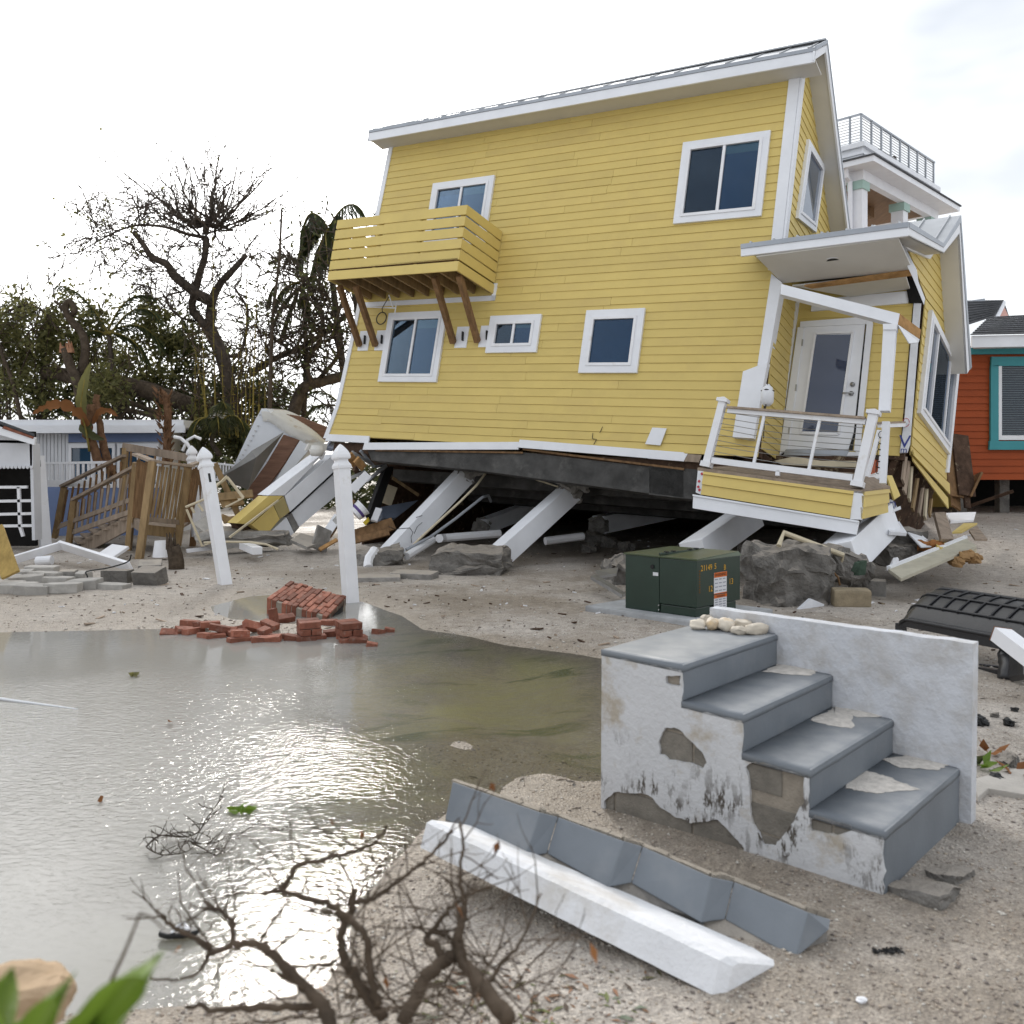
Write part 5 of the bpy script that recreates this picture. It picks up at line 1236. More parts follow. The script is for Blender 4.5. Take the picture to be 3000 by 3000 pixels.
# saw-tooth of treads and risers standing behind it
g0 = [(545, 880, 3.50), (1035, 1080, 3.22), (1085, 1040, 3.32), (1355, 1225, 3.02), (1470, 1220, 3.12)]
base = [zQ(*p) for p in ((148, 180), (328, 268), (380, 258), (518, 335), (572, 325), (730, 415), (785, 408), (945, 497), (1022, 430))]
topp = [zQ(*p) for p in ((165, 95), (365, 165), (405, 175), (555, 230), (597, 242), (755, 312), (805, 322), (975, 392), (1025, 408))]
ds = [3.54, 3.28, 3.31, 3.12, 3.15, 2.98, 3.01, 2.84, 2.90]
BP = [at(*p, d) for p, d in zip(base, ds)]; TP = [at(*p, d + .06) for p, d in zip(topp, ds)]
for k in range(len(BP) - 1):
    nrm = (BP[k + 1] - BP[k]).cross(TP[k] - BP[k]).normalized(); nrm = nrm if nrm.y > 0 else -nrm
    MB().slab([BP[k], BP[k + 1], TP[k + 1], TP[k]], nrm * .045).build('tread' if k % 2 == 0 else 'riser', greypaint, cheek, bevel=.004)
mb = MB()
for k in range(len(TP) - 1):
    for j in range(5):
        a, b = lerp(TP[k], TP[k + 1], j / 5), lerp(TP[k], TP[k + 1], (j + 1) / 5); up_ = Vector((0, .032 + .006 * random.random(), random.uniform(-.004, .004)))
        mb.beam(a + up_ - Vector((0, 0, .014)), b + up_ - Vector((0, 0, .014)), .018 + .01 * random.random(), .026 + .008 * random.random())
mb.build('broken_mortar_edge', mortar, cheek)
mb = MB(); nb_ = len(BP) - 1
for k in range(nb_):
    a4, b4 = lerp(btl, btr, .02 + .94 * k / nb_), lerp(btl, btr, .02 + .94 * (k + 1) / nb_)
    mb.slab([BP[k] + Vector((0, .02, .006)), BP[k + 1] + Vector((0, .02, .006)), b4 + Vector((0, -.01, -.008)), a4 + Vector((0, -.01, -.008))], (0, 0, -.06))
mb.build('mortar_bed', concrete, cheek)
mb = MB()
for k in range(60):
    t = random.random(); p = lerp(btl, btr, t) + Vector((random.uniform(-.02, .03), random.uniform(.0, .10), random.uniform(-.05, .0)))
    r_ = random.uniform(.012, .035); mb.box(p, r_, r_ * .8, r_ * .6, Matrix.Rotation(random.random() * 6, 3, 'Z') @ Matrix.Rotation(random.random() * 2, 3, 'X'))
tag(mb.build('mortar_crumbs', mortar, cheek), kind='stuff')
rough_block(G(1375, 1835) + Vector((0, 0, .015)), .07, .05, .04, (0, 0, .4), .015, 2, 2).build('mortar_lump', concrete, label='small rounded mortar lump at the end of the fallen stair side', cat='rubble')

# ------------------------------------------------------------------ bricks
BL_, BR_, TR_, TL_ = at(*zH(922, 250), 9.62), at(*zH(1350, 383), 9.28), at(*zH(1488, 240), 9.85), at(*zH(1090, 128), 10.15)
slabn = (BR_ - BL_).cross(TL_ - BL_).normalized(); slabn = slabn if slabn.z > 0 else -slabn
bw = thing('brick_chimney_chunk', 'tilted block of mortared red brick lying in the puddle edge', 'brickwork', G(570, 1162))
def bp_(s, t): return lerp(lerp(BL_, BR_, s), lerp(TL_, TR_, s), t)
MB().slab([bp_(.01, .01) - slabn * .008, bp_(.99, .01) - slabn * .008, bp_(.99, .99) - slabn * .008, bp_(.01, .99) - slabn * .008], slabn * -.19).build('mortar_core', mortar, bw)
nc = 12; L2 = (TL_ - BL_).length; per = .205 / L2
for i in range(nc):
    s0, s1 = i / nc, (i + 1) / nc - .010
    t = -per * (.5 if i % 2 else 0.0)
    while t < 1:
        ta, tb = max(t, 0), min(t + per - .02, 1)
        if i % 4 == 2 and ta == 0 and random.random() < .5: ta = .08
        if tb - ta > .06:
            h = random.uniform(0, .016); d_ = -.10 if ta > 0.01 else -.20
            MB().slab([bp_(s0, ta) + slabn * h, bp_(s1, ta) + slabn * h, bp_(s1, tb) + slabn * h, bp_(s0, tb) + slabn * h], slabn * (d_ - h)).build('brick', brick, bw, bevel=.007)
        t += per
c = bp_(1.0, .55) - slabn * .10; MB().slab([bp_(1.004, .3) - slabn * .05, bp_(1.004, .8) - slabn * .05, bp_(1.004, .8) - slabn * .17, bp_(1.004, .3) - slabn * .17], (BR_ - BL_).normalized() * -.004).build('flue_hole', black, bw)
bme = None
rnd_ = random.uniform
BG = 'loose bricks at the puddle edge'
def lbrick(x, y, rz, rx=0, ry=0, up=0.0, label=None, sc=1.0):
    global bme
    c = G(*zH(x, y))
    if bme is None:
        o = MB().box((0, 0, .029), .195, .092, .058).build('brick', brick, None, bevel=.006, origin=(0, 0, 0)); bme = o.data
    else:
        o = bpy.data.objects.new('brick', bme); col.objects.link(o)
    o.name = 'loose_brick'
    o.location = (c.x, c.y, max(c.z, WATER_Z - .03) + up); o.rotation_euler = (rx, ry, rz); o.scale = (sc, 1, 1)
    tag(o, label or 'loose red brick scattered along the far edge of the puddle', 'brick', BG)
for a in ((375, 440, .05), (465, 468, -.35), (520, 500, .7, .1, .05, .05), (575, 530, .75, 0, .1, .06), (500, 540, .6), (555, 560, .7), (490, 565, -.12), (150, 535, .3), (240, 525, .6, .3), (330, 535, .7, .3), (400, 520, .8), (350, 500, .5, .2, .3), (640, 510, .2, .4), (700, 515, .9, .5), (812, 490, 1.2, .9, .2, .02), (735, 590, .3, 0, 0, 0.05), (725, 600, .3), (830, 590, .25), (715, 530, .4), (925, 505, -.5, .0, -.3, .06), (905, 540, -.7, .2, 0, .03), (850, 575, .2, 0, 0, .05), (935, 470, -.6, .1, .1), (960, 430, .1, 0, 1.3, .06), (1030, 420, .5, .3), (1060, 425, .5, .3), (1025, 525, .45), (1085, 560, .5, 0, 0, .02), (1010, 560, .45), (1370, 440, -.1, .1, 0, .0), (1405, 540, .2), (1565, 620, .05), (1500, 620, .1), (1290, 575, .1), (950, 600, .25), (880, 610, .3), (1120, 590, .4), (1200, 600, .3)):
    if random.random() < .8: lbrick(a[0] + rnd_(-14, 14), a[1] + rnd_(-8, 10), a[2] + rnd_(-.5, .5), (a[3] if len(a) > 3 else 0) + rnd_(-.14, .14), (a[4] if len(a) > 4 else 0) + rnd_(-.14, .14), (a[5] if len(a) > 5 else 0) + rnd_(0, .02), None, rnd_(.75, 1.08))
for (x, y, lab, sc) in ((1710, 510, 'brick half standing by itself beside the upright fence post', .55), (1785, 500, 'outermost small brick piece on the green water side', .5), (1660, 662, 'single brick stub standing in the water nearest the camera', .5)):
    lbrick(x, y, .1 if x != 1710 else 1.0, 0, .2, .0, lab, sc)
def bstack(x, y, rz, lab, nb=3):
    c = G(*zH(x, y)); root = thing('brick_stack', lab, 'brickwork', (c.x, c.y, max(c.z, -.03)), 'mortared brick stubs')
    rm = Matrix.Rotation(rz, 3, 'Z') @ Matrix.Rotation(.07, 3, 'X')
    o0 = Vector((c.x, c.y, max(c.z, -.03)))
    for L_ in range(nb):
        for k in range(2):
            p = Vector((random.uniform(-.012, .012), (k - .5) * .1, .03 + L_ * .064)) if L_ % 2 == 0 else Vector(((k - .5) * .1, random.uniform(-.012, .012), .03 + L_ * .064))
            sx, sy = (.195, .092) if L_ % 2 == 0 else (.092, .195)
            if L_ == 0 and k == 0: p.x += .05
            MB().box(o0 + rm @ p, sx, sy, .058, rm).build('brick', brick, root, bevel=.006)
        if L_ < nb - 1: MB().box(o0 + rm @ Vector((0, 0, .03 + L_ * .064 + .029)), .15, .15, .012, rm).build('mortar_bed', mortar, root)
bstack(1220, 565, .45, 'mortared brick stub in the middle of the brick scatter'); bstack(1500, 590, .55, 'mortared brick stub below the upright white fence post')

# ------------------------------------------------------------------ vinyl fence posts
def lathe4(mb, b_, ax, prof_, sd):
    up_ = ax.normalized(); s1 = (sd - up_ * sd.dot(up_)).normalized(); s2 = up_.cross(s1); i0 = len(mb.v)
    for r, h in prof_:
        for sx, sy in ((1, 1), (-1, 1), (-1, -1), (1, -1)): mb.v.append(b_ + up_ * h + s1 * r * sx + s2 * r * sy)
    for k in range(len(prof_) - 1):
        for j in range(4): mb.f.append((i0 + k * 4 + j, i0 + k * 4 + (j + 1) % 4, i0 + (k + 1) * 4 + (j + 1) % 4, i0 + (k + 1) * 4 + j))
    mb.f.append(tuple(reversed(range(i0, i0 + 4))))
def vpost(b_, t_, w, label, cap=True, sd=Vector((.8, .6, 0)), slots=(), group='white vinyl fence posts'):
    ax = (t_ - b_).normalized(); root = thing('fence_post', label, 'post', b_, group)
    hgt = (t_ - b_).length; sh_ = hgt - (.26 if cap else 0)
    o = MB(); lathe4(o, b_ - ax * .15, ax, [(w / 2, 0), (w / 2, sh_ + .15)], sd); lathe4(o, b_ + ax * sh_, -ax, [(w / 2, 0), (w / 2, .001)], sd); o.build('shaft', vinyl, root, bevel=.006)
    if cap:
        mb = MB(); e = w / 2
        lathe4(mb, b_ + ax * (sh_ + .0005), ax, [(e * 1.14, -.03), (e * 1.16, .0), (e * 1.05, .02), (e * .92, .035), (e * .80, .055), (e * .82, .075), (e * 1.08, .082), (e * 1.15, .10), (e * 1.1, .13), (e * .9, .17), (e * .62, .205), (e * .3, .24), (.002, .26)], sd)
        mb.build('gothic_cap', vinyl, root)
    for (h, k) in slots:
        s1 = (sd - ax * sd.dot(ax)).normalized(); s2 = ax.cross(s1); f = (s2 if s2.y < 0 else -s2) if k == 0 else (s1 if s1.y < 0 else -s1); g = s1 if k == 0 else s2
        c = b_ + ax * h + f * (w / 2 + .002); MB().slab([c + g * .016 - ax * .06, c + g * .016 + ax * .06, c - g * .016 + ax * .06, c - g * .016 - ax * .06], f * -.004).build('rail_slot', black, root)
    return root
b_ = G(*z6(1158, 985)); vpost(b_, at(*z6(1043, 280), b_.y + .25), .145, 'leaning white vinyl post with a pointed cap in front of wooden stairs', slots=((1.42, 0),))
b_ = G(*z6(1806, 1085)); vpost(b_, at(*z6(1750, 265), b_.y + .1), .148, 'upright white vinyl post with pointed cap by the brick block')
b_ = G(*z6(236, 800)); vpost(b_, at(*z6(197, 328), b_.y + .1), .19, 'capless white vinyl post leaning by the blue wall', False, slots=((1.62, 0),))
vpost(at(*z6(1010, 700), 17.2), at(*z6(984, 272), 17.3), .15, 'white post cap showing just behind the leaning post')
mb = MB()
mb.tube([at(*z6(x, y), 17.8) for x, y in ((985, 300), (965, 265), (930, 235), (895, 228))], .035, 8).tube([at(*z6(x, y), 18) for x, y in ((940, 300), (965, 245), (1000, 225), (1035, 240))], .03, 8)
mb.build('arched_trellis', vinyl, label='thin white arched trellis rods behind the wooden landing', cat='trellis')

# ------------------------------------------------------------------ wooden stair and landing washed up on the left
ws = thing('wooden_stairs', 'brown wooden deck stairs with landing and railings, shifted off their house', 'stairs', G(*z6(720, 850)))
def w_(px, d): return at(*z6(*px), d)
def wb(name, a, da, b, db, w, h, m=wood, up=(0, 0, 1)): return MB().beam(w_(a, da), w_(b, db), w, h, up).build(name, m, ws)
wb('newel_post', (382, 550), 17.3, (352, 800), 17.6, .10, .10, wood, (1, 0, 0)); wb('newel_post', (330, 485), 18.6, (282, 745), 19.0, .10, .10, wood, (1, 0, 0))
wb('handrail', (378, 552), 17.3, (712, 372), 16.4, .12, .05, woodgrey); wb('handrail', (318, 482), 18.6, (638, 325), 17.8, .12, .05, woodgrey)
wb('landing_post', (700, 360), 16.4, (658, 835), 16.6, .10, .10, wood, (1, 0, 0)); wb('landing_post', (785, 355), 15.4, (716, 862), 15.2, .11, .11, wood, (1, 0, 0)); wb('landing_post', (968, 382), 16.2, (912, 790), 16.4, .11, .11, wood, (1, 0, 0))
wb('landing_post', (645, 285), 17.9, (625, 720), 18.1, .10, .10, wood, (1, 0, 0)); wb('landing_post', (1035, 345), 17.4, (990, 800), 17.6, .10, .10, woodbrown, (1, 0, 0))
wb('handrail', (698, 318), 16.4, (785, 352), 15.4, .13, .045, woodgrey); wb('handrail', (775, 352), 15.4, (990, 380), 16.2, .13, .045, woodgrey)
wb('handrail', (632, 278), 17.9, (1020, 345), 17.4, .04, .15, woodgrey); wb('handrail', (970, 378), 16.2, (1060, 345), 17.4, .12, .04, woodgrey)
for k in range(10):
    t = (k + .6) / 10
    a, b = lerp(w_((385, 575), 17.3), w_((708, 395), 16.4), t), lerp(w_((375, 720), 17.55), w_((668, 620), 16.5), t)
    MB().beam(a, b + Vector((0, 0, -.02)), .032, .035, (1, 0, 0)).build('baluster', woodgrey, ws)
    a, b = lerp(w_((330, 510), 18.6), w_((636, 350), 17.8), t), lerp(w_((300, 670), 18.9), w_((630, 570), 18.0), t)
    MB().beam(a, b, .032, .035, (1, 0, 0)).build('baluster', woodbrown, ws)
wb('bottom_rail', (372, 720), 17.5, (668, 615), 16.5, .05, .09, woodgrey); wb('mid_rail', (378, 660), 17.4, (690, 545), 16.5, .04, .08, woodgrey); wb('bottom_rail', (300, 690), 18.9, (630, 570), 18, .05, .09, woodgrey)
for k in range(9):
    t = (k + .5) / 9
    a, b = lerp(w_((795, 375), 15.42), w_((960, 400), 16.2), t), lerp(w_((752, 650), 15.3), w_((915, 665), 16.3), t)
    MB().beam(a, b, .032, .035, (1, 0, 0)).build('baluster', wood, ws)
for k in range(7):
    t = (k + .5) / 7
    a, b = lerp(w_((705, 345), 16.35), w_((780, 375), 15.5), t), lerp(w_((682, 640), 16.5), w_((745, 655), 15.4), t)
    MB().beam(a, b, .032, .035, (1, 0, 0)).build('baluster', woodbrown, ws)
for k in range(9):
    t = (k + .5) / 9
    a, b = lerp(w_((655, 300), 17.85), w_((1030, 365), 17.4), t), lerp(w_((640, 600), 18.0), w_((1000, 660), 17.5), t)
    MB().beam(a, b, .032, .035, (1, 0, 0)).build('baluster', woodbrown, ws)
for k in range(6):
    t = (k + .5) / 6
    a, b = lerp(w_((980, 400), 16.3), w_((1050, 365), 17.3), t), lerp(w_((925, 665), 16.4), w_((1000, 670), 17.4), t)
    MB().beam(a, b, .032, .035, (1, 0, 0)).build('baluster', woodbrown, ws)
wb('bottom_rail', (750, 650), 15.3, (918, 668), 16.3, .05, .08, woodgrey)
fl = [w_((690, 655), 16.6), w_((735, 690), 15.35), w_((912, 705), 16.35), w_((990, 660), 17.5), w_((640, 630), 18)]
for k in range(7):
    t0, t1 = k / 7, (k + .93) / 7
    MB().slab([lerp(fl[1], fl[4], t0), lerp(fl[2], fl[3], t0), lerp(fl[2], fl[3], t1), lerp(fl[1], fl[4], t1)], (0, 0, -.035)).build('floor_board', woodgrey, ws)
wb('rim_joist', (738, 705), 15.32, (905, 722), 16.35, .04, .18, wood); wb('rim_joist', (690, 670), 16.6, (735, 700), 15.35, .04, .16, woodgrey)
for s_, dd in ((0, 0), (1, 1.2)):
    a, b = w_((425, 800), 17.4 + dd), w_((680, 660), 16.5 + dd); MB().beam(a, b, .04, .26).build('stringer', woodgrey, ws)
for k in range(6):
    t = (k + .5) / 6; a = lerp(w_((420, 785), 17.4), w_((685, 640), 16.5), t); b = lerp(w_((390, 760), 18.7), w_((640, 620), 17.9), t)
    MB().beam(a, b, .28, .035).build('tread', woodgrey, ws)

# ------------------------------------------------------------------ white house with the blue wall, its shed and fence
bh = thing('blue_and_white_cottage', 'low white cottage with a flat roof and blue wall panels behind the wooden stairs', 'house', at(200, 1012, 20.5))
def c_(px, d=20.5): return at(*z6(*px), d)
MB().slab([c_((-700, 140), 20.2), c_((945, 140), 20.2), c_((945, 178), 20.2), c_((-700, 178), 20.2)], (0, 3.5, 0)).build('roof', white, bh)
MB().slab([c_((-700, 168), 20.12), c_((952, 168), 20.12), c_((950, 206), 20.12), c_((-700, 212), 20.12)], (0, .06, 0)).build('fascia', white, bh)
tng = mat('tongue_groove', (.66, .67, .70), .7, .05, 3, .05, 30, .3)
MB().slab([c_((-700, 200)), c_((840, 200)), c_((835, 760)), c_((-700, 760))], (0, 3, 0)).build('wall', tng, bh)
for k in range(9):
    x = 185 + k * 19; MB().slab([c_((x, 212), 20.46), c_((x + 16, 212), 20.46), c_((x + 16, 760), 20.46), c_((x, 760), 20.46)], (0, .03, 0)).build('wall_board', tng, bh)
MB().slab([c_((352, 212), 20.45), c_((832, 208), 20.45), c_((832, 252), 20.45), c_((352, 256), 20.45)], (0, .04, 0)).build('blue_panel', bluewall, bh)
for x0, x1 in ((352, 590), (602, 815)):
    wo = MB()
    for a in ((x0, 262, x1, 285), (x0, 470, x1, 490), (x0, 285, x0 + 14, 470), (x1 - 14, 285, x1, 470)):
        wo.slab([c_((a[0], a[1]), 20.42), c_((a[2], a[1]), 20.42), c_((a[2], a[3]), 20.42), c_((a[0], a[3]), 20.42)], (0, .07, 0))
    wo = wo.build('window', white, bh); mid = (x0 + x1) / 2
    for a, b in ((x0 + 14, mid - 5), (mid + 5, x1 - 14)): MB().slab([c_((a, 285), 20.46), c_((b, 285), 20.46), c_((b, 470), 20.46), c_((a, 470), 20.46)], (0, .02, 0)).build('pane', glass, wo)
    MB().slab([c_((mid - 5, 285), 20.44), c_((mid + 5, 285), 20.44), c_((mid + 5, 470), 20.44), c_((mid - 5, 470), 20.44)], (0, .04, 0)).build('mullion', white, wo)
MB().slab([c_((245, 485), 20.44), c_((830, 485), 20.44), c_((830, 755), 20.44), c_((245, 755), 20.44)], (0, .05, 0)).build('blue_panel', bluewall, bh)
fn_ = thing('picket_fence', 'white vinyl fence with open pickets above a blue base behind the capless post', 'fence', at(*z6(350, 700), 18.6))
for y0, y1 in ((352, 368), (446, 486)):
    MB().slab([c_((225, y0 + 6), 18.6), c_((560, y0), 18.6), c_((560, y1 - 2), 18.6), c_((225, y1), 18.6)], (0, .05, 0)).build('rail', vinyl, fn_)
for k in range(12):
    x = 232 + k * 27; MB().slab([c_((x, 366), 18.61), c_((x + 13, 366), 18.61), c_((x + 13, 450), 18.61), c_((x, 450), 18.61)], (0, .03, 0)).build('picket', vinyl, fn_)
fn2 = thing('picket_fence', 'short run of white pickets behind the torn metal sheet', 'fence', at(*z6(1150, 640), 19.2))
for y0, y1 in ((358, 368), (440, 452)): MB().slab([c_((1095, y0), 19.2), c_((1235, y0 + 16), 19.2), c_((1235, y1 + 16), 19.2), c_((1095, y1), 19.2)], (0, .05, 0)).build('rail', vinyl, fn2)
for k in range(9):
    x = 1100 + k * 15; MB().slab([c_((x, 362 + k * 1.6), 19.21), c_((x + 7, 362 + k * 1.6), 19.21), c_((x + 7, 446 + k * 1.6), 19.21), c_((x, 446 + k * 1.6), 19.21)], (0, .03, 0)).build('picket', vinyl, fn2)
sd_ = thing('garden_shed', 'white shed with a gabled front and dark open bay at the picture edge', 'shed', at(*z6(60, 760), 16.2))
def s_(px, d=16.2): return at(*z6(*px), d)
MB().slab([s_((-420, 240)), s_((-200, 120)), s_((0, 205)), s_((165, 262)), s_((165, 378)), s_((-420, 392))], (0, .1, 0)).build('front_wall', tng, sd_)
for k in range(16):
    x = -150 + k * 20; MB().slab([s_((x, 376), 16.17), s_((x + 20, 376), 16.17), s_((x + 17, 388), 16.17), s_((x + 10, 393), 16.17), s_((x + 3, 388), 16.17)], (0, .03, 0)).build('scallop', tng, sd_)
MB().slab([s_((-200, 95), 15.9), s_((5, 178), 15.9), s_((180, 232), 15.9), s_((176, 270), 15.9), s_((0, 218), 15.9), s_((-200, 140), 15.9)], (0, .06, 0)).build('barge_board', white, sd_)
MB().slab([s_((-200, 88), 15.9), s_((20, 168), 15.9), s_((178, 226), 15.9), s_((-50, 170), 18.8), s_((-250, 100), 18.8)], (0, 0, .05)).build('roof', shingle, sd_)
MB().slab([s_((20, 172), 15.88), s_((172, 228), 15.88), s_((168, 238), 15.88), s_((10, 184), 15.88)], (0, .05, 0)).build('tile_edge', brick, sd_)
MB().slab([s_((152, 262)), s_((168, 262)), s_((180, 760)), s_((165, 760))], (0, .25, 0)).build('side_wall', tng, sd_)
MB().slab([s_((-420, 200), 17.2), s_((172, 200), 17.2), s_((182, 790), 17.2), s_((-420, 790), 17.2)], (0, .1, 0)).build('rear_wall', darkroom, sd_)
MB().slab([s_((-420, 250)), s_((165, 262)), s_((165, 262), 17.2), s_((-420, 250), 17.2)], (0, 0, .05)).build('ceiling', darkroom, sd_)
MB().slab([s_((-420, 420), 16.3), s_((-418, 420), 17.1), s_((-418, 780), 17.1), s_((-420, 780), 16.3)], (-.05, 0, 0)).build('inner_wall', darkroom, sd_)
sf = thing('wire_shelf', 'white wire shelving standing in the dark shed bay', 'shelf', at(*z6(60, 735), 16.5))
for x0, y0, x1, y1 in ((-60, 488, 142, 486), (-60, 560, 175, 556), (-60, 628, 175, 622), (-60, 688, 175, 684), (97, 486, 104, 690), (104, 690, 120, 740), (-40, 488, -38, 740)):
    MB().beam(at(*z6(x0, y0), 16.35), at(*z6(x1, y1), 16.35), .05, .05).build('shelf_bar', vinyl, sf)

# ------------------------------------------------------------------ things lying on the sand, left
loose_w = lambda name, a, da, b, db, w, h, m, lab, cat, up=(0, 0, 1), g=None: MB().beam(at(*z6(*a), da), at(*z6(*b), db), w, h, up).build(name, m, None, bevel=.006, label=lab, cat=cat, group=g)
loose_w('fence_rail', (40, 870), 14.2, (322, 785), 14.6, .045, .14, vinyl, 'short arm of the white peaked vinyl gate rail on the sand', 'rail', (0, -.5, 1))
loose_w('fence_rail', (312, 785), 14.6, (672, 898), 13.2, .05, .16, vinyl, 'long arm of the white peaked vinyl gate rail on the sand', 'rail', (0, -.7, 1))
loose_w('timber_plank', (-30, 700), 11.6, (55, 940), 11.3, .22, .05, mat('yellow_pine', (.42, .29, .10), .75, .25, 4, .2, 30, .2, stretch=(3, 3, .5)), 'yellow pine plank leaning at the left picture edge', 'plank', (.3, -1, 0))
p = G(*z6(908, 908)); st_ = thing('tree_stump', 'short broken brown tree stump standing in the sand', 'stump', p)
MB().tube([p + Vector((0, 0, -.1)), p + Vector((0, 0, .1)), p + Vector((-.02, 0, .22)), p + Vector((-.05, 0, .34))], [.12, .115, .11, .10], 12).build('trunk', bark, st_, True)
for k in range(8):
    a = k * .8; MB().tube([p + Vector((math.cos(a) * .07 - .05, math.sin(a) * .07, .3)), p + Vector((math.cos(a) * .09 - .06, math.sin(a) * .08, .34 + random.uniform(.02, .22) * (1 if math.cos(a) < .2 else .2)))], [.04, .006], 5).build('splinter', bark, st_)
b0 = at(*z6(828, 846), 15.0)
mb = MB().tube([b0, b0 + Vector((0, 0, .27))], [.135, .10], 16); mb.build('upturned_planter', vinyl, label='white tapered bucket upside down under the wooden landing', cat='bucket')
a, b = at(*z6(190, 868), 14.3), at(*z6(268, 862), 14.3); MB().tube([a, b], .075, 14).build('white_tub', vinyl, label='white tub lying on its side under the peaked rail', cat='tub')
loose_w('white_sheet', (520, 825), 15.2, (605, 838), 15.0, .5, .05, vinyl, 'small white panel lying beside the long rail arm', 'panel', (0, -.6, 1))
loose_w('fence_rail', (1255, 785), 15.0, (1325, 815), 14.4, .16, .12, vinyl, 'short white square offcut below the yellow slab', 'rail')
loose_w('fence_rail', (960, 815), 15.5, (1090, 800), 15.7, .12, .06, vinyl, 'flat white strip beside the stump', 'rail')
pave = mat('paver_concrete', (.42, .40, .37), .9, .15, 8, .35, 60, .2, orand=.14)
pm = None
for k, (x, y, rz, up) in enumerate(((30, 1010, .1, 0), (95, 1020, .2, 0), (175, 1028, .1, 0), (325, 1020, .15, 0), (435, 1000, .0, 0), (575, 1000, -.1, -.05), (90, 965, .3, .03), (240, 975, -.1, .04), (15, 975, .1, 0), (215, 945, .15, .05), (140, 990, .4, .03), (285, 985, 0, 0), (-60, 1005, .2, 0), (-30, 960, .1, .02))):
    c = G(*z6(x, y + 6))
    if pm is None: o = MB().slab([(-.2, -.12, 0), (-.02, -.16, 0), (.2, -.12, 0), (.2, .12, 0), (0, .16, 0), (-.2, .12, 0)], (0, 0, .12)).build('paver', pave, None, bevel=.012, origin=(0, 0, 0)); pm = o.data
    else: o = bpy.data.objects.new('paver', pm); col.objects.link(o)
    o.name = 'concrete_paver'; o.location = (c.x, c.y, c.z - .01 + up); o.rotation_euler = (random.uniform(-.05, .05), random.uniform(-.06, .06), rz)
    tag(o, ('second paver from the left in the front paver row', 'third paver from the left in the front paver row', 'fourth paver from the left in the front paver row', 'fifth paver in the front row, below the white wedge', 'sixth paver in the front row, right of the white wedge', 'half-sunk paver farthest right in front of the dark grey block', 'paver lying on the front row, second from the plank', 'paver resting against the upright dark block', 'paver peeking out behind the front row near the plank', 'rearmost pale paver of the jumble', 'paver lying flat between the front and rear pavers', 'paver wedged under the upright dark block', 'leftmost paver of the front row at the picture edge', 'leftmost paver behind the front row')[k], 'paver', 'jumbled pavers on the left')
def cblock(px, sx, sy, sz, rz, rx, lab, m=concrete):
    loose_box('concrete_block', z6(*px), sx, sy, sz, rz, rx, m, lab, 'block')
cblock((350, 975), .21, .2, .17, .2, .05, 'upright dark block beside the white wedge in the paver row'); cblock((430, 975), .2, .16, .15, -.4, .15, 'white painted wedge-shaped block in the paver row', pave)
cblock((605, 975), .37, .2, .18, -.1, .02, 'dark grey block standing past the paver row', concdark); cblock((778, 985), .36, .26, .22, -.25, .25, 'tilted dark grey block between the paver row and stump', concdark)
cblock((775, 950), .30, .2, .24, .3, .35, 'smaller block leaning behind the tilted dark one', concrete)
c = G(*z6(450, 985)); MB().tube(spline([c, c + Vector((.0, 0, .10)), c + Vector((-.03, .05, .16)), c + Vector((.18, .2, .19)), c + Vector((.4, .3, .26)), c + Vector((.45, .3, .36))], 4), .010, 6).build('bent_pipe', black, label='thin dark bent pipe poking up among the pavers', cat='pipe')

# ------------------------------------------------------------------ wreckage at the left end of the house
def dI(x): return 15.3 + (x - 360) / 1100 * 1.5
def i_(x, y, k=0.0): return at(*zI(x, y), dI(x) + k)
rv = thing('torn_trailer_shell', 'upended white trailer shell with a peeled metal side and brown plywood inside', 'trailer shell', at(*zI(800, 1250), 18.2))
def r_v(pts, d, th, m, name, par=rv, bev=0): return MB().slab([at(*zI(x, y), d if not hasattr(d, '__call__') else d(x, y)) for x, y in pts], (0.02, th, .0)).build(name, m, par, bevel=bev)
r_v([(640, 185), (690, 178), (1080, 520), (1200, 620), (740, 1170), (560, 1260), (330, 820), (560, 330)], 18.4, .5, sheet_m, 'side_sheet')
mb = MB()
rim = spline([at(*zI(x, y), 18.3) for x, y in ((640, 215), (720, 225), (860, 320), (1050, 430), (1220, 500), (1350, 575))], 5)
rim2 = spline([at(*zI(x, y), 19.2) for x, y in ((640, 180), (760, 185), (920, 200), (1100, 280), (1250, 400), (1380, 540))], 5)
n = len(rim); mb.v = rim + rim2 + [p + Vector((.02, .05, -.2)) for p in rim] ; 
for k in range(n - 1): mb.f += [(k, k + 1, n + k + 1, n + k), (k, 2 * n + k, 2 * n + k + 1, k + 1)]
mb.build('rounded_roof_edge', mat('aged_white_roof', (.62, .61, .58), .6, .08, 3, .15, 20, .3, c2=(.42, .32, .20), edge=(.58, .72), c2s=2.5), rv, True)
r_v([(840, 232), (1050, 262), (1400, 400), (1370, 560), (1180, 420), (1000, 340)], 18.9, .1, brownply, 'torn_roof_lining')
r_v([(890, 478), (1065, 540), (900, 800), (570, 1255), (480, 1105), (700, 800)], 18.25, .04, brownply, 'plywood_panel')
r_v([(1075, 545), (1205, 615), (740, 1160), (800, 990)], 18.2, .03, sheet_m, 'side_sheet')
mb = MB().slab([at(*zI(x, y), d) for x, y, d in ((892, 455, 18.1), (735, 705, 17.8), (580, 735, 17.3), (525, 668, 17.4))], (.0, .01, .012)).slab([at(*zI(x, y), d) for x, y, d in ((735, 705, 17.8), (490, 1100, 17.7), (150, 975, 17.6), (430, 760, 17.45), (580, 735, 17.3))], (0, .01, .012)); mb.build('peeled_sheet', zinc, rv)
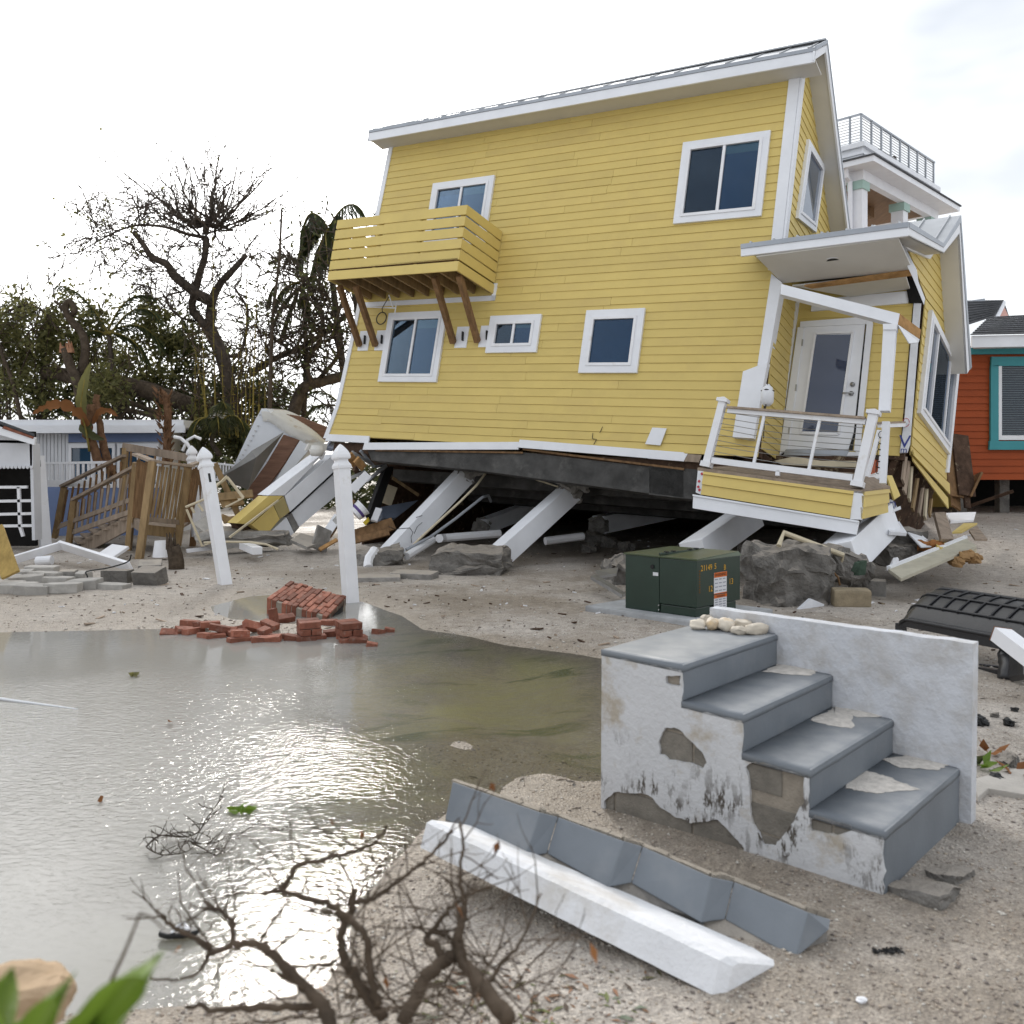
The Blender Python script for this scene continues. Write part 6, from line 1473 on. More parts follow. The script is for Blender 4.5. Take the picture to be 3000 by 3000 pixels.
mb = MB().slab([at(*zI(x, y), d) for x, y, d in ((525, 668, 17.4), (580, 735, 17.3), (430, 760, 17.45))], (0, .01, .01)); mb.build('peeled_sheet_fold', zinc, rv)
mb = MB()
for k in range(7):
    p = at(*zI(lerp(625, 1170, k / 6), lerp(255, 610, k / 6)), 18.28); mb.box(p, .03, .02, .03)
for k in range(8):
    p = at(*zI(lerp(600, 400, k / 7), lerp(380, 760, k / 7)), 18.36); mb.box(p, .03, .02, .03)
mb.build('rivet_row', steel, rv)
slabw = thing('broken_porch_wall', 'long yellow and white boxed wall section lying askew against the sand', 'wall section', at(*zI(760, 1760), 15.6))
def sw(pts, th, m, name, k=0): return MB().face([i_(x, y, k) for x, y in pts], th).build(name, m, slabw)
sw([(720, 1165), (1275, 735), (1345, 690), (905, 1165)], .35, pillar_m, 'top_cap')
sw([(905, 1172), (1460, 700), (1470, 885), (965, 1350)], .25, pillar_m, 'side_panel'); sw([(985, 1362), (1480, 905), (1490, 1165), (1070, 1520)], .25, pillar_m, 'side_panel', .1)
sw([(955, 1345), (1470, 882), (1475, 905), (965, 1372)], .1, black, 'joint', .08)
sw([(362, 1480), (720, 1172), (885, 1168), (520, 1492)], .3, yellow, 'yellow_board'); sw([(528, 1498), (775, 1275), (848, 1435), (690, 1618)], .3, yellow, 'yellow_board'); sw([(780, 1270), (890, 1172), (962, 1350), (852, 1432)], .3, mat('faded_yellow', (.42, .34, .15), .7, .1, 3, .05, 40, .3), 'yellow_board')
sw([(690, 1625), (925, 1412), (1010, 1590), (835, 1748)], .25, pillar_m, 'side_panel', .05); sw([(930, 1405), (985, 1360), (1070, 1525), (1015, 1590)], .2, concrete, 'broken_face', .12)
sw([(362, 1484), (520, 1496), (565, 1585), (385, 1540)], .2, plydark, 'rotten_end', .2)
MB().beam(i_(280, 1640, -.2), i_(830, 1220, -.1), .03, .03).build('loose_batten', cream_m, label='thin cream batten resting on the yellow boards', cat='batten')
lt = thing('porch_lamp_plate', 'grey outdoor floodlight lying upside down on the white slab', 'floodlight', i_(1260, 720, -.2))
MB().face([i_(1180, 575, -.1), (i_(1390, 580, -.1)), i_(1375, 660, -.1), i_(1140, 655, -.1)], .05).build('plate', soffit_m, lt)
a = i_(1268, 600, -.2); b = i_(1265, 720, -.2); MB().tube([a, lerp(a, b, .35), lerp(a, b, .4), b], [.10, .12, .145, .10], 14).build('lamp_body', soffit_m, lt, True)
MB().tube([i_(1265, 650, -.1), i_(1345, 690, -.1), i_(1310, 750, -.1)], [.07, .05, .04], 8).build('lamp_arm', vinyl, lt)
gut = MB().face([i_(1470, 492, .2), i_(1570, 490, .3), i_(1600, 555, .2), i_(1480, 640, .0), (i_(1380, 620, .1))], .12).build('gutter_end', mat('dirty_flashing', (.22, .24, .30), .5, .3, 5, .1, 20, .4), label='crumpled grey gutter end hanging at the left foot of the house', cat='gutter')
MB().slab([at(*zD(x, y), 16.9) for x, y in ((330, 405), (495, 408), (480, 455), (310, 440))], (0, .2, 0.02)).build('torn_flashing', wrap, label='torn white flashing at the left end of the skirt board', cat='flashing')
planks = [((330, 500), (400, 590), .16, woodraw, 16.2), ((395, 540), (455, 610), .14, woodraw, 16.1), ((360, 480), (520, 580), .05, steel, 16.3), ((430, 470), (540, 600), .05, pvc_grey, 16.4), ((530, 600), (640, 590), .04, pvc_grey, 16.8), ((360, 790), (490, 660), .16, vinyl, 15.9), ((480, 720), (640, 590), .06, steel, 16.4), ((160, 1160), (360, 860), .16, woodbrown, 15.7), ((110, 1180), (350, 900), .10, mat('dirty_white', (.45, .44, .42), .7, .3, 5, .3, 20, .3), 15.6), ((150, 1150), (250, 1000), .15, pillar_m, 15.55), ((540, 1040), (580, 940), .12, vinyl, 16.0), ((640, 900), (690, 760), .2, cream_m, 17.4), ((690, 690), (900, 830), .06, wood, 17.6), ((360, 1170), (700, 1060), .25, woodbrown, 15.9), ((370, 1200), (660, 1130), .12, woodbrown, 15.6), ((330, 700), (470, 640), .06, steel, 16.2), ((380, 610), (420, 660), .1, plydark, 16.2), ((100, 1270), (240, 1190), .06, woodraw, 15.0), ((60, 1160), (170, 1210), .4, concrete, 15.2)]
PL = ['pale raw wood block just behind the upright post cap', 'smaller raw wood block hanging below the first raw block', 'thin shiny strip sloping from the house foot', 'thin grey tube beside the shiny strip', 'short grey tube under the foundation beam', 'white board sloping beside the upright fence post', 'long thin shiny strip crossing the wreckage', 'brown rotten board on the wreckage slope', 'dirty white batten beside the brown rotten board', 'white panel scrap low in the wreckage', 'short white upright board by the paint bucket', 'cream board standing far under the house', 'thin brown batten far under the house', 'widest brown plank lying across the wreckage foot', 'lower brown plank on the sand by the fence post', 'thin shiny offcut above the paint bucket', 'dark rotten scrap below the raw wood', 'orange-brown stick poking out on the sand', 'flat grey sheet at the wreckage edge']
for k, (a, b, w0, m_, d_) in enumerate(planks):
    MB().beam(at(*zD(*a), d_), at(*zD(*b), d_ + .25), w0, .04, (random.uniform(-.3, .3), -1, random.uniform(0, .8))).build('splintered_plank', m_, label=PL[k], cat='plank', group='wreckage under the left end')
MB().face([at(*zD(x, y), d_) for x, y, d_ in ((640, 600, 16.9), (700, 600, 17.1), (590, 940, 16.4), (540, 1060, 16.1), (500, 980, 16.1))], .1).build('black_board', black, label='tall black panel leaning in the wreckage behind the fence post', cat='panel')
MB().face([at(*zD(x, y), d_) for x, y, d_ in ((600, 925, 16.9), (900, 870, 17.6), (720, 1010, 17.0), (610, 1020, 16.8))], .2).build('blue_grey_cabinet', mat('blue_grey', (.16, .19, .25), .6, .15, 4, .1, 20, .3), label='blue-grey cabinet side lying behind the cracked pillar', cat='cabinet')
bk = thing('paint_bucket', 'white paint bucket with a purple band in the wreckage', 'bucket', at(*zD(420, 1010), 16.0))
a, b = at(*zD(455, 925), 15.95), at(*zD(385, 985), 15.9)
MB().tube([a, b], [.15, .135], 16).build('body', vinyl, bk); MB().tube([lerp(a, b, .45), lerp(a, b, .7)], [.1475, .1435], 16, False).build('label_band', plain('purple_print', (.09, .05, .22)), bk); MB().tube([a + (a - b) * .01, lerp(a, b, .08)], .158, 16).build('rim', vinyl, bk)
MB().face([at(*zD(x, y), 15.8) for x, y in ((450, 1050), (490, 1010), (500, 1040), (470, 1075))], .1).build('yellow_tool', plain('tool_yellow', (.55, .40, .02)), label='small bright yellow tool in the wreckage', cat='tool')
MB().face([at(*zI(x, y), d_) for x, y, d_ in ((970, 1665, 15.3), (1090, 1590, 15.7), (1370, 1670, 15.5), (1160, 1750, 14.9))], .05).build('grey_board', concrete, label='grey flat board on the sand below the white slab', cat='board')
for k, (pts, rad) in enumerate((([(130, 1050), (260, 965), (435, 1190), (380, 1215)], .028), ([(-10, 1700), (250, 1690), (500, 1692), (700, 1720), (830, 1775)], .02))):
    MB().tube([at(*zI(x, y), 15.2 if k == 0 else 14.6) for x, y in pts], rad, 6).build('bent_rod', cream_m, label=('bent cream metal frame among the broken timbers', 'long thin cream rod curving across the sand')[k], cat='rod')
ch = thing('broken_chair', 'broken cream chair frame tangled beside the wooden stairs', 'chair', at(*z6(1040, 790), 14.8))
for pts in ([(955, 590), (1050, 550), (1165, 430), (1250, 545), (1160, 590)], [(960, 600), (1040, 790), (1130, 760), (1090, 640)], [(985, 590), (1000, 620)], [(1020, 575), (1045, 610)]):
    MB().tube([at(*z6(x, y), 14.8 + .0006 * (x - 950)) for x, y in pts], .022, 6).build('frame_rod', cream_m, ch)
for k, (a, b, w0) in enumerate((((1120, 540), (1300, 520), .14), ((1140, 575), (1250, 560), .13), ((1105, 365), (1230, 640), .1), ((1140, 640), (1260, 690), .1), ((1150, 660), (1260, 640), .1), ((1020, 700), (1085, 660), .25))):
    MB().beam(at(*z6(*a), 15.6), at(*z6(*b), 15.9), w0, .05, (.2, -1, .4)).build('broken_timber', wood if k < 5 else pave, label=('broken timber lying level behind the bent cream frame', 'second level timber just below the first', 'long timber slanting up behind the leaning vinyl post', 'slatted timber low beside the trailer shell', 'short timber under the slatted one', 'flat grey slab under the broken chair frame')[k], cat='timber', group='timbers by the stairs')
rough_block(at(*z6(1260, 745), 15.9), 1.5, .7, .25, (0, 0, .2), .12, 3, 3).build('rubble_heap', concrete, label='low grey rubble heap below the yellow boards', cat='rubble')
# pipes under the house
def pipe(pts, d0, d1, r, m, lab, z=zD):
    n = len(pts); MB().tube([at(*z(x, y), lerp(d0, d1, k / (n - 1))) for k, (x, y) in enumerate(pts)], r, 8).build('pipe', m, label=lab, cat='pipe')
pipe([(755, 1345), (900, 1190), (1240, 880), (1370, 750), (1440, 655)], 14.5, 15.7, .02, cream_m, 'thin cream conduit running along the cracked pillar')
pipe([(800, 1270), (1000, 1165), (1200, 1020), (1420, 845), (1465, 835), (1485, 880)], 14.6, 16.2, .025, pvc_grey, 'grey hooked conduit beside the cracked pillar')
pipe([(805, 1325), (1015, 1190)], 14.4, 15.2, .065, vinyl, 'stubby grey plastic pipe at the cracked pillar foot')
pipe([(1068, 1180), (1110, 1175), (1560, 1140)], 15.4, 16.2, .075, vinyl, 'white plastic pipe lying under the house')
pipe([(495, 1420), (490, 1390), (500, 1340), (530, 1300), (545, 1275)], 13.9, 14.2, .075, vinyl, 'white elbow pipe rising by the cracked pillar foot')
pipe([(1225, 1555), (1420, 1530)], 15.6, 15.9, .07, vinyl, 'white strip lying behind the second pillar', z3)
pipe([(670, 1228), (695, 1160), (1000, 1275), (985, 1330)], 10.2, 10.5, .03, cream_m, 'bent cream pipe over the largest boulder', z4)
pipe([(880, 1290), (930, 1340), (975, 1390), (985, 1430)], 10.15, 10.15, .012, woodbrown, 'rusty wire hanging down the largest boulder', z4)
pipe([(870, 1192), (1000, 1198), (1130, 1224), (1215, 1250), (1290, 1275)], 15.75, 15.1, .014, cream_m, 'cream pipe strapped below the foundation beam', z3)
p = at(*z3(1545, 1740), 10.6); MB().face([at(*z3(x, y), d_) for x, y, d_ in ((1460, 1735, 10.9), (1485, 1722, 11.1), (1640, 1820, 10.2), (1620, 1830, 10.0))], .04).build('metal_angle', steel, label='bent strip of bright metal left of the transformer', cat='strip')
MB().face([at(*z3(x, y), d_) for x, y, d_ in ((1480, 1705, 11.4), (1600, 1690, 11.4), (1590, 1722, 11.1), (1500, 1735, 11.0))], .03).build('metal_sheet', steel, label='flat shiny sheet left of the transformer', cat='sheet')

# ------------------------------------------------------------------ debris right of the porch
def j_(x, y, d): return at(*zJ(x, y), d)
def jd(name, pts, d, th, m, lab, cat='board', g=None):
    MB().face([j_(x, y, d[i] if hasattr(d, '__len__') else d) for i, (x, y) in enumerate(pts)], th).build(name, m, None, bevel=.004, label=lab, cat=cat, group=g)
jd('trim_board', [(395, 1030), (1275, 680), (1395, 770), (540, 1135)], (10.6, 12.1, 11.7, 10.0), .04, mat('weathered_trim', (.46, .43, .34), .75, .15, 4, .2, 30, .3), 'long cream trim board propped over rubble')
MB().beam(j_(400, 1025, 10.62), j_(1270, 678, 12.12), .05, .05).build('trim_lip', white, label='white lip along the long cream trim board', cat='board')
jd('white_board', [(1050, 395), (1390, 385), (1365, 470), (1100, 490)], (14.6, 15, 14.2, 13.8), .04, vinyl, 'white board end on the sand below the torn wall')
jd('grey_board', [(920, 390), (1040, 385), (1140, 690), (1000, 690)], (12.9, 13.2, 12.0, 11.8), .05, woodgrey, 'grey board leaning against the torn wing wall')
jd('yellow_board', [(1120, 610), (1250, 510), (1405, 510), (1230, 605)], (12.4, 13.2, 13.4, 12.4), .03, yellow, 'short yellow siding piece flat on the sand')
jd('brown_board', [(1310, 590), (1400, 540), (1520, 690), (1375, 688)], (12.7, 13.1, 12.1, 12.0), .03, woodgrey, 'short brown board beside the yellow siding piece')
jd('yellow_board', [(880, 695), (1130, 725), (1000, 790), (950, 760)], (12, 12.1, 11.5, 11.5), .03, yellow, 'yellow siding scrap behind the long cream board')
jd('white_sheet', [(350, 545), (520, 490), (610, 620), (420, 605)], (11.9, 12.3, 11.8, 11.5), .05, white, 'white angled panel on top of the concrete heap', 'panel')
jd('drip_flashing', [(600, 600), (690, 575), (930, 770), (770, 780)], (12, 12.3, 11.6, 11.5), .02, wrap, 'crumpled grey-white sheeting on the concrete heap', 'sheeting')
jd('white_sheet', [(390, 1030), (450, 905), (500, 895), (490, 990), (430, 1020)], (10.9, 11.1, 11.1, 10.8, 10.7), .03, vinyl, 'small white torn panel at the near end of the long cream board', 'panel')
jd('yellow_board', [(380, -30), (440, -30), (535, 200), (465, 245)], (12.1, 12.2, 11.9, 11.8), .03, yellow, 'loose yellow siding piece hanging by the porch post')
jd('cream_board', [(1280, 830), (1400, 800), (1395, 850), (1290, 850)], (11.7, 12, 11.6, 11.5), .04, cream_m, 'cream offcut under the far end of the long cream board')
for k, (x, y, s_) in enumerate(((1165, 945, .16), (1260, 905, .15), (1360, 915, .16), (1290, 870, .14))):
    rough_block(j_(x, y, 11.2), s_, s_ * .8, s_ * .7, (.2, .2, k), .03, k * 5.5, 2).build('rubble_stone', mat('tan_rubble', (.34, .21, .10), .9, .2, 8, .4, 40, .2) if k == 0 else MATS['tan_rubble'], label=('largest tan stone below the long cream board', 'middle tan stone below the long cream board', 'outermost tan stone below the long cream board', 'tan stone tucked deepest under the cream board')[k], cat='stone', group='tan stones under the cream board')
rough_block(j_(870, 770, 11.7), .28, .2, .12, (0, 0, .4), .05, 9, 3).build('rusty_lump', mat('rust', (.30, .13, .045), .9, .3, 8, .4, 40, .2), label='rust-brown lump on the concrete heap', cat='rubble')
jd('plastic_wrap', [(1000, 1870), (1090, 1800), (1170, 1840), (1210, 1890), (1100, 1910)], 10, .02, wrap, 'scrap', 'sheeting') if False else None
MB().face([at(*zC(x, y), 9.7 + .001 * (x - 930)) for x, y in ((935, 1900), (1040, 1805), (1145, 1850), (1140, 1885), (1215, 1890), (1100, 1915))], .04).build('torn_sheeting', wrap, label='crumpled white sheeting in front of the largest boulder', cat='sheeting')
MB().face([at(*zC(x, y), 9.75) for x, y in ((720, 1895), (940, 1900), (930, 1915), (700, 1910))], .03).build('yellow_strip', yellow, label='thin yellow strip in the wet sand behind the parapet', cat='strip')
MB().tube([at(*zC(x, y), 10.1) for x, y in ((1380, 1590), (1420, 1530), (1450, 1500), (1430, 1610), (1460, 1580))], [.03, .05, .06, .07, .03], 6).build('green_rag', mat('green_cloth', (.05, .075, .055), .9, .3, 9, .4, 30, .2), label='dark green rag beside the largest boulder', cat='rag')

# ------------------------------------------------------------------ black ribbed plastic panel
bp = thing('black_plastic_panel', 'black ribbed plastic panel standing arched on the sand beyond the parapet', 'plastic panel', Vector((3.6, 6.9, 0)))
A_, B_ = Vector((3.23, 7.62, 0)), Vector((3.66, 6.66, 0)); ax_ = (B_ - A_); Lx = ax_.length; ax_.normalize(); bk_ = Vector((.92, .40, 0))
bk_ = (bk_ - ax_ * bk_.dot(ax_)).normalized()
LEN = 1.62
def surf(s, t, n=0.0):
    """s metres along the panel, t 0..1 from the front lip over the back"""
    e = max(0.0, 1 - s / .15); e2 = max(0.0, 1 - (LEN - s) / .15); drop = .13 * (e ** 2.4 + e2 ** 2.4)
    pull = .16 * (e ** 2.4 + e2 ** 2.4)
    y = lerp(.0, .42, t ** 1.1) ; z = .285 + .235 * math.sin(t * math.pi * .5)
    y = lerp(y, .30, pull)
    return A_ + ax_ * s + bk_ * (y - .0) + Vector((0, 0, z - drop)) + (Vector((0, 0, 1)) * .75 - bk_ * .5).normalized() * n
mb = MB(); ns, nt_ = 48, 14
for i in range(ns + 1):
    for j in range(nt_ + 1): mb.v.append(surf(LEN * i / ns, j / nt_))
for i in range(ns):
    for j in range(nt_): mb.f.append((i * (nt_ + 1) + j, i * (nt_ + 1) + j + 1, (i + 1) * (nt_ + 1) + j + 1, (i + 1) * (nt_ + 1) + j))
sh_ = mb.build('shell', blackpl, bp, True); sm = sh_.modifiers.new('solid', 'SOLIDIFY'); sm.thickness = .008
for t in (.0, .33, .64, 1.0):
    MB().tube([surf(.02 + (LEN - .04) * k / 30, t, .006) for k in range(31)], .016 if t in (0, 1) else .011, 6).build('long_rib', blackpl, bp, True)
for k in range(9):
    s = .25 + k * .142; MB().tube([surf(s + .02 * (t - .5), t, .008) for t in [.30 + .7 * j / 8 for j in range(9)]], .009, 5).build('cross_rib', blackpl, bp, True)
mb = MB()
for k in range(28):
    s0, s1 = .02 + (LEN - .04) * k / 28, .02 + (LEN - .04) * (k + 1) / 28
    h0 = .085 if 10 < k < 22 else .06
    mb.hexa([surf(s0, 0) + Vector((0, 0, -h0)), surf(s1, 0) + Vector((0, 0, -h0)), surf(s1, .03) + Vector((0, 0, -h0)), surf(s0, .03) + Vector((0, 0, -h0)), surf(s0, 0), surf(s1, 0), surf(s1, .03), surf(s0, .03)])
mb.build('front_lip', blackpl, bp)
def leg(a, b, w0, w1): MB().beam(a, b, w0, .06, bk_, w1, .06).build('leg', blackpl, bp, bevel=.006)
leg(surf(.04, .05), surf(.04, .05) * 1.0 + Vector((0, 0, -.34)), .07, .09)
fr = at(*zK(1700, 1690), 6.55)
MB().tube(spline([at(*zK(1690, 1180), 6.75), at(*zK(1680, 1330), 6.72), at(*zK(1730, 1480), 6.62), at(*zK(1720, 1690), 6.55)], 4), [.05, .05, .05, .06, .06, .06, .07, .07, .07, .08, .08, .08, .08], 8).build('leg', blackpl, bp, True)
MB().beam(at(*zK(1290, 1530), 6.9), at(*zK(1660, 1590), 6.65), .05, .07).beam(at(*zK(1290, 1625), 6.75), at(*zK(1660, 1660), 6.6), .04, .05).beam(at(*zK(1290, 1690), 6.6), at(*zK(1640, 1740), 6.45), .05, .025).build('foot_rail', blackpl, bp)
MB().beam(at(*zK(1300, 1440), 7.0), at(*zK(1640, 1480), 6.9), .04, .02).tube([at(*zK(1400, 1500), 6.95), at(*zK(1415, 1440), 6.95)], .02, 5).build('foot_rail', blackpl, bp)
MB().slab([at(*zK(x, y), d_) for x, y, d_ in ((1800, 1290, 6.5), (1990, 1420, 6.3), (1990, 1640, 6.2), (1760, 1680, 6.45))], (0, .06, .02)).build('side_web', blackpl, bp)
wp = thing('vinyl_offcut', 'white box-section vinyl offcut jutting in at the right picture edge', 'offcut', at(*zK(1800, 1500), 6.1))
e0 = at(*zK(1605, 1010), 6.15); e1__ = at(*zK(2250, 1500), 5.7)
MB().beam(e0, e1__, .13, .10, (.2, -.7, .7)).build('box_section', vinyl, wp, bevel=.004)
MB().beam(e0 - (e1__ - e0).normalized() * .004, e0 + (e1__ - e0).normalized() * .002, .135, .105, (.2, -.7, .7)).build('rusty_end', mat('rusty_wood', (.20, .10, .06), .9, .3, 8, .3, 30, .2), wp)

# ------------------------------------------------------------------ orange house and tower house
oh = thing('orange_house', 'orange clapboard house with teal trim half hidden behind the yellow house', 'house', at(1900, 960, 18))
def o_(x, y, d=18.0): return at(*zL(x, y), d)
owall = MB().slab([o_(-400, 500), o_(2200, 460), o_(2200, 1640), o_(-400, 1650)], (0, 4, 0)).build('wall', orange, oh)
for k in range(18):
    y0 = 565 + k * 60.5; y1 = y0 + 59
    MB().hexa([o_(-400, y1, 17.955), o_(2200, y1 - 2, 17.955), o_(2200, y1 - 2, 18.0), o_(-400, y1, 18.0), o_(-400, y0, 17.975), o_(2200, y0 - 4, 17.975), o_(2200, y0 - 4, 18), o_(-400, y0, 18)]).build('siding_board', orange, owall)
MB().slab([o_(-400, 512, 17.94), o_(2200, 480, 17.94), o_(2200, 545, 17.94), o_(-400, 565, 17.94)], (0, .05, 0)).build('frieze_board', teal, oh)
MB().slab([o_(440, 398, 17.4), o_(2200, 360, 17.4), o_(2200, 465, 17.4), o_(440, 500, 17.4)], (0, .05, 0)).build('fascia', white, oh)
MB().slab([o_(440, 500, 17.45), o_(2200, 465, 17.45), o_(2200, 480, 18), o_(455, 515, 18)], (0, 0, .02)).build('soffit', white, oh)
mb = MB()
for a in ((610, 580, 2000, 660), (594, 1315, 2000, 1390), (605, 660, 672, 1315)): mb.slab([o_(a[0], a[1], 17.90), o_(a[2], a[1] - 8, 17.90), o_(a[2], a[3], 17.90), o_(a[0] - 3, a[3], 17.90)], (0, .06, 0))
ow = mb.build('window', teal, oh)
mb = MB()
for a in ((675, 632, 2000, 655), (665, 1265, 2000, 1305), (672, 655, 700, 1265)): mb.slab([o_(a[0], a[1], 17.915), o_(a[2], a[1], 17.915), o_(a[2], a[3], 17.915), o_(a[0], a[3], 17.915)], (0, .04, 0))
mb.build('frame', vinyl, ow)
MB().slab([o_(695, 655, 17.94), o_(2000, 655, 17.94), o_(2000, 1265, 17.94), o_(690, 1265, 17.94)], (0, .012, 0)).build('pane', glassdark, ow)
for k in range(30):
    y = 670 + k * 20; MB().slab([o_(700, y, 17.936), o_(2000, y, 17.936), o_(2000, y + 7, 17.936), o_(700, y + 7, 17.936)], (0, .004, 0)).build('blind_slat', mat('blind_slat', (.10, .13, .15), .3, .1, 3, 0, 10, .5) if k == 0 else MATS['blind_slat'], ow)
for k in range(10):
    t0, t1 = k / 10, (k + 1.25) / 10
    L0, L1 = o_(425, 396, 17.35), o_(590, 235, 20.0); R0, R1 = o_(2200, 360, 17.35), o_(2200, 150, 20.0)
    MB().slab([lerp(L0, L1, t0) + Zv * .03, lerp(R0, R1, t0) + Zv * .03, lerp(R0, R1, t1), lerp(L0, L1, t1)], (0, 0, -.02)).build('shingle_course', shingle, oh)
gb = thing('grey_shingle_house', 'grey shingled roof with a pink gable behind the orange house', 'house', at(1870, 700, 26))
for k in range(9):
    t0, t1 = k / 9, (k + 1.2) / 9
    L0, L1 = o_(330, 330, 24), o_(330, 95, 27); R0, R1 = o_(640, 230, 24), o_(715, 88, 27)
    MB().slab([lerp(L0, L1, t0) + Zv * .04, lerp(R0, R1, t0) + Zv * .04, lerp(R0, R1, t1), lerp(L0, L1, t1)], (0, .0, -.03)).build('shingle_course', shingle, gb)
MB().slab([o_(390, 95, 26.9), o_(550, 72, 26.9), o_(555, 95, 26.9), o_(390, 112, 26.9)], (0, .3, 0)).build('ridge_vent', flash_m, gb)
MB().slab([o_(715, 92, 27), o_(640, 225, 24.2), o_(660, 235, 24.2), o_(715, 125, 27)], (0.06, 0, 0)).build('rake_board', white, gb)
MB().slab([o_(712, 130, 26.9), o_(655, 230, 24.6), o_(755, 255, 26), o_(770, 250, 27.5)], (0, .1, 0)).build('gable_wall', pink, gb)
MB().slab([o_(715, 88, 27), o_(770, 250, 28), o_(760, 262, 28), o_(705, 140, 27)], (.03, .06, 0)).build('rake_board', shingle, gb)
for k, (x, d_) in enumerate(((330, 18.4), (700, 18.6), (1200, 18.5))): MB().beam(o_(x, 1640, d_), o_(x, 1960, d_), .2, .2, (1, 0, 0)).build('foundation_pier', concdark, oh)
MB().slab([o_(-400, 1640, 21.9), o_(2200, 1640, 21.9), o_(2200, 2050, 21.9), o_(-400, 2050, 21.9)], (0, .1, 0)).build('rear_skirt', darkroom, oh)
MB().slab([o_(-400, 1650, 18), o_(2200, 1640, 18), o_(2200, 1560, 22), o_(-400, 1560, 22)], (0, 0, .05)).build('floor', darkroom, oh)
for k, (a, b, w0) in enumerate((((330, 1260), (395, 1790), .35), ((255, 1260), (300, 1800), .3), ((360, 1450), (400, 1900), .12), ((410, 1720), (480, 1690), .5), ((420, 1880), (800, 1750), .05), ((290, 1700), (300, 1900), .2))):
    MB().beam(o_(*a, 16.8), o_(*b, 16.4), w0, .04, (.2, -1, 0)).build('dark_plank', plydark if k % 2 == 0 else woodbrown, label=('tallest dark plank leaning in the gap beside the orange house', 'brown plank standing nearest the yellow wing', 'narrow dark plank crossing the tallest one', 'wide brown board lying below the orange wall', 'thin dark pole lying on the sand under the orange house', 'short brown plank low in the gap')[k], cat='plank', group='planks beside the orange house')
T0 = Vector((10.1, 26.0, 0)); er = Vector((.70, .714, 0)); el = Vector((-.714, .70, 0))
tw = thing('tower_house', 'white rooftop-terrace house with grey cable railing behind the yellow house', 'house', T0 + er * 2 + el * 2)
def T(a, b, z): return T0 + er * a + el * b + Vector((0, 0, z))
def tbx(name, a0, a1, b0, b1, z0_, z1_, m, par=tw): return MB().hexa([T(a, b, z) for z in (z0_, z1_) for a, b in ((a0, b0), (a1, b0), (a1, b1), (a0, b1))]).build(name, m, par)
tbx('parapet_cap', -.12, 5.95, -.12, 6, 10.80, 10.94, white); tbx('parapet_panel', -.02, 5.85, -.02, 6, 10.42, 10.80, white); tbx('parapet_trim', -.07, 5.9, -.07, 6, 10.60, 10.64, white)
tbx('roof', -.62, 6.45, -.62, 6, 10.30, 10.345, shingle); tbx('fascia', -.58, 6.40, -.58, 6, 10.14, 10.30, white); tbx('eave_beam', -.06, 5.9, -.06, .16, 9.86, 10.14, white); tbx('eave_beam', -.06, .16, .16, 6, 9.86, 10.14, white)
tbx('ceiling', .16, 5.85, .16, 6, 10.06, 10.12, mat('cedar_ceiling', (.23, .13, .065), .6, .2, 3, .08, 20, .3, stretch=(6, .5, 1)))
for a, b in ((0, 0), (3.05, 0), (5.35, 0), (0, 3.4)):
    c_o = tbx('column', a, a + .38, b, b + .38, 4, 9.86, white); tbx('column_cap', a - .05, a + .43, b - .05, b + .43, 9.62, 9.86, mint, c_o)
MB().tube([T(-.4, .3, 10.15), T(-.35, .3, 9.95), T(-.12, .3, 9.85), T(-.1, .3, 6)], .07, 8).build('downspout', white, tw)
tbx('inner_wall', .2, 5.7, 3.4, 3.6, 4, 10.06, white); tbx('window_trim', 1.2, 4.4, 3.36, 3.42, 8.0, 9.62, mint); tbx('glazing', 1.35, 4.25, 3.33, 3.37, 7.9, 9.45, glass); tbx('door_bar', 2.75, 2.85, 3.31, 3.34, 7.9, 9.45, white)
tbx('ceiling_speaker', 3.3, 3.75, 1.2, 1.5, 9.75, 10.06, woodbrown); tbx('body', .3, 5.6, 3.6, 7, 0, 10.06, white)
for k in range(9):
    a = .02 + k * 5.72 / 8; tbx('railing_post', a, a + .05, .02, .07, 10.94, 11.80, flash_m)
tbx('railing_post', .02, .07, .35, .40, 10.94, 11.80, flash_m)
tbx('top_rail', 0, 5.85, .02, .09, 11.76, 11.81, flash_m); tbx('top_rail', 0, .07, .09, 5, 11.76, 11.81, flash_m)
for k in range(9):
    z = 11.03 + k * .082; MB().tube([T(.05, .05, z), T(5.8, .05, z)], .013, 4).build('rail_cable', steel, tw); MB().tube([T(.05, .05, z), T(.05, 4, z)], .013, 4).build('rail_cable', steel, tw)
wk = mat('wicker', (.06, .045, .035), .8, .3, 12, .5, 40, .2)
def tfree(name, boxes, lab, cat):
    mb = MB()
    for a0, a1, b0, b1, c0, c1 in boxes: mb.hexa([T(a, b, z) for z in (c0, c1) for a, b in ((a0, b0), (a1, b0), (a1, b1), (a0, b1))])
    mb.build(name, wk, label=lab, cat=cat)
tfree('terrace_sofa', ((3.1, 4.3, .8, 1.0, 10.94, 11.75), (3.1, 3.3, .3, .8, 10.94, 11.4), (3.3, 4.3, .3, .8, 10.94, 11.25)), 'dark wicker sofa behind the cable railing on the roof terrace', 'sofa')
tfree('terrace_table', ((4.9, 5.6, .5, 1.0, 11.22, 11.3), (4.95, 5.0, .55, .6, 10.94, 11.22), (5.5, 5.55, .55, .6, 10.94, 11.22), (5.2, 5.3, .85, .95, 10.94, 11.22)), 'small dark table at the far end of the roof terrace', 'table')


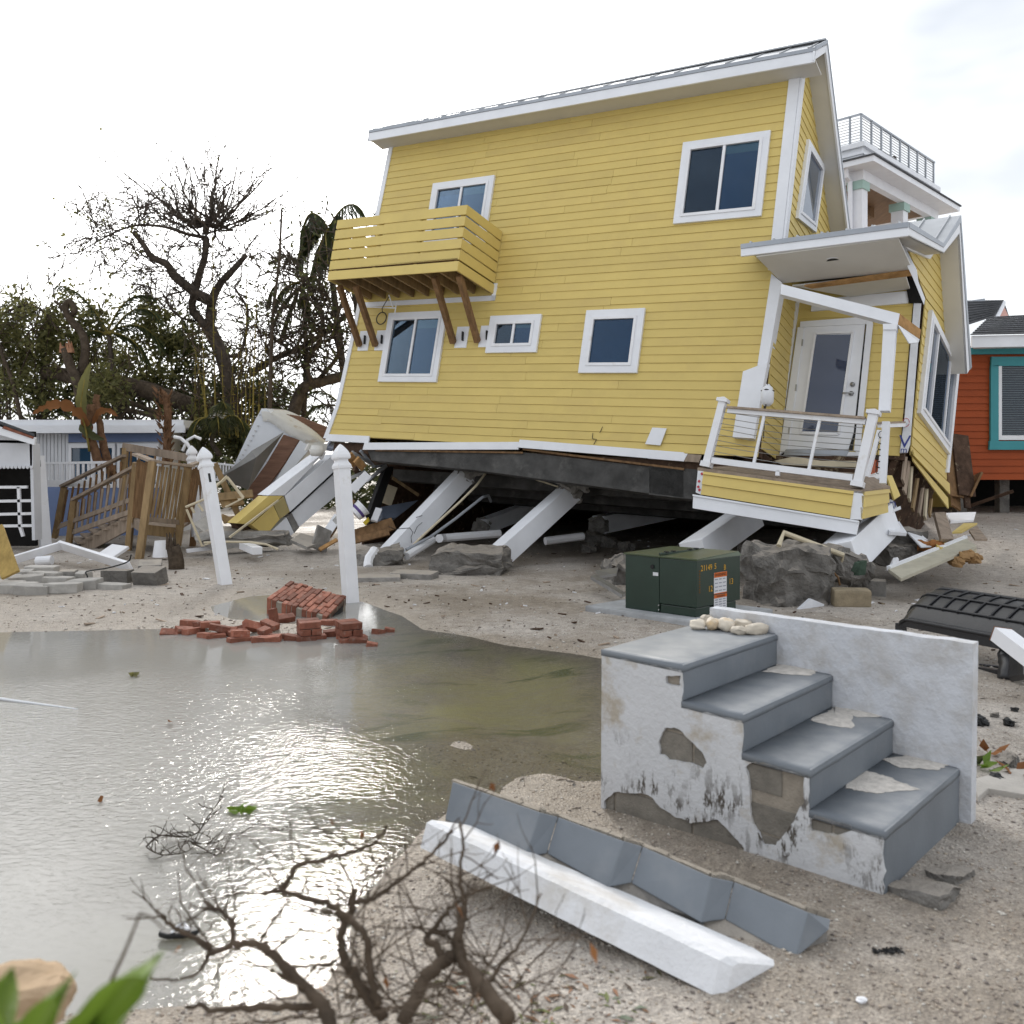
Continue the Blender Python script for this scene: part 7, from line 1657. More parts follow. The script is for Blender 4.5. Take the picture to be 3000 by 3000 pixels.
# ------------------------------------------------------------------ trees and plants
def rnd(a, b): return random.uniform(a, b)
def rvec(s=1.0): return Vector((random.gauss(0, 1), random.gauss(0, 1), random.gauss(0, 1))) * s
TH = .66
def limb(mb, pts, r0, r1, n=7, seg=4, wob=.0):
    P = spline(pts, seg); m = len(P)
    if wob:
        for k in range(1, m - 1): P[k] = P[k] + rvec(wob)
    mb.tube(P, [lerp(r0, r1, (k / (m - 1)) ** .8) * TH * (1 + .16 * noise.noise(P[k] * (9 if P[k].y > 5 else 60))) for k in range(m)], n)
    return P
RMIN = .013
def twigs(mb, p, d, ln, r, depth, spread=.6, grav=0.0, ends=None, kids=(2, 4), n=4):
    """recursive crooked twig; collects its end points"""
    seg = 4; P = [p.copy()]; dd = d.normalized()
    for k in range(seg):
        dd = (dd + rvec(.16) + Vector((0, 0, grav))).normalized(); P.append(P[-1] + dd * ln / seg)
    r = max(r, RMIN); mb.tube(P, [lerp(r, r * .6, k / seg) for k in range(seg + 1)], n if r > .02 else 3, False)
    if depth == 0:
        if ends is not None: ends.append((P[-1], dd))
        return
    for _ in range(random.randint(*kids)):
        t = rnd(.3, 1.0); i = min(seg - 1, int(t * seg)); q = lerp(P[i], P[i + 1], t * seg - i)
        twigs(mb, q, (dd + rvec(spread)).normalized(), ln * rnd(.5, .8), r * .55, depth - 1, spread, grav, ends, kids, n)
class Leaves:
    def __init__(s): s.v = []; s.f = []
    def leaf(s, p, d, ln, wd):
        d = d.normalized(); sd = d.cross(rvec()).normalized(); i = len(s.v); up = d.cross(sd)
        s.v += [p, p + d * ln * .45 + sd * wd + up * wd * .3, p + d * ln, p + d * ln * .45 - sd * wd + up * wd * .3]
        s.f += [(i, i + 1, i + 2), (i, i + 2, i + 3)]
    def build(s, name, m, par):
        mb = MB(); mb.v = s.v; mb.f = s.f
        o0 = ORG[par.name]; me = bpy.data.meshes.new(name); me.from_pydata([q - o0 for q in mb.v], [], mb.f); me.materials.append(m)
        o = bpy.data.objects.new(name, me); col.objects.link(o); o.parent = par; ORG[o.name] = o0
        return o
def t5(x, y, d): return at(*z5(x, y), d)
# big storm-stripped tree
big = thing('bare_tree', 'tall storm-stripped tree with snapped limbs and a fan of bare twigs', 'tree', t5(1190, 1480, 23))
mb = MB(); D0 = 23.0
trunk = limb(mb, [t5(1230, 1560, D0), t5(1190, 1360, D0), t5(1150, 1150, D0), t5(1078, 985, D0)], .34, .25, 9)
A_l = limb(mb, [t5(1085, 1000, D0), t5(1010, 920, D0), t5(990, 860, D0), t5(1030, 700, D0 - .2), t5(1055, 620, D0 - .3), t5(1060, 515, D0 - .3)], .18, .11, 7)
B_l = limb(mb, [t5(1078, 985, D0), t5(1090, 850, D0 + .2), t5(1130, 760, D0 + .3), t5(1195, 690, D0 + .4), t5(1268, 608, D0 + .4)], .22, .10, 7)
C_l = limb(mb, [t5(1085, 850, D0), t5(1000, 800, D0 - .3), t5(900, 720, D0 - .6), t5(860, 660, D0 - .8), t5(780, 620, D0 - 1), t5(740, 560, D0 - 1.1), t5(685, 490, D0 - 1.2)], .22, .09, 7)
D_l = limb(mb, [t5(1060, 520, D0 - .3), t5(960, 500, D0 - .6), t5(850, 465, D0 - .9), t5(720, 455, D0 - 1.1), t5(620, 480, D0 - 1.4), t5(520, 530, D0 - 1.6), t5(400, 600, D0 - 1.8)], .085, .02, 5)
E_l = limb(mb, [t5(1000, 950, D0), t5(930, 930, D0 - .5), t5(870, 870, D0 - .6), t5(860, 820, D0 - .6), t5(950, 795, D0 - .3)], .05, .04, 5)
F_l = limb(mb, [t5(1160, 1130, D0), t5(1240, 1110, D0 + .4), t5(1275, 900, D0 + .6), t5(1210, 780, D0 + .8), t5(1240, 740, D0 + .8)], .09, .03, 5)
G_l = limb(mb, [t5(1060, 500, D0 - .3), t5(1080, 440, D0 - .3), t5(1140, 370, D0 - .2), t5(1155, 270, D0 - .2)], .10, .04, 6)
mb.build('trunk', barkdark, big, True)
mb = MB(); ends = []
hub = t5(1065, 480, D0 - .3)
for k, (x, y) in enumerate(((640, 190), (760, 250), (900, 180), (980, 200), (1050, 170), (1130, 95), (1220, 150), (1300, 240), (1350, 225), (1430, 310), (1330, 400), (1280, 300), (850, 330), (720, 350), (1000, 260), (1180, 260), (940, 300), (1400, 380), (880, 250), (1090, 250))):
    tip = t5(x, y, D0 - .3 + rnd(-1.6, 1.6)); v = tip - hub; mid = hub + v * .5 + Vector((0, 0, -.25)) + rvec(.1)
    P = limb(mb, [hub + rvec(.25), hub + v * .25 + Vector((0, 0, -.12)), mid, tip], .055, .024, 4, 4, .02)
    for q in P[3:]:
        for _ in range(1): twigs(mb, q, (v.normalized() + rvec(.55)), rnd(.35, .9), .009, 1, .5, .05, ends, (1, 3), 3)
for P, r, kk in ((D_l, .014, 2), (C_l, .014, 1), (B_l, .014, 1), (E_l, .012, 1), (F_l, .012, 1), (A_l, .012, 1), (G_l, .010, 1)):
    for q in P[3::1]:
        for _ in range(kk): twigs(mb, q, Vector((rnd(-1, .6), rnd(-.6, .6), rnd(-.3, 1))), rnd(.5, 1.2), r, 2, .6, -.02, ends, (2, 3), 3)
mb.build('crown_twigs', barkdark, big)
lv = Leaves()
for p, d in ends:
    if p.x < t5(900, 0, D0).x and p.z < t5(0, 430, D0).z or random.random() < .02:
        for _ in range(random.randint(0, 2)): lv.leaf(p + rvec(.04), d + rvec(.7), rnd(.07, .14), rnd(.02, .04))
lv.build('leaves', leaf_green, big)
# fallen trunk and snapped stubs
ft = thing('fallen_tree', 'thick fallen tree trunk lying across behind the white cottage', 'tree', t5(700, 1420, 22))
mb = MB(); limb(mb, [t5(230, 1215, 22.2), t5(480, 1250, 22), t5(700, 1290, 22), t5(880, 1350, 22), t5(1150, 1440, 22.4), t5(1250, 1500, 22.4)], .26, .36, 9); limb(mb, [t5(500, 1340, 21.8), t5(640, 1360, 21.8), t5(780, 1410, 21.8), t5(900, 1420, 22)], .07, .12, 6); limb(mb, [t5(620, 1400, 21.6), t5(760, 1430, 21.6), t5(900, 1470, 21.8)], .08, .12, 6); mb.build('trunk', bark, ft, True)
sn = thing('snapped_tree', 'snapped tree stub with a splintered pinkish top among green bushes', 'tree', t5(400, 1450, 21))
mb = MB(); limb(mb, [t5(430, 1480, 21), t5(400, 1270, 21), t5(360, 1180, 21), t5(335, 1090, 21)], .20, .15, 8); limb(mb, [t5(420, 1220, 21.2), t5(440, 1100, 21.4), t5(420, 1010, 21.5), t5(360, 940, 21.5), t5(335, 880, 21.5), t5(360, 850, 21.5), t5(385, 890, 21.5), t5(370, 920, 21.6)], .17, .10, 7); limb(mb, [t5(345, 930, 21.5), t5(310, 870, 21.5), t5(280, 845, 21.5)], .06, .05, 5); mb.build('trunk', bark, sn, True)
mb = MB()
for k in range(9):
    x = 310 + k * 7; mb.tube([t5(x + 8, 1110, 21 + rnd(-.1, .1)), t5(x, 1110 - rnd(20, 95), 21 + rnd(-.1, .1))], [.06, .008], 4)
mb.build('splinters', splint, sn)
lb = thing('bent_limb_tree', 'thin bare limb arching over the bushes at the left edge', 'tree', t5(40, 1460, 21.5))
mb = MB(); P = limb(mb, [t5(110, 1460, 21.5), t5(60, 1250, 21.5), t5(-20, 1050, 21.6), t5(-60, 980, 21.7), t5(60, 890, 21.8), t5(170, 870, 21.8), t5(240, 920, 21.7), t5(300, 1000, 21.6)], .09, .03, 6); ends2 = []
for q in P[4:]: twigs(mb, q, Vector((rnd(-1, 1), rnd(-.5, .5), rnd(-.8, .6))), rnd(.4, .9), .016, 1, .6, -.03, ends2, (2, 3), 3)
mb.build('trunk', bark, lb, True)
# dark tree against the house
dt = thing('dark_tree', 'dark crooked tree with hanging growth close behind the house corner', 'tree', t5(1500, 1500, 21.5))
mb = MB(); ends3 = []
T1 = limb(mb, [t5(1490, 1500, 21.5), t5(1520, 1390, 21.5), t5(1570, 1290, 21.6), t5(1680, 1255, 21.8), t5(1790, 1210, 22.2), t5(1850, 1040, 22.5), t5(1830, 820, 22.6), t5(1790, 640, 22.6), t5(1770, 500, 22.6)], .26, .12, 9)
T2 = limb(mb, [t5(1290, 1220, 22), t5(1400, 1150, 21.8), t5(1560, 1080, 21.9), t5(1680, 1000, 22.1), t5(1800, 910, 22.3)], .13, .08, 7)
T3 = limb(mb, [t5(1600, 1290, 21.6), t5(1580, 1150, 21.4), t5(1640, 1060, 21.3), t5(1660, 930, 21.3), t5(1600, 800, 21.3), t5(1560, 700, 21.2)], .11, .05, 6)
T4 = limb(mb, [t5(1640, 1250, 21.7), t5(1740, 1120, 21.6), t5(1720, 980, 21.5), t5(1760, 860, 21.5)], .09, .05, 6)
T5 = limb(mb, [t5(1500, 1300, 21.5), t5(1480, 1250, 21.5), t5(1540, 1220, 21.5), t5(1600, 1250, 21.5)], .03, .02, 5)
for T_, kk in ((T1, 1), (T2, 1), (T3, 2), (T4, 2)):
    for q in T_[3:]:
        for _ in range(kk): twigs(mb, q, Vector((rnd(-1, .5), rnd(-.6, .3), rnd(-.5, 1))), rnd(.6, 1.4), .024, 2, .65, -.01, ends3, (2, 4), 3)
mb.build('trunk', barkdark, dt, True)
lv = Leaves()
for p, d in ends3:
    if random.random() < .35:
        for _ in range(random.randint(2, 4)): lv.leaf(p + rvec(.12), d + rvec(.8), rnd(.10, .2), rnd(.025, .045))
lv.build('leaves', leaf_dark, dt)
# palm fronds
def frond(mb_st, lv, p, d, ln, droop, nl=34, ll=.55, hang=.6, wind=Vector((.5, 0, 0))):
    P = [p.copy()]; dd = d.normalized(); n = 10
    for k in range(n):
        dd = (dd + Vector((0, 0, -droop * (k / n))) + wind * .03).normalized(); P.append(P[-1] + dd * ln / n)
    mb_st.tube(P, [lerp(.03, .008, k / n) for k in range(n + 1)], 4, False)
    for k in range(nl):
        t = lerp(.12, 1.0, k / nl); i = min(n - 1, int(t * n)); q = lerp(P[i], P[i + 1], t * n - i); tg = (P[i + 1] - P[i]).normalized()
        for s in (-1, 1):
            sd = tg.cross(Vector((0, 0, 1)));  sd = sd.normalized() if sd.length > .05 else Vector((1, 0, 0))
            v = (sd * s * .8 + tg * .6 + Vector((0, 0, -hang)) + rvec(.12) + wind * .3).normalized(); l_ = ll * (1 - .6 * abs(t - .4)) * rnd(.7, 1.1)
            m_ = q + v * l_ * .5; e_ = m_ + (v + Vector((0, 0, -hang * .7))).normalized() * l_ * .5; wd = v.cross(tg).normalized() * .018
            j = len(lv.v); lv.v += [q - wd, q + wd, m_ + wd, m_ - wd, e_]; lv.f += [(j, j + 1, j + 2, j + 3), (j + 3, j + 2, j + 4)]
def palm(label, base, head, r, fr, m=leaf_palm, ll=.55, hang=.6, name='palm_tree'):
    root = thing(name, label, 'palm', base); mb = MB(); limb(mb, [base, lerp(base, head, .5) + rvec(.06), head], r, r * .75, 8); mb.build('trunk', barkdark, root, True)
    st = MB(); lv = Leaves()
    for d, ln, dr in fr: frond(st, lv, head + rvec(.05), Vector(d), ln, dr, ll=ll, hang=hang)
    st.build('frond_stalks', cane_m, root); lv.build('fronds', m, root)
    return root
palm('ragged palm with drooping dark fronds above the balcony corner', t5(1800, 1480, 23.5), t5(1680, 470, 23.5), .16, [((-.8, -.2, .1), 1.1, .9), ((-.9, 0, -.2), 1.2, .7), ((-.4, -.5, .4), 1.1, .9), ((.3, -.3, .5), 1.0, .9), ((.7, -.2, .5), 1.2, .7), ((-.3, .2, .6), 1.0, .9), ((.2, .4, .3), 1.0, .9), ((-.6, -.4, -.5), 1.4, .3), ((-.2, -.5, -.6), 1.4, .3), ((.6, -.4, .9), 1.4, .5), ((-.5, .1, -.8), 1.4, .2), ((-.1, -.2, -.9), 1.6, .1), ((.3, -.3, -.8), 1.5, .2), ((-.9, -.3, -.4), 1.3, .5), ((-.7, .1, .5), 1.0, 1.0), ((.1, -.6, -.5), 1.5, .2)], ll=.85, hang=1.6)
palm('smaller dark palm whose fronds hang beside the tall thin stem', t5(1560, 1480, 22.5), t5(1560, 760, 22.5), .11, [((-.8, -.2, .2), 1.1, .6), ((-.5, -.4, -.2), 1.1, .4), ((.4, -.3, .4), 1.0, .6), ((-.2, -.2, .9), 1.0, .6), ((-.7, .2, -.4), 1.2, .3), ((.1, -.4, -.5), 1.2, .2), ((-.4, 0, -.7), 1.3, .1)], leaf_dark, .6, 1.2)
palm('green palm leaning among the bushes left of the bare tree', t5(620, 1480, 22), t5(560, 1010, 22), .10, [((-.5, -.2, .9), 1.7, .3), ((.6, -.2, .8), 1.8, .5), ((.9, -.1, .4), 1.7, .5), ((-.8, .2, .3), 1.3, .6), ((.3, .2, 1), 1.6, .4), ((.9, -.2, -.1), 1.4, .4)], leaf_palm, .55, .5)
palm('low green palm between the cane stems and trailer shell', t5(1130, 1640, 20), t5(1120, 1500, 20), .09, [((-.7, -.2, .6), 1.1, .8), ((.6, -.3, .7), 1.1, .8), ((.2, -.6, .6), 1.0, .9), ((-.3, -.5, .4), 1.1, .8), ((.8, .2, .3), 1.2, .8), ((-.8, .2, .1), 1.0, .7), ((.1, -.2, 1), 1.0, .7)], leaf_dark, .5, .8)
palm('small palm showing through the gap beside the house foot', t5(1790, 1560, 25), t5(1740, 1390, 25), .06, [((-.8, 0, .7), 1.3, .5), ((.8, 0, .6), 1.2, .5), ((.1, 0, 1), 1.2, .5), ((-.6, 0, .1), 1.2, .4), ((.5, 0, .1), 1.1, .4)], leaf_palm, .4, .5)
# cane stems
canes = [(1010, 1480, 1005, 1150, .045), (1085, 1490, 1000, 1080, .05), (1110, 1400, 1095, 500, .035), (1160, 1490, 1140, 1100, .03), (1215, 1480, 1195, 1180, .03), (1245, 1490, 1235, 900, .03), (1300, 1480, 1320, 850, .035), (1340, 1480, 1330, 950, .03), (1265, 1490, 1270, 640, .025), (1180, 1490, 1210, 1050, .03), (1365, 1480, 1370, 1000, .03), (1060, 1480, 1040, 1000, .03), (1320, 1490, 1350, 1080, .03), (1280, 1490, 1290, 1000, .03), (1225, 1490, 1230, 1020, .02), (1390, 1480, 1400, 1060, .025)]
for k, (x0, y0, x1, y1, r) in enumerate(canes):
    c = thing('cane_stem', 'yellowish cane stem in the upright thicket left of the trailer shell', 'cane', t5(x0, y0 + 60, 21), 'upright cane thicket'); mb = MB(); d_ = 21 + rnd(-.5, .8)
    P = limb(mb, [t5(x0, y0 + 60, d_), t5(lerp(x0, x1, .4) + rnd(-6, 6), lerp(y0, y1, .4), d_), t5(x1, y1, d_)], r, r * .4, 6)
    for j in range(7):
        q = lerp(P[0], P[-1], (j + 1) / 8.5); mb.tube([q - Vector((0, 0, .012)), q + Vector((0, 0, .012))], r * 1.25, 6)
    mb.build('stem', cane_m, c); mb = MB(); en = []
    for q in P[3:]: twigs(mb, q, Vector((rnd(-1, 1), rnd(-.5, .5), rnd(.1, .9))), rnd(.3, .8), .010, 1, .6, 0, en, (1, 3), 3)
    mb.build('twigs', twig_m, c)
tp = thing('tall_thin_stem', 'tall thin dark dead stem with a few side twigs standing by the palm', 'tree', t5(1390, 1500, 20.6)); mb = MB()
P = limb(mb, [t5(1385, 1500, 20.6), t5(1395, 1100, 20.6), t5(1405, 900, 20.6), t5(1435, 650, 20.6), t5(1450, 370, 20.6)], .085, .035, 7)
for a, b, c_ in (((1435, 640), (1380, 560), (1372, 420)), ((1440, 630), (1490, 605), (1560, 560)), ((1445, 440), (1475, 440), (1480, 438)), ((1440, 640), (1330, 580), (1250, 585)), ((1445, 400), (1460, 380), (1475, 375))):
    limb(mb, [t5(*a, 20.6), t5(*b, 20.6), t5(*c_, 20.7)], .025, .008, 4)
mb.build('stem', barkdark, tp, True)
# leafy bushes behind the cottage
def bush(label, cx, cy, d, rx, rz, n, m, seed, name='leafy_bush', leafs=(.10, .20)):
    root = thing(name, label, 'bush', t5(cx, 1500, d), 'wind-battered bushes behind the cottage'); c = t5(cx, cy, d); lv = Leaves(); st = MB()
    for k in range(9):
        tip = c + Vector((rnd(-rx, rx) * .9, rnd(-.8, .8), rnd(-.2, rz))); limb(st, [t5(cx + rnd(-40, 40), 1500, d), lerp(t5(cx, 1500, d), tip, .5) + rvec(.2), tip], .05, .012, 4)
        twigs(st, tip, Vector((rnd(-1, 1), 0, 1)), .6, .012, 1, .6, 0, None, (2, 3), 3)
    cl = []
    for _ in range(int(n / 78)):
        u = rvec().normalized() * (random.random() ** .4); q = c + Vector((u.x * rx, u.y * .9, u.z * rz))
        if noise.noise(q * .9 + Vector((seed, 0, 0))) > -.12: cl.append((q, rnd(.16, .36)))
    for q, s in cl:
        for _ in range(50): lv.leaf(q + rvec(s * .55), Vector((rnd(-.6, 1.0), rnd(-.8, .8), rnd(-.7, .8))), rnd(*leafs), rnd(.022, .045))
    st.build('stems', bark, root); lv.build('foliage', m, root)
for k, a in enumerate((('olive bush at the left picture edge', 20, 1120, 22, 1.6, 1.5, 5500, leaf_green), ('dense bush left of the snapped tree', 210, 1080, 22.5, 1.4, 1.4, 6000, leaf_green), ('leafy bush behind the snapped tree stub', 420, 1060, 22.8, 1.3, 1.3, 5000, leaf_green), ('broad bush above the fallen trunk', 620, 1080, 23, 1.5, 1.3, 6000, leaf_green), ('bush between the fallen trunk and the bare tree', 830, 1140, 23.2, 1.3, 1.2, 5000, leaf_green), ('bush under the lean of the bare tree', 1030, 1130, 23.6, 1.0, 1.4, 4200, leaf_dark), ('low dark bush behind the cottage roof', 160, 1330, 23, 2.2, .9, 5200, leaf_dark), ('low dark bush right of the cottage roof', 700, 1380, 23.4, 2.0, .8, 4800, leaf_dark), ('dark undergrowth behind the cane stems', 1180, 1380, 23.6, 1.8, 1.2, 7000, leaf_dark), ('dark bush behind the trailer shell', 1420, 1420, 24, .9, .9, 2600, leaf_dark), ('pale bush poking up by the cottage gutter', 560, 1310, 21.2, .7, .5, 1500, leaf_green), ('bush filling the gap right of the cottage roof', 980, 1500, 21.8, 1.0, .8, 3600, leaf_green), ('low bush just behind the trailer shell', 1200, 1560, 22.2, 1.0, .8, 3200, leaf_dark), ('small dark bush by the house foot gap', 1730, 1500, 24.5, .6, .35, 900, leaf_dark))):
    bush(*a, seed=k * 3.7)
lv = Leaves(); fv = thing('far_vegetation', 'dim green mass of far vegetation behind the lots', 'vegetation', (-12, 34, 0), None, 'stuff')
for k in range(620):
    q = Vector((rnd(-27, 1.0), rnd(33, 36), rnd(.1, 3.0) ** .9)); q.z *= .65 + .5 * noise.noise(Vector((q.x * .35, 3, 0)))
    for _ in range(26): lv.leaf(q + rvec(.32), Vector((rnd(-1, 1), rnd(-.8, .8), rnd(-.7, .8))), rnd(.2, .36), rnd(.05, .08))
lv.build('foliage', leaf_dark, fv)
# torn traveller palm with the dead orange leaf, and the shaggy stub
tp2 = thing('torn_banana_plant', 'battered banana plant with one green blade and one dead orange leaf before the cottage', 'plant', t5(560, 1740, 18.9)); mb = MB()
limb(mb, [t5(540, 1740, 18.9), t5(490, 1620, 18.9), t5(460, 1500, 18.9), t5(470, 1380, 18.9)], .15, .14, 9, 4, .02); limb(mb, [t5(580, 1740, 19), t5(540, 1600, 19), t5(510, 1450, 19), t5(500, 1330, 19)], .14, .10, 8, 4, .02); mb.build('trunk', mat('fibrous_trunk', (.17, .095, .055), .95, .4, 9, .6, 30, .1, bdist=.04), tp2, True)
def blade(pts, w, m, name, par, tear=0.0):
    P = spline(pts, 6); n = len(P); mb = MB()
    for k in range(n):
        t = k / (n - 1); tg = (P[min(k + 1, n - 1)] - P[max(k - 1, 0)]).normalized(); sd = tg.cross(Vector((0, 1, .25))).normalized(); ww = w * (math.sin(math.pi * min(1, .08 + t * .92)) ** .7) * (1 + (rnd(-tear, tear) if tear else 0))
        mb.v += [P[k] - sd * ww + Vector((0, -.02, 0)), P[k] + Vector((0, .03, 0)), P[k] + sd * ww + Vector((0, -.02, 0))]
    for k in range(n - 1): mb.f += [(k * 3, k * 3 + 1, k * 3 + 4, k * 3 + 3), (k * 3 + 1, k * 3 + 2, k * 3 + 5, k * 3 + 4)]
    return mb.build(name, m, par, True)
blade([t5(440, 1480, 18.8), t5(420, 1380, 18.7), t5(430, 1280, 18.6), t5(470, 1160, 18.6)], .11, leaf_green, 'leaf', tp2, .15)
blade([t5(450, 1520, 18.8), t5(425, 1440, 18.6), t5(330, 1380, 18.4), t5(240, 1390, 18.3), t5(165, 1430, 18.2)], .10, leaf_dead, 'leaf', tp2, .5); blade([t5(480, 1480, 18.9), t5(510, 1420, 18.8), t5(560, 1410, 18.7), t5(610, 1440, 18.7)], .07, leaf_dead, 'leaf', tp2, .4)
blade([t5(470, 1480, 18.8), t5(430, 1500, 18.7), t5(480, 1540, 18.7), t5(540, 1560, 18.6)], .10, leaf_dark, 'leaf', tp2, .2); mb = MB(); limb(mb, [t5(460, 1620, 18.75), t5(440, 1500, 18.7), t5(415, 1400, 18.6), t5(435, 1250, 18.55)], .04, .015, 5); mb.build('leaf_stalk', cane_m, tp2, True)
sp_ = thing('shaggy_palm_stub', 'thin shaggy dead palm stub rising past the cottage roof', 'palm', t5(865, 1680, 18.6)); mb = MB(); P = limb(mb, [t5(862, 1690, 18.6), t5(860, 1560, 18.6), t5(865, 1430, 18.6), t5(850, 1340, 18.6), t5(825, 1310, 18.6)], .14, .10, 8)
for k in range(80): q = lerp(P[0], P[-2], random.random()); a = rnd(0, 6.3); dv = Vector((math.cos(a), math.sin(a), .5)); mb.tube([q + dv * .09, q + dv * .2 + Vector((0, 0, .06))], [.03, .004], 3, False)
limb(mb, [t5(855, 1360, 18.6), t5(880, 1320, 18.5), t5(885, 1300, 18.5)], .05, .02, 5); mb.build('trunk', MATS['fibrous_trunk'], sp_, True)

RMIN = .0006
# ------------------------------------------------------------------ foreground: dead shrub, green blades, floating twig
ds_ = thing('dead_shrub', 'out-of-focus dead grey shrub with forked bare branches in the foreground', 'shrub', Vector((-.05, 1.75, 0)))
mb = MB(); sm_ = MB()
def fp(x, y, d): return at(*zP(x, y), d)
TH = .54
B1 = limb(mb, [fp(1130, 1260, 1.62), fp(1060, 1060, 1.68), fp(940, 930, 1.72), fp(850, 850, 1.75), fp(760, 760, 1.78), fp(650, 700, 1.80), fp(540, 715, 1.82), fp(400, 780, 1.84)], .026, .010, 8, 6, .002)
B2 = limb(mb, [fp(1400, 1130, 1.72), fp(1280, 960, 1.75), fp(1180, 790, 1.78), fp(1165, 640, 1.80), fp(1210, 540, 1.82), fp(1220, 470, 1.83), fp(1240, 410, 1.84)], .022, .011, 8, 6, .002)
B3 = limb(mb, [fp(1370, 1060, 1.72), fp(1320, 860, 1.74), fp(1300, 660, 1.76), fp(1230, 590, 1.78), fp(1130, 500, 1.82), fp(960, 440, 1.86), fp(810, 410, 1.9), fp(720, 420, 1.92)], .017, .009, 7, 6, .002)
B4 = limb(mb, [fp(1500, 1160, 1.68), fp(1620, 920, 1.74), fp(1740, 800, 1.78), fp(1830, 760, 1.8)], .026, .024, 8, 6, .002)
B5 = limb(mb, [fp(2100, 1130, 1.64), fp(1960, 950, 1.70), fp(1840, 800, 1.78), fp(1810, 700, 1.8), fp(1840, 600, 1.82), fp(1855, 490, 1.84)], .032, .012, 8, 6, .002)
B6 = limb(mb, [fp(1760, 830, 1.78), fp(1690, 720, 1.8), fp(1640, 680, 1.82), fp(1700, 600, 1.84)], .018, .010, 7, 6, .002)
B7 = limb(mb, [fp(1230, 470, 1.83), fp(1340, 450, 1.86), fp(1480, 350, 1.9), fp(1560, 290, 1.93), fp(1680, 190, 1.98), fp(1790, 70, 2.02)], .011, .006, 6, 6, .002)
B8 = limb(mb, [fp(820, 400, 1.9), fp(860, 350, 1.91), fp(920, 260, 1.93), fp(1030, 235, 1.95), fp(1180, 200, 1.97), fp(1330, 140, 2.0), fp(1420, 40, 2.03)], .013, .006, 6, 6, .002)
B9 = limb(mb, [fp(545, 715, 1.82), fp(540, 580, 1.85), fp(460, 520, 1.87), fp(380, 470, 1.9)], .011, .005, 6, 6, .002)
B10 = limb(mb, [fp(400, 780, 1.84), fp(360, 850, 1.83), fp(250, 915, 1.82), fp(80, 900, 1.82)], .008, .004, 6, 6, .002)
B11 = limb(mb, [fp(420, 740, 1.84), fp(300, 660, 1.86), fp(200, 600, 1.87), fp(140, 540, 1.88)], .012, .005, 6, 6, .002)
B12 = limb(mb, [fp(1060, 1050, 1.70), fp(800, 1065, 1.72), fp(500, 1075, 1.74), fp(280, 1060, 1.76)], .016, .008, 6, 6, .002)
B13 = limb(mb, [fp(1855, 490, 1.84), fp(1830, 350, 1.87), fp(1850, 150, 1.92), fp(1830, 10, 1.96)], .009, .005, 6, 6, .002)
B14 = limb(mb, [fp(1700, 600, 1.84), fp(1780, 500, 1.86), fp(1900, 420, 1.88), fp(2010, 390, 1.9)], .010, .005, 6, 6, .002)
B15 = limb(mb, [fp(1960, 960, 1.7), fp(2100, 780, 1.74), fp(2200, 640, 1.78), fp(2290, 420, 1.82)], .010, .004, 6, 6, .002)
mb.build('branches', twig_m, ds_, True)
ends4 = []
for P, r, k_, l_ in ((B1, .006, 1, .12), (B2, .005, 1, .10), (B3, .005, 1, .11), (B7, .004, 1, .12), (B8, .004, 1, .10), (B9, .004, 2, .10), (B5, .006, 1, .12), (B6, .005, 1, .12), (B11, .004, 2, .09), (B13, .004, 1, .10), (B14, .004, 1, .10), (B15, .004, 1, .12)):
    for q in P[4::3]:
        for _ in range(k_): twigs(sm_, q, Vector((rnd(-1, 1), rnd(-.3, .8), rnd(-.2, .8))), rnd(.5, 1.3) * l_, r * .5, 1, .5, .02, ends4, (1, 3), 4)
for k in range(60):
    x, y = rnd(900, 2300), rnd(930, 1170); q = fp(x, y, rnd(1.65, 2.0)); q.z = max(q.z, .03); twigs(sm_, q, Vector((rnd(-1, 1), rnd(-.5, .8), rnd(-.1, .7))), rnd(.1, .22), .0022, 1, .5, -.03, None, (1, 2), 4)
sm_.build('twigs', twig_m, ds_)
lv = Leaves()
for p, d in random.sample(ends4, min(9, len(ends4))): lv.leaf(p, Vector((rnd(-1, 1), rnd(-1, 1), -1)), rnd(.025, .04), .008)
lv.build('dead_leaves', leaf_dead, ds_)
gp = thing('green_blade_plant', 'bright green strappy plant blurred in the lower left corner', 'plant', at(*z7(120, 2250), 1.05))
def gb_(pts, w, m=leaf_lily, d=.92): return blade([at(*z7(x, y), d + .0003 * (y - 1900)) for x, y in pts], w, m, 'leaf', gp)
gb_([(300, 2150), (480, 1920), (620, 1760), (720, 1680), (790, 1630)], .019); gb_([(-60, 2150), (0, 1980), (10, 1850), (-20, 1720)], .017); gb_([(100, 2150), (200, 1950), (270, 1830), (330, 1730)], .016); gb_([(180, 2200), (380, 1980), (520, 1840), (640, 1700)], .017, leaf_lily, 1.05); gb_([(250, 2250), (420, 2050), (560, 1960), (640, 1900)], .017); gb_([(-80, 2250), (60, 2040), (160, 1920), (240, 1900)], .018, leaf_lily, 1.05)
mb = MB(); limb(mb, [at(*z7(440, 2040), 1.08), at(*z7(560, 1740), 1.1), at(*z7(650, 1540), 1.12), at(*z7(722, 1360), 1.14)], .006, .003, 6); limb(mb, [at(*z7(722, 1362), 1.14), at(*z7(780, 1385), 1.14), at(*z7(840, 1440), 1.15)], .0035, .002, 5); mb.build('dry_stalk', twig_m, gp, True)
rough_block(at(*z7(80, 1800), 1.72), .17, .12, .09, (0, .1, .3), .015, 4, 3, .75).build('tan_rock', mat('tan_stone', (.46, .33, .21), .8, .12, 5, .2, 30, .3), label='smooth tan rock behind the green blades', cat='rock')
ft_ = thing('floating_branch', 'thin forked twig lying in the shallow water', 'branch', G(400, 1600)); mb = MB()
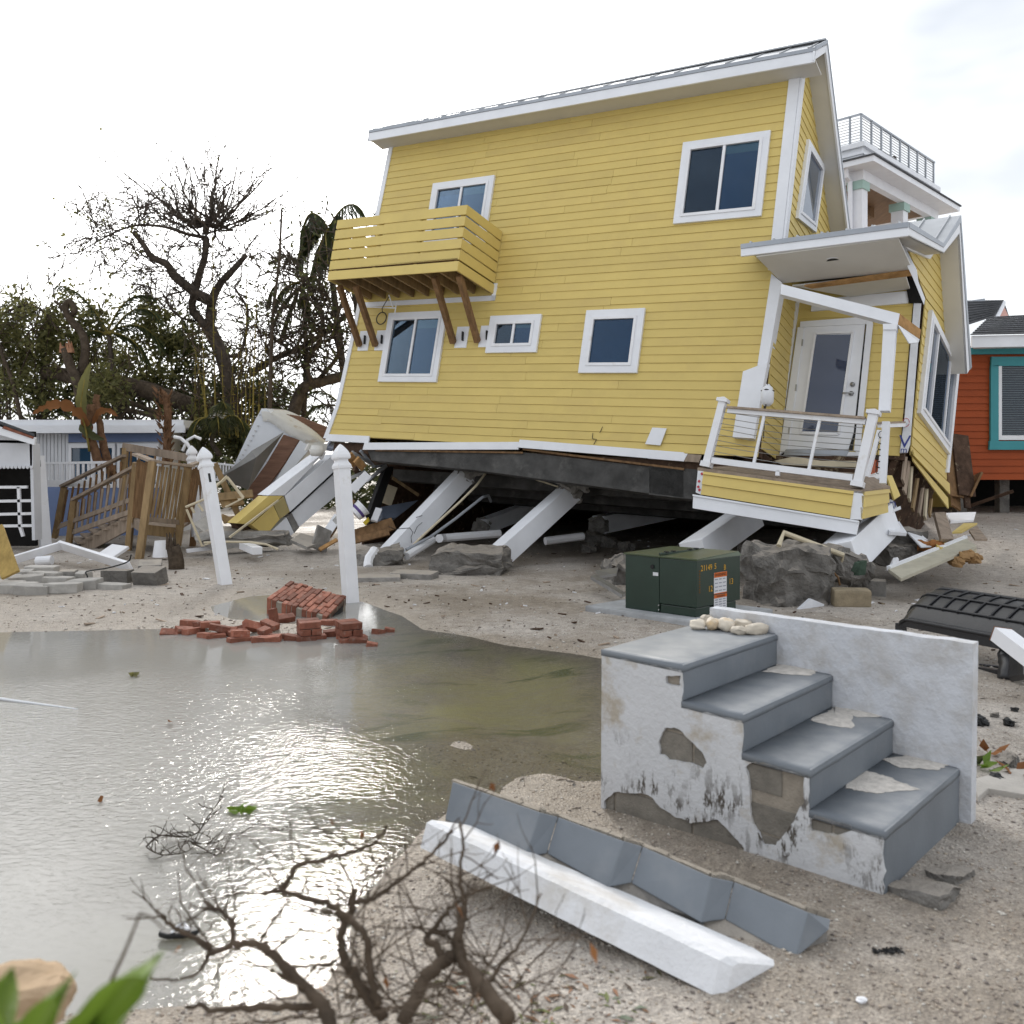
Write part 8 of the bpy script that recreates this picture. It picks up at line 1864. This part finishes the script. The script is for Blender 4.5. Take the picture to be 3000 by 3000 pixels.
def wp_(x, y, h=.01): p = at(*z7(x, y), 1); k = (EYE - WATER_Z - h) / (EYE - p.z); return Vector((p.x * k, k, WATER_Z + h))
for pts, r in (([(752, 1020, .02), (800, 975, .05), (850, 960, .03), (940, 970, .01), (1020, 945, .05), (1060, 880, .12), (1145, 765, .26)], .007), ([(755, 1022, .02), (800, 1050, .02), (860, 1062, .01), (980, 1035, .01), (1020, 950, .04)], .006), ([(985, 1000, .02), (1050, 1030, .01), (1100, 1060, 0), (1160, 1050, .02)], .006), ([(985, 1000, .02), (1060, 1005, .02), (1130, 990, .05), (1160, 960, .06)], .005), ([(1230, 960, .0), (1330, 900, .03), (1420, 940, .03), (1500, 905, .08)], .004)):
    P = limb(mb, [wp_(*p) for p in pts], r, r * .5, 5)
    for q in P[2:]: twigs(mb, q, Vector((rnd(-1, 1), rnd(-.6, .6), rnd(0, .5))), rnd(.03, .09), r * .4, 1, .5, 0, None, (1, 2), 3)
mb.build('twig', barkdark, ft_)
for k, (x, y, m_, lab) in enumerate(((480, 797, leaf_dead, 'single brown leaf floating in the open water'), (1250, 830, leaf_lily, 'pale green leaf cluster afloat near the twig'), (870, 380, leaf_dead, 'faint tan leaf under the far water'), (695, 140, leaf_green, 'small green sprig afloat in the far water'))):
    lv = Leaves(); c = wp_(x, y, .006); pl = thing('floating_leaf', lab, 'leaf', c)
    for _ in range(1 if k in (0, 2) else 9): lv.leaf(c + Vector((rnd(-.03, .03), rnd(-.03, .03), .004)), Vector((rnd(-1, 1), rnd(-1, 1), .15)), rnd(.04, .075), .02)
    lv.build('blade', m_, pl)
sh = thing('washed_up_shoe', 'dark flip-flop sole floating behind the dead shrub', 'shoe', wp_(915, 1470)); c = wp_(915, 1475, .01)
MB().slab([c + Vector((a, b, 0)) for a, b in ((-.06, -.015), (-.025, -.03), (.03, -.025), (.065, -.005), (.07, .02), (.035, .03), (-.03, .015), (-.06, .01))], (0, 0, .018)).build('sole', black, sh, bevel=.006)
MB().tube([c + Vector((.04, 0, .018)), c + Vector((.015, -.015, .035)), c + Vector((-.015, -.02, .018))], .004, 5).tube([c + Vector((.04, 0, .018)), c + Vector((.015, .015, .035)), c + Vector((-.015, .015, .018))], .004, 5).build('strap', vinyl, sh)
a, b = wp_(-60, 250, .01), wp_(400, 312, .0); MB().tube([a, lerp(a, b, .5), b], [.011, .009, .005], 6).build('white_pipe', vinyl, label='thin white pipe half under water at the left edge', cat='pipe')

# ------------------------------------------------------------------ litter on the sand: asphalt lumps, shells, pebbles, leaf scraps
for k, (x, y, s) in enumerate(((1390, 285, .055), (1745, 290, .05), (1810, 115, .03), (1560, 185, .035), (1740, 790, .07), (1600, 1000, .045), (1820, 1070, .02), (1380, 225, .04))):
    p = G(*zO(x, y + 30)); rough_block(p + Vector((0, 0, s * .3)), s * 1.4, s, s * .8, (.2, .3, k), s * .3, k * 4.2, 2).build('asphalt_lump', concdark if k in (4, 3) else black, label=('black crumb touching the parapet end', 'largest black crumb out on the sand beyond the parapet', 'topmost tiny black crumb beyond the parapet', 'small grey crumb between the black ones beyond the parapet', 'largest grey crumb on the pale slab edge', 'black crumb lying on the pale slab', 'tiniest dark crumb at the pale slab', 'black crumb just above the one touching the parapet')[k], cat='rubble', group='asphalt crumbs beyond the parapet')
p = G(*zA(1340, 1620)); mb = MB()
for k in range(46): q = p + Vector((rnd(-.045, .045), rnd(-.016, .016), .006)); mb.box(q, rnd(.008, .02), .004, .004, Matrix.Rotation(rnd(0, 6), 3, 'Z'))
tag(mb.build('seaweed_scrap', black, kind='stuff'), 'dark scrap of seaweed on the sand before the steps', 'seaweed')
p = G(*zA(1225, 1835)); rough_block(p + Vector((0, 0, .005)), .028, .02, .012, (0, 0, .4), .004, 3, 3, .8).build('white_shell', vinyl, label='single white shell on the near sand', cat='shell')
for k, (x, y) in enumerate(((1460, 640), (1330, 800), (1450, 860), (1850, 920))):
    p = G(*zO(x, y + 40)); lv = Leaves(); r_ = thing('dry_leaf', ('upright rust-brown leaf scrap beside the parapet end', 'dark green leaf scrap beside the parapet end', 'bright green leaf scrap beside the parapet end', 'tan leaf scrap on the pale slab beyond the steps')[k], 'leaf', p, 'leaf scraps by the parapet')
    for _ in range(4): lv.leaf(p + Vector((rnd(-.03, .03), rnd(-.03, .03), .01)), Vector((rnd(-1, 1), rnd(-1, 1), rnd(.1, 1.0))), rnd(.07, .13), .025)
    lv.build('blade', (leaf_dead, leaf_palm, leaf_lily, leaf_dead)[k], r_)
MB().slab([G(*zO(x, y)) + Vector((0, 0, .025)) for x, y in ((1290, 1060), (1900, 900), (2300, 1100), (2200, 1300), (1480, 1180), (1350, 1300))], (0, 0, -.06)).build('path_slab', mat('path_concrete', (.47, .44, .40), .9, .12, 4, .3, 40, .2), None, bevel=.006, label='pale concrete slab half buried in sand beyond the steps', cat='slab')
def scatter(name, n, ymin, ymax, smin, smax, cols, label, flat=.6, seedn=1, leafy=False, region=None):
    rg = np.random.default_rng(seedn); pts = []
    while len(pts) < n:
        y = ymin * (ymax / ymin) ** rg.random(n); x = (rg.random(n) * 2 - 1) * (.62 * y + .1)
        ok = np.maximum(sdist(x, y, POOL), sdist(x, y, POOL2)) < .03
        if region is not None: ok &= region(x, y)
        pts += list(zip(x[ok], y[ok]))
    pts = np.array(pts[:n]); z = gz_np(pts[:, 0], pts[:, 1])
    s = smin * (smax / smin) ** (rg.random(n) ** 2.2)
    if leafy: base = np.array([[-1, 0, 0], [0, -.35, .25], [1, 0, 0], [0, .35, .2]]); faces = np.array([[0, 1, 2], [0, 2, 3]])
    else: base = np.array([[1, 0, 0], [0, 1, 0], [-1, 0, 0], [0, -1, 0], [0, 0, .9], [0, 0, -.6]]); faces = np.array([[0, 1, 4], [1, 2, 4], [2, 3, 4], [3, 0, 4], [1, 0, 5], [2, 1, 5], [3, 2, 5], [0, 3, 5]])
    nb = len(base); jit = 1 + .5 * (rg.random((n, nb, 3)) - .5); a = rg.random(n) * 6.283; c_, s_n = np.cos(a), np.sin(a)
    B = base[None] * jit * s[:, None, None] * np.array([1, .75, flat])[None, None]
    V = np.empty_like(B); V[..., 0] = B[..., 0] * c_[:, None] - B[..., 1] * s_n[:, None]; V[..., 1] = B[..., 0] * s_n[:, None] + B[..., 1] * c_[:, None]; V[..., 2] = B[..., 2]
    V += np.stack([pts[:, 0], pts[:, 1], z + s * (.15 if not leafy else .05)], -1)[:, None]
    Fc = (faces[None] + (np.arange(n) * nb)[:, None, None]).reshape(-1, 3)
    m = bpy.data.materials.new(name); m.use_nodes = True; t = m.node_tree; b = t.nodes['Principled BSDF']; g = N(t, 'ShaderNodeNewGeometry'); r = N(t, 'ShaderNodeValToRGB'); r.color_ramp.interpolation = 'CONSTANT'
    els = r.color_ramp.elements; els[0].color = (*cols[0], 1); els[1].position = 1 / len(cols); els[1].color = (*cols[1], 1)
    for k in range(2, len(cols)): e = els.new(k / len(cols)); e.color = (*cols[k], 1)
    L(t, g.outputs['Random Per Island'], r.inputs[0]); L(t, r.outputs[0], b.inputs['Base Color']); b.inputs['Roughness'].default_value = .8
    return tag(npmesh(name, V.reshape(-1, 3), Fc, m, not leafy), label, 'litter', None, 'stuff')
scatter('shell_pebbles', 42000, 1.5, 9.0, .0022, .011, [(.52, .46, .39), (.38, .31, .25), (.62, .58, .52), (.30, .25, .21), (.46, .38, .30), (.20, .17, .15)], 'fine shell grit strewn over the sand')
scatter('sand_pebbles', 9000, 6.0, 22.0, .006, .022, [(.50, .45, .39), (.34, .28, .23), (.58, .54, .49), (.16, .13, .11)], 'coarser shell bits farther out on the sand', seedn=2)
scatter('dark_flecks', 1500, 4.0, 20.0, .008, .045, [(.09, .07, .05), (.14, .10, .07), (.06, .05, .04)], 'dark flecks of seagrass on the sand', .35, 3, True)
scatter('leaf_litter', 1700, 1.45, 3.0, .012, .035, [(.22, .12, .06), (.12, .11, .05), (.16, .18, .06), (.30, .16, .09), (.10, .07, .05), (.25, .28, .20)], 'rotting leaf litter under the dead shrub', .6, 5, True, lambda x, y: (np.abs(x - .0) < .55 + .2 * np.sin(y * 9)) & (y < 2.75))

rg = np.random.default_rng(8); mb = MB(); bits = {0: MB(), 1: MB(), 2: MB()}
for k in range(340):
    y = 7.5 * (19 / 7.5) ** rg.random(); x = rg.uniform(-.5, .56) * y
    if max(float(sdist(np.array([x]), np.array([y]), POOL)[0]), float(sdist(np.array([x]), np.array([y]), POOL2)[0])) > -.05: continue
    l_ = .025 * 5 ** (rg.random() ** 1.6); c = Vector((x, y, gz(x, y) + .008)); a = rg.random() * 6.3
    bits[k % 3].box(c, l_, l_ * rg.uniform(.1, .5), .012, Matrix.Rotation(a, 3, 'Z') @ Matrix.Rotation(rg.uniform(-.25, .25), 3, 'Y'))
for k, (m_, lab) in enumerate(((woodgrey, 'grey wood splinters strewn over the sand'), (vinyl, 'small white fragments strewn over the sand'), (plydark, 'dark scraps strewn over the sand'))):
    bits[k].build('debris', m_, label=lab, cat='debris', kind='stuff')
